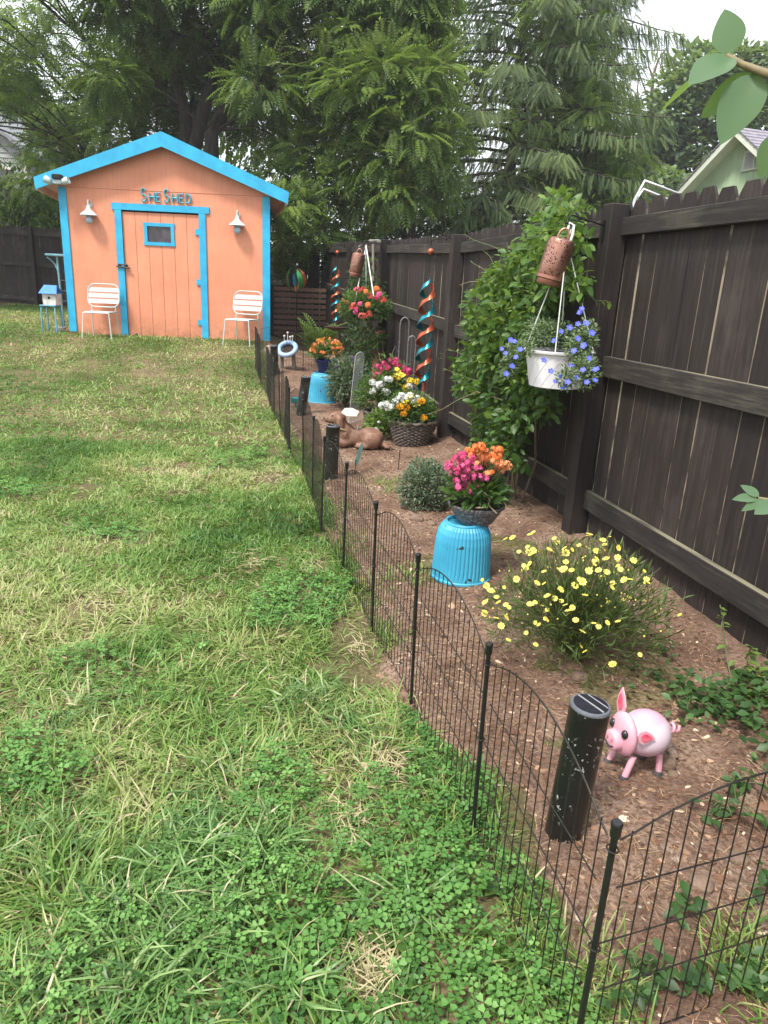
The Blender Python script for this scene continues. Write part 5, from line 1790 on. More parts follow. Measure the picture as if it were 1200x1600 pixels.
for q, r_, k in (((862, 522), (.17, .15, .075), 900), ((905, 545), (.075, .12, .09), 420), ((915, 580), (.07, .09, .09), 360), ((885, 590), (.05, .04, .06), 130), ((798, 562), (.06, .06, .11), 300), ((918, 525), (.05, .08, .09), 220), ((845, 510), (.09, .1, .05), 250), ((820, 545), (.05, .08, .04), 120)):
    p = on_fence(q[0], q[1], .42 if q[0] > 880 and q[1] > 560 else .36)
    if q[0] < 825: p = on_fence(q[0], q[1], .58)
    if q == (885, 590): p = on_fence(q[0], q[1], .36 + RBk + .03)
    foliage(hb, 'leaves', 'leaf_basket', p, r_, k * 2, .020, LEAF_V, LEAF_F, -1, .5, .1, .6, .8)
BLUE = [flower_mesh('flower', 'petal_blue', 5, .0140, .46, .12, .12, 'flower_eye_pale') for _ in range(3)]
for q in ((784, 545), (813, 546), (798, 531), (804, 533), (800, 572), (850, 563), (861, 580), (866, 532), (877, 518), (903, 506), (916, 505), (909, 482), (903, 529), (911, 578), (880, 605), (887, 597), (930, 594), (931, 577), (876, 588), (906, 488), (912, 540), (921, 560), (897, 548), (890, 512), (925, 520), (868, 596), (893, 571), (917, 597), (790, 552), (806, 558), (791, 584), (900, 590)):
    p = on_fence(q[0], q[1], .36 + (RBk + .05 if q in ((850, 563), (861, 580), (880, 605), (887, 597), (876, 588)) else (.28 if q[0] < 820 else .12)))
    put(random.choice(BLUE), hb, p, random.uniform(.9, 1.2), .3, (-.3, -1.3, 0))
LT = on_fence(881, 357, .40)
ln = lantern(LT + Vector((0.015, 0, .02)), 22.0 * kb, .245, 'near pierced copper lantern hanging beside the white basket', 0.20)
MB().tube([(0, 0, .012), (.02, .02, .03), (.09, .05, .035)], .004, 6).build('hook', 'iron_black', ln, True)

# far basket
HF = on_fence(572, 384, .34)
fb = on_fence(568, 498, .34)
fbk = thing('hanging_basket', 'far hanging basket of pink and orange flowers on white straps', 'hanging basket', fb)
kf = mpp(fb)
MB().lathe([(.10, -.02), (.13, 0), (.19, .16), (.2, .17), (.19, .17)], 28, cap=(True, False)).build('pot', 'iron_black', fbk, True)
ca = fb + Vector((0, 0, .14))
foliage(fbk, 'leaves', 'leaf_mid', on_fence(570, 478, .36), (41 * kf, .28, 26 * kf), 2300, .05, LEAF_V, LEAF_F, -.8, .42, .1, .5, .7)
LAN = [cluster_mesh('flower_cluster', 'petal_' + k, .034, 22, .017) for k in ('coral', 'pink', 'orange', 'magenta')]
for q, i in (((568, 452), 0), ((560, 453), 0), ((588, 452), 2), ((593, 460), 1), ((580, 463), 0), ((599, 469), 0), ((553, 478), 0), ((549, 481), 0), ((563, 475), 1), ((556, 488), 1), ((557, 484), 3), ((575, 477), 2), ((565, 494), 0), ((570, 494), 0), ((577, 491), 0), ((537, 470), 2), ((530, 478), 0), ((572, 456), 2), ((590, 465), 3), ((545, 473), 0), ((556, 453), 1)):
    put(LAN[i], fbk, on_fence(q[0], q[1], .36 + .22), random.uniform(.8, 1.15), .3, (-.3, -.9, 0))
hl = HF - fb
for q in ((555, 470), (584, 464), (572, 455)):
    e_ = on_fence(q[0], q[1], .50 if q[0] != 572 else .3) - fb
    MB().tube([hl, e_], .007, 6).build('strap', 'white_strap', fbk)
MB().tube([hl + Vector((0, 0, .02)), hl + Vector((.0, 0, -.16))], .013, 6).build('hanger', 'white_strap', fbk)
ba = on_fence(587, 377, .05)
fa = thing('wooden_bracket', 'weathered wooden arm and pole holding the far hanging basket', 'bracket', ba)
pmat('weathered_wood', (0.26, 0.235, 0.20, 1), (0.13, 0.115, 0.10, 1), 14, .9, stretch=(1, 1, .2))
MB().tube([on_fence(590, 376, .10), on_fence(575, 378, .34), on_fence(562, 386, .42)], .022, 8).build('arm', 'weathered_wood', fa, True, world=True)
MB().bevbox(on_fence(586, 377, .16), (.16, .10, .04), .006).build('top_block', 'weathered_wood', fa, world=True)
MB().tube([on_fence(583, 382, .14), on_fence(583, 440, .14)], .018, 8).build('pole', 'weathered_wood', fa, True, world=True)
lf = on_fence(563, 386, .44)
lantern(lf, 9.8 * kf, .30, 'far pierced copper lantern hanging beside the pink flower basket', 0.16)

# ================================================================== helix spinners
pmat('teal_metal', (0.02, 0.30, 0.36, 1), (0.015, 0.22, 0.28, 1), 5, .28, .7, bumps=0)
pmat('copper_paint', (0.62, 0.14, 0.06, 1), (0.45, 0.09, 0.045, 1), 5, .3, .6, bumps=0)


def helix(topq, botq, ballq, Y, R, label, turns=3.5, hang=None):
    top, bot = at_y(topq[0], topq[1], Y), at_y(botq[0], botq[1], Y)
    ball = at_y(ballq[0], ballq[1], Y)
    t = thing('helix_spinner', label, 'wind spinner', (top.x, top.y, bot.z), 0, 'twisted ribbon spinners hanging from the fence')
    L = top.z - bot.z
    nn = int(turns * 22)
    for j, (mat) in enumerate(('teal_metal', 'copper_paint')):
        vv, ff = [], []
        for i in range(nn + 1):
            u = i / nn
            a = 2 * PI * turns * u + j * PI + 2.6
            tap = min(1, .25 + u * 9, .25 + (1 - u) * 9)
            rr = R * (0.80 + .2 * math.sin(PI * u)) * tap
            hw = .033 * (R / .08) * (.42 + .58 * math.cos(a) ** 2)
            z = L * u
            dirn = Vector((math.cos(a), math.sin(a), 0)); tan = Vector((-math.sin(a), math.cos(a), 0))
            for e_ in (-1, 1):
                vv.append(dirn * rr + tan * (e_ * .0) + Vector((0, 0, z + e_ * hw)) - dirn * (.012 * (e_ + 1)))
                vv.append(dirn * (rr - .003) + Vector((0, 0, z + e_ * hw)) - dirn * (.012 * (e_ + 1)))
        for i in range(nn):
            o = i * 4; q = o + 4
            ff += [(o, q, q + 2, o + 2), (o + 1, o + 3, q + 3, q + 1), (o, o + 1, q + 1, q), (o + 2, q + 2, q + 3, o + 3)]
        MB().add(vv, ff).build('teal_ribbon' if j == 0 else 'copper_ribbon', mat, t, True)
    bl = ball - t.location
    MB().tube([(0, 0, L), (bl.x, bl.y, bl.z)], .003, 6).build('cord', 'iron_black', t)
    MB().sphere(bl, R * .33, 16, 10).build('ball', 'copper_paint', t, True)
    return t, ball


YS1 = 7.35
sp1, ball1 = helix((670, 432), (664, 608), (673, 393), YS1, .092, 'nearer teal and copper helix spinner hanging before the fence', 3.5)
YS2 = 12.4
sp2, ball2 = helix((525, 415), (523, 508), (527, 394), YS2, .085, 'farther teal and copper helix spinner beside the copper lantern', 3.5)


def scroll_bracket(ball, s_post, label):
    a = Vector((ball.x, ball.y, ball.z + .05))
    b2 = fp(s_post, 0.058, ball.z + .10)
    t = thing('scroll_bracket', label, 'bracket', b2)
    MB().tube([a, a + Vector((0, 0, .05)), a.lerp(b2, .4) + Vector((0, 0, .05)), b2 + Vector((0, 0, .02))], .005, 6).build('arm', 'iron_black', t, True, world=True)
    dv = (b2 - a); dv.z = 0; L = dv.length; dv.normalize()
    for cfrac, r0, sg in ((.35, .045, 1), (.72, .055, -1)):
        cc = a + dv * (L * cfrac) + Vector((0, 0, .09))
        MB().tube([cc + dv * (r0 * (1 - k / 22) * math.cos(k * .55) * sg) + Vector((0, 0, r0 * (1 - k / 22) * math.sin(k * .55))) for k in range(20)], .0045, 6).build('scroll', 'iron_black', t, True, world=True)
    return t


scroll_bracket(ball1, 2.87, 'black iron scroll bracket on the post holding the nearer spinner')
scroll_bracket(ball2, 9.05, 'small iron scroll bracket holding the farther helix spinner')

# ================================================================== far end of the bed
pmat('spin_green', (0.06, 0.30, 0.08, 1), None, 8, .35, .5, bumps=0)
pmat('spin_blue', (0.02, 0.20, 0.36, 1), None, 8, .35, .5, bumps=0)
pmat('spin_orange', (0.52, 0.16, 0.05, 1), None, 8, .35, .5, bumps=0)
YW = 13.6
wc = at_y(464, 437, YW); wb = Vector((wc.x, wc.y, float(gz(wc.x, wc.y))))
ws = thing('wind_spinner', 'green, blue and orange ball wind spinner on a tall stake', 'wind spinner', wb)
MB().tube([(0, 0, 0), (0, 0, wc.z - wb.z + .24)], .009, 6).build('stake', 'iron_black', ws)
MB().sphere((0, 0, wc.z - wb.z + .26), .022, 10, 8).build('finial', 'silver_strip', ws, True)
for j, (mat, a0, R) in enumerate((('spin_green', 205, .20), ('spin_orange', -25, .18), ('spin_blue', 250, .11), ('spin_blue', 120, .11), ('spin_green', 300, .17), ('spin_orange', 90, .19))):
    vv, ff = [], []
    for i in range(15):
        t_ = PI * i / 14
        a = math.radians(a0) + .9 * (t_ / PI - .5)
        hw = .30 * math.sin(t_) + .02
        for e_ in (-1, 1):
            vv.append((R * math.sin(t_) * math.cos(a + e_ * hw), R * math.sin(t_) * math.sin(a + e_ * hw), wc.z - wb.z + 1.15 * R * math.cos(t_)))
            vv.append(tuple(Vector(vv[-1]) * 1.0 - Vector((math.cos(a), math.sin(a), 0)) * .004))
    for i in range(14):
        o = i * 4; q = o + 4
        ff += [(o, q, q + 2, o + 2), (o + 1, o + 3, q + 3, q + 1), (o, o + 1, q + 1, q), (o + 2, q + 2, q + 3, o + 3)]
    MB().add(vv, ff).build('blade', mat, ws, True)

woodmat('slat_brown', (0.075, 0.045, 0.034, 1), (0.15, 0.092, 0.07, 1), (0.15, 0.10, 0.075, 1), 1, 'x', .8, .66, .15)
YP = 14.6
a = at_y(428, 540, YP); b2 = at_y(508, 540, YP + .3)
za = float(gz(a.x, a.y))
scr = thing('slat_screen', 'brown screen of horizontal wooden slats beside the shed', 'fence', (a.x, a.y, za))
ztop = at_y(430, 447, YP).z
Lr = math.hypot(b2.x - a.x, b2.y - a.y); ang = math.atan2(b2.y - a.y, b2.x - a.x)
ns = 9
for i in range(ns):
    o = MB().bevbox((0, 0, 0), (Lr, .022, (ztop - za) / ns - .035), .003).build('slat', 'slat_brown', scr)
    o.location = (math.cos(ang) * Lr / 2, math.sin(ang) * Lr / 2, (i + .5) * (ztop - za) / ns + .01)
    o.rotation_euler = (0, 0, ang)
for u in (.03, .5, .97):
    o = MB().box((0, 0, 0), (.08, .05, ztop - za)).build('post', 'fence_wood', scr)
    o.location = (math.cos(ang) * Lr * u - math.sin(ang) * .038, math.sin(ang) * Lr * u + math.cos(ang) * .038, (ztop - za) / 2 - .01)
    o.rotation_euler = (0, 0, ang)
o = MB().bevbox((0, 0, 0), (.07, .07, ztop - za + .05), .004).build('post', 'fence_wood', scr)
o.location = (-.04, .0, (ztop - za) / 2)

# tipped pale blue dish, little white figures on its rim
pmat('pale_blue', (0.33, 0.47, 0.68, 1), (0.25, 0.38, 0.58, 1), 8, .45)
YD = 11.0
dc = at_y(449, 545, YD); gd = float(gz(dc.x, dc.y))
dish = thing('bird_dish', 'pale blue round dish tipped up at the far end of the bed', 'dish', (dc.x, dc.y, gd))
RD = 16.5 * mpp(dc)
Rt = Matrix.Rotation(math.radians(42), 3, 'X') @ Matrix.Rotation(math.radians(-8), 3, 'Y')
cz_ = dc.z - gd
MB().tube([Vector((0, 0, cz_)) + Rt @ Vector((RD * .82 * math.cos(q), RD * .82 * math.sin(q), 0)) for q in np.linspace(0, 2 * PI, 36, endpoint=False)], .036, 10, closed=True).build('rim', 'pale_blue', dish, True)
MB().lathe([(RD * .82, -.01), (RD * .6, -.05), (.01, -.065)], 28, (0, 0, cz_), cap=(False, False), rot=Rt).build('basin', 'pale_blue', dish, True)
MB().lathe([(RD * .7, -.032), (.01, -.03)], 28, (0, 0, cz_), cap=(False, True), rot=Rt).build('dark_soil', 'potting_soil', dish, True)
MB().tube([(-.1, .06, 0), (-.08, .05, cz_)], .03, 8).tube([(.1, .06, 0), (.08, .05, cz_)], .03, 8).build('stand', 'weathered_wood', dish)
for dx, hh in ((-.05, .07), (.0, .12), (.04, .06), (.075, .07)):
    q = Vector((dx, .02, cz_ + RD * .72))
    mb = MB().tube([q, q + Vector((0, 0, hh))], .006, 5).sphere(q + Vector((0, 0, hh)), .017, 8, 6)
    mb.build('bird_figure', 'old_white', dish, True)
# flat pale rock left of the dish
r_ = MB().sphere((0, 0, .03), (.10, .09, .10), 12, 8).build('rock', 'stone', None, True)
p = at_y(421, 547, 11.9); r_.location = (p.x, p.y, p.z - .05)
r_.location.z = float(gz(p.x, p.y)) + .02
tag(r_, 'rounded pale rock beside the tipped blue dish', 'rock')

# birdbath on a dark post
YB = 10.7
bt = at_y(525, 512, YB); bb = at_y(515, 600, YB)
bb.z = float(top_z(bt.x, bt.y))
bbx = thing('bird_bath', 'dark shallow dish bird bath on a post before the far vine', 'bird bath', (bt.x, bt.y, bb.z))
hz_ = bt.z - bb.z
MB().lathe([(.02, hz_ - .05), (.06, hz_ - .04), (.17, hz_), (.185, hz_ + .012), (.175, hz_ + .014), (.05, hz_ - .02)], 28).build('dish', 'rusty_iron', bbx, True)
MB().tube([(.04, 0, 0), (.045, 0, hz_ - .045)], .024, 8).build('post', 'woody_stem', bbx, True)
for k in range(4):
    q = Vector((-.02 + .045 * k, .02, hz_ + .045))
    MB().tube([q + Vector((.018 * math.cos(a), 0, .03 * math.sin(a))) for a in np.linspace(0, 2 * PI, 12, endpoint=False)], .004, 5, closed=True).build('scroll', 'iron_black', bbx, True)

# ferny plant
leafmat('leaf_fern', [(0, (0.04, 0.09, 0.02, 1)), (.5, (0.085, 0.16, 0.035, 1)), (1, (0.16, 0.25, 0.06, 1))], .35)
FR_V, FR_F = [], []
for k in range(12):
    y_ = .12 + .072 * k
    w_ = .17 * math.sin(PI * (.12 + .8 * (k / 12)))
    for sx in (-1, 1):
        o = len(FR_V)
        zz = .12 * math.sin(y_ * 2.6) - .16 * y_ * y_
        FR_V += [(0, y_, zz), (sx * w_ * .6, y_ + .015, zz + .02), (sx * w_, y_ + .10, zz - .03), (sx * w_ * .45, y_ + .07, zz + .01)]
        FR_F += [(o, o + 1, o + 2), (o, o + 2, o + 3)] if sx > 0 else [(o, o + 2, o + 1), (o, o + 3, o + 2)]
YF = 11.6
fb0 = at_y(498, 575, YF); fb0.z = float(top_z(fb0.x, fb0.y))
fern = thing('fern_plant', 'feathery light green fern-like plant behind the navy pot', 'plant', fb0)
N = 70
a = rng.uniform(0, 2 * PI, N)
dirs = np.stack([np.cos(a) * .8, np.sin(a) * .8, rng.uniform(.5, 1.6, N)], 1)
L = rng.uniform(.35, .62, N)
T = np.array(fb0) + np.stack([rng.normal(0, .05, N), rng.normal(0, .05, N), rng.uniform(.05, .35, N)], 1)
scatter('fronds', FR_V, FR_F, frames(dirs, np.stack([-np.cos(a), -np.sin(a), np.full(N, 1.2)], 1), np.stack([L * .9, L, L], 1)), T, 'leaf_fern', fern, rng.uniform(.3, 1, N))
stems(fern, 'stalks', 'green_stem', fb0, [q for q in T[:40]], .006)

# red board leaning on the fence, iron hoops
pmat('red_board', (0.20, 0.05, 0.045, 1), (0.12, 0.035, 0.03, 1), 12, .8, stretch=(1, 1, .2))
ra, rb_ = on_fence(592, 515, .04), on_fence(583, 605, .30)
rb_.z = top_z(rb_.x, rb_.y)
rd = thing('red_board', 'weathered red board leaning against the fence under the far basket', 'board', rb_)
v_ = (ra - rb_)
q = v_.to_track_quat('Z', 'Y').to_matrix()
MB().bevbox(v_ / 2, (.09, .02, v_.length), .003, q).build('plank', 'red_board', rd)
MB().bevbox(v_ / 2 + Vector((.07, .02, 0)), (.05, .02, v_.length * .96), .003, q).build('plank', 'red_board', rd)
pmat('grey_iron', (0.20, 0.20, 0.20, 1), (0.11, 0.11, 0.11, 1), 30, .55, .4)
for idx, (px0, pt, pb_, wpx, lab) in enumerate(((631, 496, 610, 7, 'taller grey iron hoop trellis against the fence'), (643, 525, 620, 6, 'shorter grey iron hoop trellis against the fence'))):
    yy = fp(4.2, .18).y - .3 * idx
    tpv, btv = at_y(px0, pt, yy), at_y(px0 - 4, pb_, yy)
    k = mpp(tpv)
    ht = thing('hoop_trellis', lab, 'trellis', (btv.x, btv.y, top_z(btv.x, btv.y)))
    hgt = tpv.z - ht.location.z
    R = wpx * k
    MB().tube([(-R, 0, 0)] + [(R * math.cos(q), 0, hgt - R * 1.6 + R * 1.6 * math.sin(q)) for q in np.linspace(PI, 0, 12)] + [(R * .95, 0, hgt * .45)], .009, 6).build('hoop', 'grey_iron', ht, True)
    MB().tube([(-R, 0, hgt * .62), (-R * 1.9, 0, hgt * .70), (-R * 2.6, 0, hgt * .60)], .006, 6).build('scroll', 'grey_iron', ht, True)
    MB().tube([(R * .2, 0, hgt * .55), (R * 1.2, 0, hgt * .42), (-R * 1.2, 0, hgt * .30)], .006, 6).build('scroll', 'grey_iron', ht, True)
    MB().tube([(R * 1.8, 0.02, 0), (R * 1.7, 0.02, hgt * .8)], .004, 5).build('rod', 'grey_iron', ht, True)

# little teal box near the third solar light; plant label stake; braided rope by the pig; stones
p = spot(462, 640)
tb = MB().bevbox((0, 0, .09), (.10, .06, .07), .01).tube([(0, 0, 0), (0, 0, .09)], .012, 6).build('hose_guide', 'teal_metal', None)
tb.location = p
tag(tb, 'small teal box on a peg in the bed near the leaning solar light', 'garden stake')
p = spot(622, 737)
sk = MB().tube([(0, 0, -.03), (.006, 0, .16)], .004, 6).bevbox((.006, 0, .165), (.012, .012, .014), .003).build('plant_stake', 'iron_black', None)
sk.location = p
tag(sk, 'short thin dark stake below the wicker basket', 'stake')
pmat('rope_tan', (0.28, 0.20, 0.15, 1), (0.16, 0.11, 0.085, 1), 40, .9)
A_, B_ = spot(1033, 1158), spot(1052, 1196)
br = thing('rope_braid', 'short braided brown rope lying behind the pig', 'rope', A_)
for sgn in (0, 1, 2):
    pts = []
    for k in range(28):
        u = k / 27
        ph = u * 22 + sgn * 2 * PI / 3
        c_ = A_.lerp(B_, u)
        side = Vector((.8, .6, 0)) * (.012 * math.sin(ph))
        pts.append(Vector((c_.x, c_.y, top_z(c_.x, c_.y) + .014 + .006 * math.cos(2 * ph))) + side)
    MB().tube(pts, .009, 6).build('strand', 'rope_tan', br, True, world=True)


def rock(q, sx, lab):
    p = spot(*q)
    mb = MB().sphere((0, 0, 0), (sx, sx * .8, sx * .6), 12, 8)
    mb.v = [tuple(Vector(v_) * (1 + .22 * math.sin(v_[0] * 60 + v_[1] * 45) * math.cos(v_[2] * 70 + q[0]))) for v_ in mb.v]
    o = mb.build('rock', 'bed_rock', None, False)
    o.location = p + Vector((0, 0, sx * .15)); o.rotation_euler = (0, 0, q[0])
    tag(o, lab, 'rock')


pmat('bed_rock', (0.24, 0.17, 0.12, 1), (0.13, 0.085, 0.06, 1), 18, .95, bumps=.6, dist=.01)
rock((1038, 1200), .045, 'brown clod of soil behind the hind foot of the pig')
rock((1050, 1218), .022, 'small reddish stone right of the pig')
rock((1092, 1395), .035, 'dark brown oblong stone in the bed behind the corner panel')
rock((1150, 1352), .03, 'pale stone in the bed by the right edge')
rock((650, 815), .05, 'brown stone below the catmint mound')
rock((672, 822), .035, 'smaller brown stone below the catmint mound')
rock((905, 1062), .04, 'brown clod at the foot of the coreopsis')

# ================================================================== creeping plants and weeds
leafmat('leaf_ivy', [(0, (0.018, 0.045, 0.014, 1)), (.5, (0.04, 0.095, 0.026, 1)), (1, (0.085, 0.165, 0.05, 1))], .25, .45)


def creeper(name, label, cat, blobs, n, size, mat, hmax=.12, kind=None):
    Ps = []
    for qx, qy, rx, ry in blobs:
        k = int(n * rx * ry / 900) + 6
        for _ in range(k):
            u, w = random.gauss(0, .45), random.gauss(0, .45)
            p = on_ground(qx + u * rx, qy + w * ry)
            if fence_d(p.x, p.y) < 0.03: continue
            p.z = top_z(p.x, p.y) + random.uniform(.01, hmax)
            Ps.append(np.array(p))
    P = np.array(Ps); N = len(P)
    t = thing(name, label, cat, Vector(P[0]) * 1.0)
    t.location.z = top_z(P[0][0], P[0][1])
    a = rng.uniform(0, 2 * PI, N)
    dirs = np.stack([np.cos(a), np.sin(a), rng.normal(0.1, .35, N)], 1)
    nor = np.stack([rng.normal(0, .3, N), rng.normal(0, .3, N) - .15, np.ones(N)], 1)
    sz = rng.uniform(.6, 1.25, N) * size
    scatter('leaves', LEAF_V, LEAF_F, frames(dirs, nor, np.stack([sz * 1.0, sz, sz], 1)), P, mat, t, np.clip(rng.normal(.5, .22, N), 0, 1))
    mb = MB()
    for i in range(min(26, N - 1)):
        j = np.argsort(((P - P[i]) ** 2).sum(1))[min(N - 1, 6)]
        mb.tube([Vector(P[i]), (Vector(P[i]) + Vector(P[j])) / 2 + Vector((0, 0, .012)), Vector(P[j])], .0016, 4)
    tag(mb.build('runners', 'green_stem', t, True, world=True), kind='stuff')
    return t


creeper('ground_ivy', 'dark green leafy creeper on the soil between the pig and the fence', 'ground cover', [(1090, 1120, 70, 26), (1150, 1140, 60, 40), (1190, 1100, 40, 50), (1140, 1095, 40, 20), (1060, 1085, 30, 16), (1185, 1060, 30, 30)], 44, .042, 'leaf_ivy', .10)
creeper('ground_ivy', 'sparse leafy creeper in the bed by the corner panel', 'ground cover', [(1130, 1290, 40, 20), (1150, 1240, 50, 16), (1190, 1200, 30, 30), (1060, 1450, 30, 14)], 14, .045, 'leaf_ivy', .06)
creeper('leafy_weed', 'broad-leaved weeds at the bottom right corner', 'weed', [(1010, 1540, 40, 20), (1080, 1560, 50, 24), (1160, 1560, 50, 30), (990, 1590, 40, 16), (1190, 1400, 20, 30)], 26, .034, 'leaf_ivy', .05)
creeper('leafy_weed', 'weeds at the foot of the coreopsis', 'weed', [(1010, 1060, 40, 16), (1040, 1030, 30, 16), (985, 1090, 30, 14)], 22, .03, 'leaf_ivy', .07)
# young upright vine by the boards at the right
for (pts, lab) in (([(1140, 1075), (1138, 1040), (1132, 1000), (1128, 960), (1125, 945)], 'slender young vine climbing the boards at the right edge'), ([(1190, 1100), (1180, 1060), (1165, 1030), (1175, 1010)], 'bushy young vine with dark oval leaves at the right edge')):
    b0 = on_fence(pts[0][0], pts[0][1], .16); b0.z = top_z(b0.x, b0.y)
    yv = thing('young_vine', lab, 'vine', b0)
    pp = [b0] + [on_fence(q[0], q[1], .14) for q in pts[1:]]
    MB().tube(pp, .003, 5).build('stem', 'green_stem', yv, True, world=True)
    for k in range(22 if 'bushy' in lab else 14):
        i = random.randrange(len(pp) - 1)
        c_ = pp[i].lerp(pp[i + 1], random.random())
        d = Vector((random.uniform(-1, 1), random.uniform(-1, .2), random.uniform(-.3, .5)))
        link('leaf', lf_me, yv, c_ - b0, d.to_track_quat('Y', 'Z').to_euler(), random.uniform(.03, .06) * (1.3 if 'bushy' in lab else .8))

# grass tufts in the bed along the wires and dandelion / plantain rosettes in the lawn
tx, ty, tl_ = [], [], []
for qx, qy, rr, k in ((530, 860, 22, 300), (560, 935, 24, 260), (600, 1000, 16, 150), (600, 760, 14, 90), (520, 800, 16, 160), (640, 905, 18, 120), (690, 1250, 20, 160), (830, 1480, 30, 260), (940, 1560, 30, 200), (1180, 1530, 30, 150), (455, 700, 12, 160), (440, 650, 10, 120), (610, 775, 10, 60), (1130, 1530, 26, 120)):
    c_ = on_ground(qx, qy); k_ = mpp(c_)
    tx += list(rng.normal(c_.x, rr * k_, k)); ty += list(rng.normal(c_.y, rr * k_ * 1.6, k))
tx, ty = np.array(tx), np.array(ty); N = len(tx)
tz = np.array([top_z(x_, y_) for x_, y_ in zip(tx, ty)]) - .004
dirs = np.stack([rng.normal(0, .55, N), rng.normal(0, .55, N), rng.uniform(.5, 1.1, N)], 1)
L = rng.uniform(.035, .10, N)
o = scatter('grass', BLADE_V, BLADE_F, frames(dirs, np.stack([rng.normal(0, .4, N), rng.normal(0, .4, N), np.ones(N)], 1), np.stack([np.full(N, .005), L, L], 1)), np.stack([tx, ty, tz], 1), 'grass_blade', var=np.clip(rng.normal(.42, .16, N), 0, 1))
tag(o, 'stray grass tufts growing through the wire fence', 'grass', kind='stuff')

leafmat('leaf_plantain', [(0, (0.05, 0.11, 0.025, 1)), (1, (0.11, 0.20, 0.045, 1))], .25, .45)


def rosette(q, R, n, lab):
    p = on_ground(*q)
    t = thing('plantain_weed', lab, 'weed', p)
    for k in range(n):
        a = 2 * PI * k / n + random.uniform(-.2, .2)
        d = Vector((math.cos(a), math.sin(a), .45)); L = R * random.uniform(.75, 1.15)
        M_ = frames(np.array([d]), np.array([[0, 0, 1.0]]), np.array([[L * .95, L, L]]))
        scatter('leaf', LEAF_V, LEAF_F, M_, np.array([p + Vector((0, 0, .008))]), 'leaf_plantain', t, [random.random()])


rosette((620, 1468), .085, 9, 'broad plantain rosette in the clover near the bottom')
rosette((560, 1135), .06, 6, 'small plantain rosette in the grass by the wire fence')
rosette((770, 1395), .05, 6, 'flat weed rosette at the foot of the wire fence')
# straw bunches of dead grass
tx, ty = [], []
for qx, qy, rr, k in ((605, 1205, 14, 70), (580, 1510, 26, 160), (555, 1280, 14, 60), (430, 745, 12, 60), (290, 765, 16, 70), (150, 940, 22, 80), (250, 575, 14, 60), (370, 885, 20, 70), (495, 885, 10, 40), (560, 1010, 14, 60), (270, 1420, 12, 30), (90, 1480, 10, 16)):
    c_ = on_ground(qx, qy); k_ = mpp(c_)
    tx += list(rng.normal(c_.x, rr * k_, k)); ty += list(rng.normal(c_.y, rr * k_ * 1.8, k))
tx, ty = np.array(tx), np.array(ty); N = len(tx)
a = rng.uniform(0, 2 * PI, N)
dirs = np.stack([np.cos(a), np.sin(a), rng.normal(.12, .12, N)], 1)
L = rng.uniform(.04, .12, N)
o = scatter('dead_grass', BLADE2_V, BLADE2_F, frames(dirs, np.stack([rng.normal(0, .4, N), rng.normal(0, .4, N), np.ones(N)], 1), np.stack([np.full(N, .0035), L, L], 1)), np.stack([tx, ty, gz(tx, ty) + .022], 1), 'grass_blade', var=rng.uniform(.82, 1, N))
tag(o, 'pale dead grass lying in bare spots of the lawn', 'dead grass', kind='stuff')

# ================================================================== neighbours' houses
mt, n, b = base_mat('mint_siding')
v = coords(n)
n.links.new(ramp(n, noise(n, 3, 5, v), [(0.35, (0.42, 0.56, 0.36, 1)), (0.7, (0.47, 0.61, 0.40, 1))]), b.inputs['Base Color'])
b.inputs['Roughness'].default_value = .7
pmat('cream_trim', (0.74, 0.78, 0.66, 1), (0.64, 0.68, 0.58, 1), 4, .6)
pmat('louver', (0.48, 0.50, 0.50, 1), (0.40, 0.41, 0.41, 1), 9, .6)
mt, n, b = base_mat('lilac_shingle')
n.links.new(ramp(n, noise(n, 4, 6, coords(n), .7), [(0.35, (0.17, 0.155, 0.19, 1)), (0.7, (0.33, 0.31, 0.36, 1))]), b.inputs['Base Color'])
b.inputs['Roughness'].default_value = .95
YH = 21.0
hA = at_y(1150, 197, YH)
HANG = math.radians(-72)
hg = np.array([math.cos(HANG), math.sin(HANG)]); hr = np.array([-hg[1], hg[0]])       # along the gable, along the ridge
dE = ray(1052, 304)
tE = ((np.array(hA)[:2] - CAM[:2]) @ hr) / (dE[:2] @ hr)
pE = CAM + dE * tE
run_ = float((np.array(hA)[:2] - pE[:2]) @ hg)
slope = (hA.z - pE[2]) / run_
house = thing('green_house', 'pale green neighbour house with a gable and grey shingle roof', 'house', (hA.x, hA.y, 0), HANG)
HD = 9.0
gx0, fx1 = -run_ + .35, run_ - .35
zw_ = hA.z - slope * (run_ - .35) - .1
nb = 16                                          # the gable wall: vertical boards
bwid = (fx1 - gx0) / nb
for i in range(nb):
    x0 = gx0 + i * bwid; x1 = x0 + bwid - .012
    zt = lambda x: hA.z - .10 - slope * abs(x)
    poly = [(x0, 0), (x1, 0), (x1, zt(x1))] + ([(0, zt(0))] if x0 < 0 < x1 else []) + [(x0, zt(x0))]
    MB().prism(poly, .02, lambda u, q, d: (u, .45 + d, q)).build('siding_board', 'mint_siding', house)
MB().prism([(gx0, 0), (fx1, 0), (fx1, zw_), (0, hA.z - .12), (gx0, zw_)], .1, lambda u, q, d: (u, .472 + d, q)).build('wall', 'mint_siding', house)
for x in (gx0 + .05, fx1 - .05):
    MB().box((x, .6 + HD / 2, zw_ / 2), (.1, HD - .1, zw_)).build('wall', 'mint_siding', house)
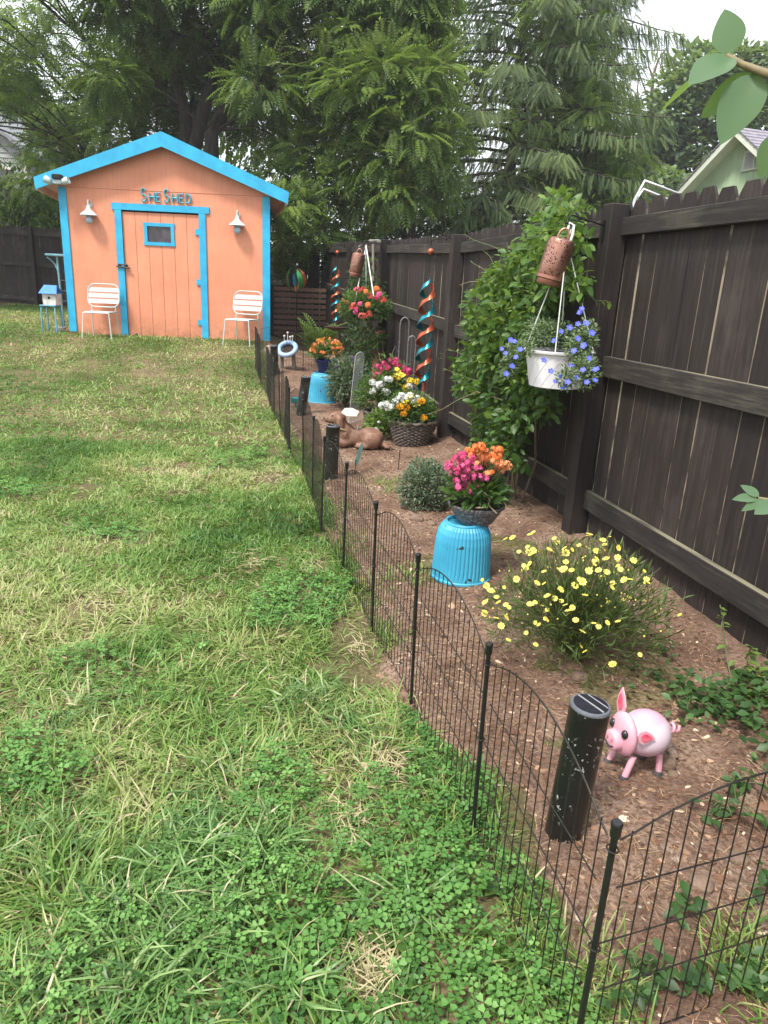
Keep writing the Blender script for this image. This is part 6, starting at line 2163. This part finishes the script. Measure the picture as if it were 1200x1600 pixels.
for sx in (-1, 1):
    xe = sx * run_

    def slab(t0, t1, dep, off, nm, mt_):
        poly = [(0, hA.z + t0), (xe, hA.z - slope * run_ + t0), (xe, hA.z - slope * run_ + t1), (0, hA.z + t1)]
        MB().prism(poly, dep, lambda u, q, d: (u, off + d, q)).build(nm, mt_, house)
    slab(-.09, -.02, HD + .6, .032, 'roof_slope', 'lilac_shingle')
    slab(-.23, -.03, .028, .0, 'barge_board', 'cream_trim')
    slab(-.125, -.095, .42, .03, 'soffit', 'cream_trim')
    nc = 14                                      # shingle courses, stepped
    for i in range(nc):
        u0, u1 = i / nc, (i + 1) / nc
        xa, xb = sx * run_ * u0, sx * run_ * u1
        za_, zb_ = hA.z - slope * run_ * u0 - .015, hA.z - slope * run_ * u1 - .015
        MB().add([(xa, -.03, za_ + .002), (xb, -.03, zb_ + .03), (xb, HD + .6, zb_ + .03), (xa, HD + .6, za_ + .002), (xb, -.03, zb_), (xb, HD + .6, zb_), (xa, -.03, za_ - .03)], [(0, 1, 2, 3), (1, 4, 5, 2), (0, 6, 4, 1)]).build('shingle_course', 'lilac_shingle', house)


def on_gable(px, py):
    d = ray(px, py)
    o_ = np.array(hA)[:2] + hr * .44
    t = ((o_ - CAM[:2]) @ hr) / (d[:2] @ hr)
    p = CAM + d * t
    return float((p[:2] - np.array(hA)[:2]) @ hg), float(p[2])


vx, vz1 = on_gable(1166, 238); _, vz0 = on_gable(1166, 266)
lw = 1.5
vent = MB().box((vx + lw / 2, .44, (vz1 + vz0) / 2), (lw, .03, vz1 - vz0)).build('gable_vent', 'louver', house)
for i in range(5):
    MB().box((vx + lw * i / 4, .42, (vz1 + vz0) / 2), (.035, .04, vz1 - vz0 - .05)).build('vent_bar', 'cream_trim', vent)
for z in (vz1, vz0):
    MB().box((vx + lw / 2, .418, z), (lw + .06, .03, .05)).build('vent_bar', 'cream_trim', vent)

pmat('grey_siding', (0.33, 0.34, 0.34, 1), (0.28, 0.29, 0.29, 1), 5, .7)
pmat('house_roof', (0.24, 0.25, 0.27, 1), (0.17, 0.18, 0.2, 1), 10, .9)
YG = 27.0
gA = at_y(36, 230, YG)
gh = thing('grey_house', 'grey clapboard neighbour house showing behind the trees at left', 'house', (gA.x - 3, YG, 0))
xr = gA.x; zt0 = at_y(36, 232, YG).z; zb0 = at_y(36, 288, YG).z
ncl = 11
ch = (zt0 - zb0 + .6) / ncl
for i in range(ncl):
    z0 = zb0 - .6 + i * ch
    MB().add([(xr - 9, YG - .03, z0), (xr, YG - .03, z0), (xr, YG + .0, z0 + ch), (xr - 9, YG + .0, z0 + ch), (xr - 9, YG, z0), (xr, YG, z0)], [(0, 1, 2, 3), (0, 4, 5, 1)]).build('clapboard', 'grey_siding', gh, world=True)
MB().box((xr - 4.5, YG + 4, zt0 / 2), (9.0, 7.9, zt0)).build('wall', 'grey_siding', gh, world=True)
# roof slope falling to the right in the photo
rp_ = at_y(0, 206, YG)
sl_ = (rp_.z - zt0) / (rp_.x - xr)
xq = xr + .5
MB().prism([(xq, zt0 + sl_ * (xq - xr)), (xr - 6, zt0 + sl_ * -6), (xr - 6, zt0 + sl_ * -6 + .16), (xq, zt0 + sl_ * (xq - xr) + .16)], 8.8, lambda u, q, d: (u, YG - .4 + d, q)).build('roof_slope', 'house_roof', gh, world=True)
MB().prism([(xr, zt0), (xr - 6, zt0), (xr - 6, zt0 - sl_ * 6)], .1, lambda u, q, d: (u, YG + .05 + d, q)).build('gable', 'grey_siding', gh, world=True)
MB().box((xr + .02, YG - .06, (zt0 + zb0) / 2 - .3), (.12, .05, zt0 - zb0 + .6)).build('corner_board', 'old_white', gh, world=True)
wn = MB().box((xr - 1.0, YG - .05, zb0 - .1), (1.0, .04, 1.1)).build('window', 'dusty_glass', gh, world=True)
MB().box((xr - 1.0, YG - .06, zb0 + .48), (1.15, .05, .08)).build('frame', 'old_white', wn, world=True)

# aluminium ladder rails sticking up behind the fence
pmat('aluminium', (0.55, 0.56, 0.58, 1), (0.46, 0.47, 0.49, 1), 12, .35, .7, bumps=0)
YLd = 7.2
la = [at_y(992, 312, YLd), at_y(1007, 283, YLd), at_y(1060, 302, YLd)]
lad = thing('pool_ladder', 'bare aluminium handrails rising above the fence', 'ladder', (la[0].x, la[0].y, 0))
MB().tube([Vector((la[0].x - .25, YLd, 0)), la[0], la[1], la[2], Vector((la[2].x + .4, YLd, 0))], .017, 8).build('rail', 'aluminium', lad, True, world=True)
lb = [at_y(990, 318, YLd + .35), at_y(1005, 296, YLd + .35), at_y(1046, 312, YLd + .35)]
MB().tube([Vector((lb[0].x - .25, YLd + .35, 0)), lb[0], lb[1], lb[2], Vector((lb[2].x + .4, YLd + .35, 0))], .017, 8).build('rail', 'aluminium', lad, True, world=True)

# ================================================================== shrub branch reaching in at the right
leafmat('leaf_near', [(0, (0.07, 0.15, 0.06, 1)), (1, (0.13, 0.22, 0.12, 1))], .42, .25)
pmat('twig', (0.20, 0.17, 0.07, 1), (0.12, 0.09, 0.045, 1), 40, .6)
BIG_V, BIG_F = [], []
NU = 10
for i in range(NU + 1):
    u = i / NU
    w = .30 * math.sin(PI * min(1, u ** .85)) ** .8 * (1 - .25 * u)
    for j, sx in enumerate((-1, -.5, 0, .5, 1)):
        BIG_V.append((sx * w, u, .10 * abs(sx) * w * 4 * .5 - .16 * u * u + .004 * math.cos(i * 2.1) * abs(sx)))
for i in range(NU):
    for j in range(4):
        o = i * 5 + j
        BIG_F.append((o, o + 1, o + 6, o + 5))
big = thing('garden_shrub', 'glossy-leaved shrub branch reaching in at the upper right', 'shrub', (1.75, .55, 0))
pth = lambda px, py, D: Vector(CAM + ray(px, py) * D)
tw = [pth(1136, 87, .98), pth(1160, 101, .97), pth(1190, 112, .95), pth(1260, 135, .93), pth(1420, 260, .95), Vector((1.45, .5, .9)), Vector((1.72, .55, 0))]
MB().tube(tw, [.003, .0035, .004, .005, .007, .011, .016], 8).build('branch', 'twig', big, True, world=True)
tw2 = [Vector((1.45, .5, .9)), pth(1420, 700, 1.2), pth(1260, 790, 1.25), pth(1185, 778, 1.25)]
MB().tube(tw2, [.008, .005, .004, .002], 8).build('branch', 'twig', big, True, world=True)


def big_leaf(a, tip, width, nrm, v_):
    a, tip = np.array(a), np.array(tip)
    L = np.linalg.norm(tip - a)
    M_ = frames((tip - a)[None], np.array([nrm], float), np.array([[width, L, L * .6]]))
    scatter('leaf', BIG_V, BIG_F, M_, a[None], 'leaf_near', big, [v_], True)


tocam = np.array([0, -1.0, .25])
big_leaf(pth(1143, 84, .98), pth(1132, 12, .99), .062, (-.5, -1, .1), .9)
big_leaf(pth(1143, 86, .98), pth(1078, 124, .93), .075, (0.1, -.55, 1), .8)
big_leaf(pth(1140, 90, .98), pth(1028, 162, 1.06), .050, (.3, -1, .3), .2)
big_leaf(pth(1182, 112, .96), pth(1088, 188, 1.0), .052, (.3, -1, .4), .3)
big_leaf(pth(1184, 113, .96), pth(1125, 222, .93), .085, (-.5, -1, .35), .6)
big_leaf(pth(1222, 205, .95), pth(1186, 280, .95), .055, (-.6, -1, .1), .7)
big_leaf(pth(1186, 776, 1.25), pth(1158, 756, 1.25), .035, (0, -.8, 1), .95)
big_leaf(pth(1182, 778, 1.25), pth(1146, 778, 1.22), .035, (0, -.6, 1), .9)
big_leaf(pth(1195, 782, 1.25), pth(1160, 796, 1.22), .032, (0, -.6, 1), .8)
big_leaf(pth(1210, 786, 1.25), pth(1182, 800, 1.2), .05, (.2, -.6, 1), .85)

# ================================================================== trees
mt, n, b = base_mat('bark')
v = coords(n, (6, 6, 1))
g = noise(n, 3, 7, v, .65)
n.links.new(ramp(n, g, [(0.3, (0.022, 0.018, 0.015, 1)), (0.7, (0.085, 0.072, 0.06, 1))]), b.inputs['Base Color'])
b.inputs['Roughness'].default_value = .95
bump(n, b, g, .8, .05)
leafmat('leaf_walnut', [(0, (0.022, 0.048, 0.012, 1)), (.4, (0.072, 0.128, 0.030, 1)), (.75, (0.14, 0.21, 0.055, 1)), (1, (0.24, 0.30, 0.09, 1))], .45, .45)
leafmat('leaf_spruce', [(0, (0.020, 0.042, 0.012, 1)), (.5, (0.068, 0.108, 0.030, 1)), (1, (0.16, 0.205, 0.060, 1))], .12, .6)
leafmat('leaf_far', [(0, (0.06, 0.10, 0.05, 1)), (.5, (0.14, 0.20, 0.095, 1)), (1, (0.25, 0.32, 0.16, 1))], .38, .5)  # greens lightened to carry the pale veil of glare over far trees

# pinnate frond along +Y
FV, FF = [], []
for k in range(8):
    y_ = .14 + .108 * k
    zz = -.22 * y_ * y_
    ln_ = .235 * (math.sin(PI * (.22 + .62 * k / 8)) ** .7)
    for sx in (-1, 1):
        o = len(FV)
        FV += [(0, y_, zz), (sx * ln_ * .42, y_ - .005, zz + .03), (sx * ln_, y_ + .10, zz - .05), (sx * ln_ * .5, y_ + .085, zz + .015)]
        FF += [(o, o + 1, o + 2), (o, o + 2, o + 3)]
o = len(FV)
FV += [(0, .95, -.2), (-.045, 1.05, -.22), (0, 1.18, -.31), (.045, 1.05, -.22)]
FF += [(o, o + 3, o + 1), (o + 1, o + 3, o + 2)]


def limb(mb, pts, r0, r1, seg=7):
    n_ = len(pts)
    mb.tube(pts, [r0 + (r1 - r0) * i / (n_ - 1) for i in range(n_)], seg)


def curve(a, b2, bow, k=5, jit=.05):
    a, b2 = Vector(a), Vector(b2); L = (b2 - a).length
    out = []
    for i in range(k + 1):
        u = i / k
        p = a.lerp(b2, u) + Vector((0, 0, bow * L * math.sin(PI * u)))
        if 0 < i < k:
            p += Vector((random.gauss(0, jit), random.gauss(0, jit), random.gauss(0, jit))) * L * .5
        out.append(p)
    return out


def tree(name, label, foot, trunk_pts, r0, r1, clumps, tv, tf, nleaf, size, mat, asp=1.0, droop=.45, trunk_mat='bark', group=None, limb_r=.05, inner=.35, tone=.30):
    """clumps: list of (x, y, z, radius) in world coordinates; leaves are spread through each clump, limbs reach to it"""
    t = thing(name, label, 'tree', foot, 0, group)
    mb = MB()
    for tp_ in trunk_pts:
        limb(mb, tp_, r0, r1, 9)
    trunk = mb.build('trunk', trunk_mat, t, True, world=True)
    allp = [p for tp_ in trunk_pts for p in tp_[1:]]
    mb = MB()
    Ps, Ds, Cz = [], [], []
    for (x, y, z, r) in clumps:
        c_ = Vector((x, y, z))
        src = min(allp, key=lambda q: (q - c_).length + max(0, q.z - c_.z + .3) * 1.5)
        pts = curve(src, c_, .12)
        limb(mb, pts, limb_r * (.6 + .5 * r), .012, 5)
        k = int(nleaf * r * r)
        d = rand_dirs(k, -.9, 1)
        rad = rng.random(k) ** inner
        P = np.array(c_) + d * rad[:, None] * np.array([r * 1.15, r * 1.1, r * .72])
        Ps.append(P); Ds.append(d); Cz.append(rad)
    mb.build('limbs', trunk_mat, t, True, world=True)
    P = np.concatenate(Ps); D = np.concatenate(Ds); rad = np.concatenate(Cz)
    N = len(P)
    dirs = D * .9 + rng.normal(0, .35, (N, 3)); dirs[:, 2] -= droop
    nor = np.array([0, 0, 1.0]) + D * .35 + rng.normal(0, .28, (N, 3))
    sz = rng.uniform(.6, 1.35, N) * size
    var = np.clip(tone + .22 * D[:, 2] + .25 * (rad - .5) + rng.normal(0, .13, N) + (value_noise(P[:, 0] + P[:, 1], P[:, 2], 1.4, 88) - .5) * .35, 0, 1)  # inner and lower leaves darkened: crown shade carried in the colour
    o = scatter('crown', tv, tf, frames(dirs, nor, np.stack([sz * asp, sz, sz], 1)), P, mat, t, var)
    return t


def clump_from_px(lst, Y):
    out = []
    for it in lst:
        px, py, rp_ = it[:3]
        y_ = Y + (it[3] if len(it) > 3 else random.uniform(-.8, .8))
        p = at_y(px, py, y_)
        out.append((p.x, p.y, p.z, rp_ * mpp(p)))
    return out


def px_line(lst, Y):
    return [at_y(q[0], q[1], Y + (q[2] if len(q) > 2 else 0)) for q in lst]


def foot_at(px, Y):
    p = at_y(px, 440, Y)
    return Vector((p.x, p.y, float(gz(p.x, p.y))))


# walnut behind the shed, three stems
YA = 19.0
f = foot_at(305, YA)
main = [[f, *px_line([(300, 250), (318, 170), (345, 90), (360, 0), (380, -120)], YA)],
        [f + Vector((.5, 0, .5)), *px_line([(330, 210), (352, 165), (350, 110), (390, 30)], YA - .3)],
        [f + Vector((-.2, 0, .5)), *px_line([(290, 180), (270, 100), (240, 0)], YA + .3)]]
cl_ = []
for px in range(150, 640, 54):
    for py in range(-120, 150, 52):
        if random.random() < .86:
            cl_.append((px + random.uniform(-26, 26), py + random.uniform(-22, 22), random.uniform(34, 58), random.uniform(1.2, 2.8) if (185 < px < 375 and 40 < py < 230) else random.uniform(-2.6, .6)))
for q in [(420, 170, 50), (470, 160, 50), (440, 220, 46), (240, 170, 36, .8), (520, 190, 50), (200, 120, 38, .9), (250, 60, 44), (380, 190, 34, 1.0), (300, 100, 40, 1.2), (180, 210, 34, 1.4), (280, 180, 34, 1.6), (360, 150, 40, 1.5), (230, 220, 34, 1.8)]:
    cl_.append(q)
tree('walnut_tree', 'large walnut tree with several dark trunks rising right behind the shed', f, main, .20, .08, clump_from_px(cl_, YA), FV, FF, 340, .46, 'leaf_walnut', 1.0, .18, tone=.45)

# drooping foliage right of the shed, hanging over the fence corner
YB2 = 16.6
f = foot_at(640, 20.5)
cl_ = [(560, 60, 52), (610, 40, 48), (650, 60, 44), (600, 110, 50), (650, 120, 46), (560, 140, 46), (520, 120, 46), (620, 170, 46), (670, 170, 38), (580, 200, 46), (640, 220, 46), (690, 215, 32), (530, 230, 44), (480, 240, 42), (600, 255, 44), (660, 265, 40), (700, 250, 26), (560, 285, 42), (500, 290, 42), (450, 275, 38), (620, 300, 38), (470, 330, 38), (520, 330, 36), (440, 330, 32), (575, 320, 34), (680, 295, 28), (450, 375, 28), (490, 370, 26), (640, 10, 46), (580, -20, 50), (660, -30, 46), (690, 110, 30), (430, 400, 18), (540, 360, 22)]
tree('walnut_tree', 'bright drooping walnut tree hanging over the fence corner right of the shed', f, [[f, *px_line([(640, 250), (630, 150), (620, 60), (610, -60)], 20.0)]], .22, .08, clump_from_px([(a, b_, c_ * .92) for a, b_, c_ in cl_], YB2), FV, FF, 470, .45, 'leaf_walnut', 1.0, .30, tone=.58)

# left tree: thin dark limbs, leaves against the sky
YC = 22.0
f = foot_at(150, YC)
stemsL = [[f, *px_line([(215, 240), (205, 195), (160, 110), (140, 70)], YC)], [f + Vector((.6, 0, .6)), *px_line([(215, 250), (222, 170), (212, 120), (180, 60), (160, -40)], YC)], [f + Vector((-.3, 0, .4)), *px_line([(150, 260), (170, 200), (205, 140)], YC)]]
cl_ = [(20, 20, 50), (55, 60, 40), (10, 70, 44), (-20, 110, 44), (30, 100, 26), (80, 10, 30), (130, 15, 26), (100, 175, 34), (85, 195, 32), (120, 215, 38), (80, 240, 40), (150, 170, 34), (170, 130, 26), (140, 120, 24), (110, 270, 40), (60, 290, 40), (150, 250, 36), (20, 320, 44), (80, 330, 44), (40, 165, 24), (0, 150, 28), (120, 140, 20), (190, 90, 22), (200, 30, 26), (150, 60, 20)] + [(x_, y_, 70, -5.5) for x_ in (-60, 30, 120) for y_ in (-420, -320, -220, -120)] + [(x_, y_, 60, -5.5) for x_ in (-420, -300, -190, -100) for y_ in (-120, 0, 110, 200)] + [(10, 140, 36, -4.0), (80, 225, 26, -3.5), (40, 110, 30, -4.0)]  # large nearer clumps, mostly out of view, added to shade the back fence
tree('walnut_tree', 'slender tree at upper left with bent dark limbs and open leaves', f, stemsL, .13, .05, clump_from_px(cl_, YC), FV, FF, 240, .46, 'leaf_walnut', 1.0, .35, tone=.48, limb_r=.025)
# pale trees far left
YD2 = 34
f = foot_at(-20, YD2)
tree('broadleaf_tree', 'pale green trees far behind the grey house at left', f, [[f, *px_line([(0, 250), (10, 150)], YD2)]], .3, .1, clump_from_px([(10, 140, 36), (40, 155, 32), (0, 165, 30), (65, 185, 26), (-40, 150, 50), (90, 200, 34), (130, 190, 30), (20, 215, 30)], YD2), RHOMB_V, RHOMB_F, 420, .36, 'leaf_far', 1.2, .1)

# spruce: whorls of drooping boughs with hanging twigs
NV, NF = [], []
for k in range(9):
    y_ = .06 + .1 * k
    for sx in (-1, 1):
        o = len(NV)
        NV += [(0, y_ - .03, 0), (sx * .085, y_ + .10, .02), (0, y_ + .03, 0)]
        NF.append((o, o + 1, o + 2))
o = len(NV)
NV += [(-.035, 0, 0), (.035, 0, 0), (0, 1.05, -.02)]
NF.append((o, o + 1, o + 2))


def spruce(name, label, foot, height, spread, nb, seed, lo=.08, mat='leaf_spruce', twig=.36, per=46, ex=.75):
    r_ = random.Random(seed)
    t = thing(name, label, 'tree', foot)
    MB().tube([foot, foot + Vector((0, 0, height * .5)), foot + Vector((0, 0, height))], [height * .013, height * .009, .02], 9).build('trunk', 'bark', t, True, world=True)
    mb = MB(); Ps, Ds = [], []
    for i in range(nb):
        u = lo + (1 - lo) * (i / nb)
        z = height * u
        L = spread * (1 - u) ** ex * r_.uniform(.75, 1.1) + .3
        a = i * 2.4 + r_.uniform(-.4, .4)
        h = Vector((math.cos(a), math.sin(a), 0))
        pts = []
        for k in range(7):
            q = k / 6
            pts.append(foot + Vector((0, 0, z)) + h * (L * q) + Vector((0, 0, L * (.12 * q - .42 * q * q + .16 * q ** 4))))
        limb(mb, pts, .05, .008, 5)
        m_ = int(per * L / spread * (.45 if h.y > .35 else 1.25)) + 8
        for _ in range(m_):
            q = r_.uniform(.12, 1.0) ** .8
            k = min(5, int(q * 6)); p = pts[k].lerp(pts[k + 1], q * 6 - k)
            side = h.cross(Vector((0, 0, 1))) * r_.gauss(0, .30) * (1.15 - q) * L * .45
            Ps.append(p + side + Vector((0, 0, r_.uniform(-.12, .04)))); Ds.append(h * r_.uniform(.1, .6) + side.normalized() * .35 * (1 if side.length > 0 else 0) + Vector((0, 0, -r_.uniform(.35, 1.1))))
    mb.build('boughs', 'bark', t, True, world=True)
    P = np.array(Ps); D = np.array(Ds); N = len(P)
    sz = rng.uniform(.7, 1.3, N) * twig
    var = np.clip(rng.normal(.42, .2, N) + (value_noise(P[:, 0] * 1.3, P[:, 2], 1.0, 91) - .5) * .5, 0, 1)
    scatter('crown', NV, NF, frames(D, np.array([[0, -1.0, .3]]) + rng.normal(0, .5, (N, 3)), np.stack([sz * 1.1, sz, sz], 1)), P, mat, t, var)
    return t


f = foot_at(782, 23.0)
spruce('spruce_tree', 'tall dark spruce with drooping boughs behind the fence', f, 14.5, 5.6, 190, 5, .05, twig=.42, per=125, ex=.42)
f = foot_at(852, 27.5)
spruce('spruce_tree', 'lighter spruce behind the tall dark one, boughs against the sky', f, 12.5, 3.7, 140, 9, .06, twig=.42, per=115, ex=.55)
f = foot_at(745, 18.6)
spruce('spruce_tree', 'low dark evergreen just behind the fence', f, 3.4, 2.0, 50, 12, .12, twig=.34, per=110)
# looser tree with compound leaves growing up through the spruces
YM = 21.5
f = foot_at(935, YM)
cl_ = [(900, 90, 34), (940, 130, 32), (870, 150, 36), (915, 180, 36), (960, 190, 30), (880, 220, 36), (940, 240, 34), (850, 260, 32), (900, 280, 34), (960, 290, 30), (830, 190, 30), (920, 40, 32), (870, 60, 30), (830, 110, 30), (985, 250, 24), (800, 280, 28), (760, 200, 26), (770, 120, 26), (860, 10, 30), (790, 40, 28), (925, 320, 28), (990, 310, 24)]
tree('walnut_tree', 'loose yellow-green tree growing up in front of the tall spruces', f, [[f, *px_line([(925, 280), (905, 190), (895, 110), (890, 20)], YM + .6)]], .14, .05, clump_from_px([(a, b_, c_ * random.uniform(.7, 1.1)) for a, b_, c_ in cl_], YM), FV, FF, 300, .48, 'leaf_walnut', 1.0, .25, tone=.45)
# far broadleaf trees on the right
YR = 36.0
f = foot_at(1060, YR)
cl_ = [(1090, 110, 46), (1130, 130, 42), (1060, 140, 40), (1170, 110, 40), (1200, 150, 50), (1040, 180, 40), (1090, 180, 46), (1140, 180, 44), (1010, 210, 40), (1070, 230, 46), (1120, 230, 40), (1030, 260, 40), (980, 240, 34), (1000, 280, 40), (1080, 270, 40), (1110, 90, 26), (1150, 90, 26), (1230, 100, 50), (960, 290, 34), (1190, 200, 40), (1050, 300, 34)]
tree('broadleaf_tree', 'pale leafy trees far beyond the green house at right', f, [[f, *px_line([(1065, 250), (1080, 180), (1090, 110)], YR)], [f + Vector((2, 0, 1)), *px_line([(1130, 230), (1150, 150)], YR)]], .34, .10, clump_from_px(cl_, YR), RHOMB_V, RHOMB_F, 420, .36, 'leaf_far', 1.2, .15, limb_r=.08)
YR2 = 30.0
f = foot_at(960, YR2)
cl_ = [(930, 280, 36), (980, 300, 34), (900, 300, 36), (1010, 310, 30), (860, 310, 34), (950, 250, 30), (1040, 290, 30), (880, 270, 30), (960, 330, 34), (1020, 340, 34)]
tree('broadleaf_tree', 'mid-green bushy tree behind the ladder rails', f, [[f, *px_line([(955, 300), (950, 260)], YR2)]], .2, .08, clump_from_px(cl_, YR2), RHOMB_V, RHOMB_F, 450, .30, 'leaf_far', 1.2, .15)
# bare snag against the sky
YS3 = 40
a = foot_at(1018, YS3)
sn = thing('bare_tree', 'thin bare dead tree against the sky at upper right', 'tree', a)
MB().tube([a, *px_line([(1018, 160), (1020, 120), (1028, 95), (1042, 74)], YS3)], [.16, .10, .08, .05, .02], 6).build('trunk', 'woody_stem', sn, True, world=True)
for pts in ([(1017, 160), (1008, 140), (1000, 120)], [(1020, 120), (1014, 105), (1012, 90)], [(1000, 170), (996, 140), (1000, 100)]):
    MB().tube(px_line(pts, YS3), [.06, .04, .015], 5).build('limb', 'woody_stem', sn, True, world=True)

# understorey behind the fences
def bush(label, px, py, Y, rx, ry, n_, mat, size):
    c_ = at_y(px, py, Y)
    k = mpp(c_)
    g_ = Vector((c_.x, c_.y, float(gz(c_.x, c_.y))))
    t = thing('bush', label, 'bush', g_, 0, 'bushes behind the fences')
    hgt = c_.z - g_.z + ry * k
    foliage(t, 'leaves', mat, (c_.x, c_.y, g_.z + hgt * .5), (rx * k, rx * k * .6, hgt * .55), n_, size, LEAF_V, LEAF_F, -.95, .4, .1, .5, .8)
    mb = MB()
    for _ in range(7):
        mb.tube([g_, g_ + Vector((random.uniform(-.5, .5) * rx * k, random.uniform(-.3, .3), hgt * .5)), g_ + Vector((random.uniform(-.8, .8) * rx * k, random.uniform(-.3, .3), hgt * .9))], [.04, .025, .01], 5)
    mb.build('stems', 'bark', t, True, world=True)


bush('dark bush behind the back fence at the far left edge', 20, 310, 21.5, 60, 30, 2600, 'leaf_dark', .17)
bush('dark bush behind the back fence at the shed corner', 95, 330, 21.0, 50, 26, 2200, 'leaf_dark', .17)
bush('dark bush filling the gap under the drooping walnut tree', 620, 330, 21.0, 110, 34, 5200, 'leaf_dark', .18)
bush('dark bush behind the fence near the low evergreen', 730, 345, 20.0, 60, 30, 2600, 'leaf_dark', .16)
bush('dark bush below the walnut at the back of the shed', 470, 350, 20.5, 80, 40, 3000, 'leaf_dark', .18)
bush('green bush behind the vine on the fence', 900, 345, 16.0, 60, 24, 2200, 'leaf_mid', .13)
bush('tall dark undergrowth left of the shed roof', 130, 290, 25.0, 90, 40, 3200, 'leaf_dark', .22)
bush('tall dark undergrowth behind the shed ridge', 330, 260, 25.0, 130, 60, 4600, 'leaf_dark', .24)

# ================================================================== thin scattering volume added to stand in for lens glare
mt = bpy.data.materials.new('glare_medium'); mt.use_nodes = True
MATS['glare_medium'] = mt
n = mt.node_tree
n.nodes.remove(n.nodes['Principled BSDF'])
pv = n.nodes.new('ShaderNodeVolumePrincipled')
pv.inputs['Color'].default_value = (0.95, 0.97, 1.0, 1)
pv.inputs['Density'].default_value = 0.0012
pv.inputs['Anisotropy'].default_value = 0.2
n.links.new(pv.outputs[0], n.nodes['Material Output'].inputs['Volume'])
hz_o = MB().box((0, 150, 8.9), (640, 560, 20)).build('glare_veil', 'glare_medium')
tag(hz_o, 'thin pale veil added in place of lens glare', 'glare_veil', kind='stuff')
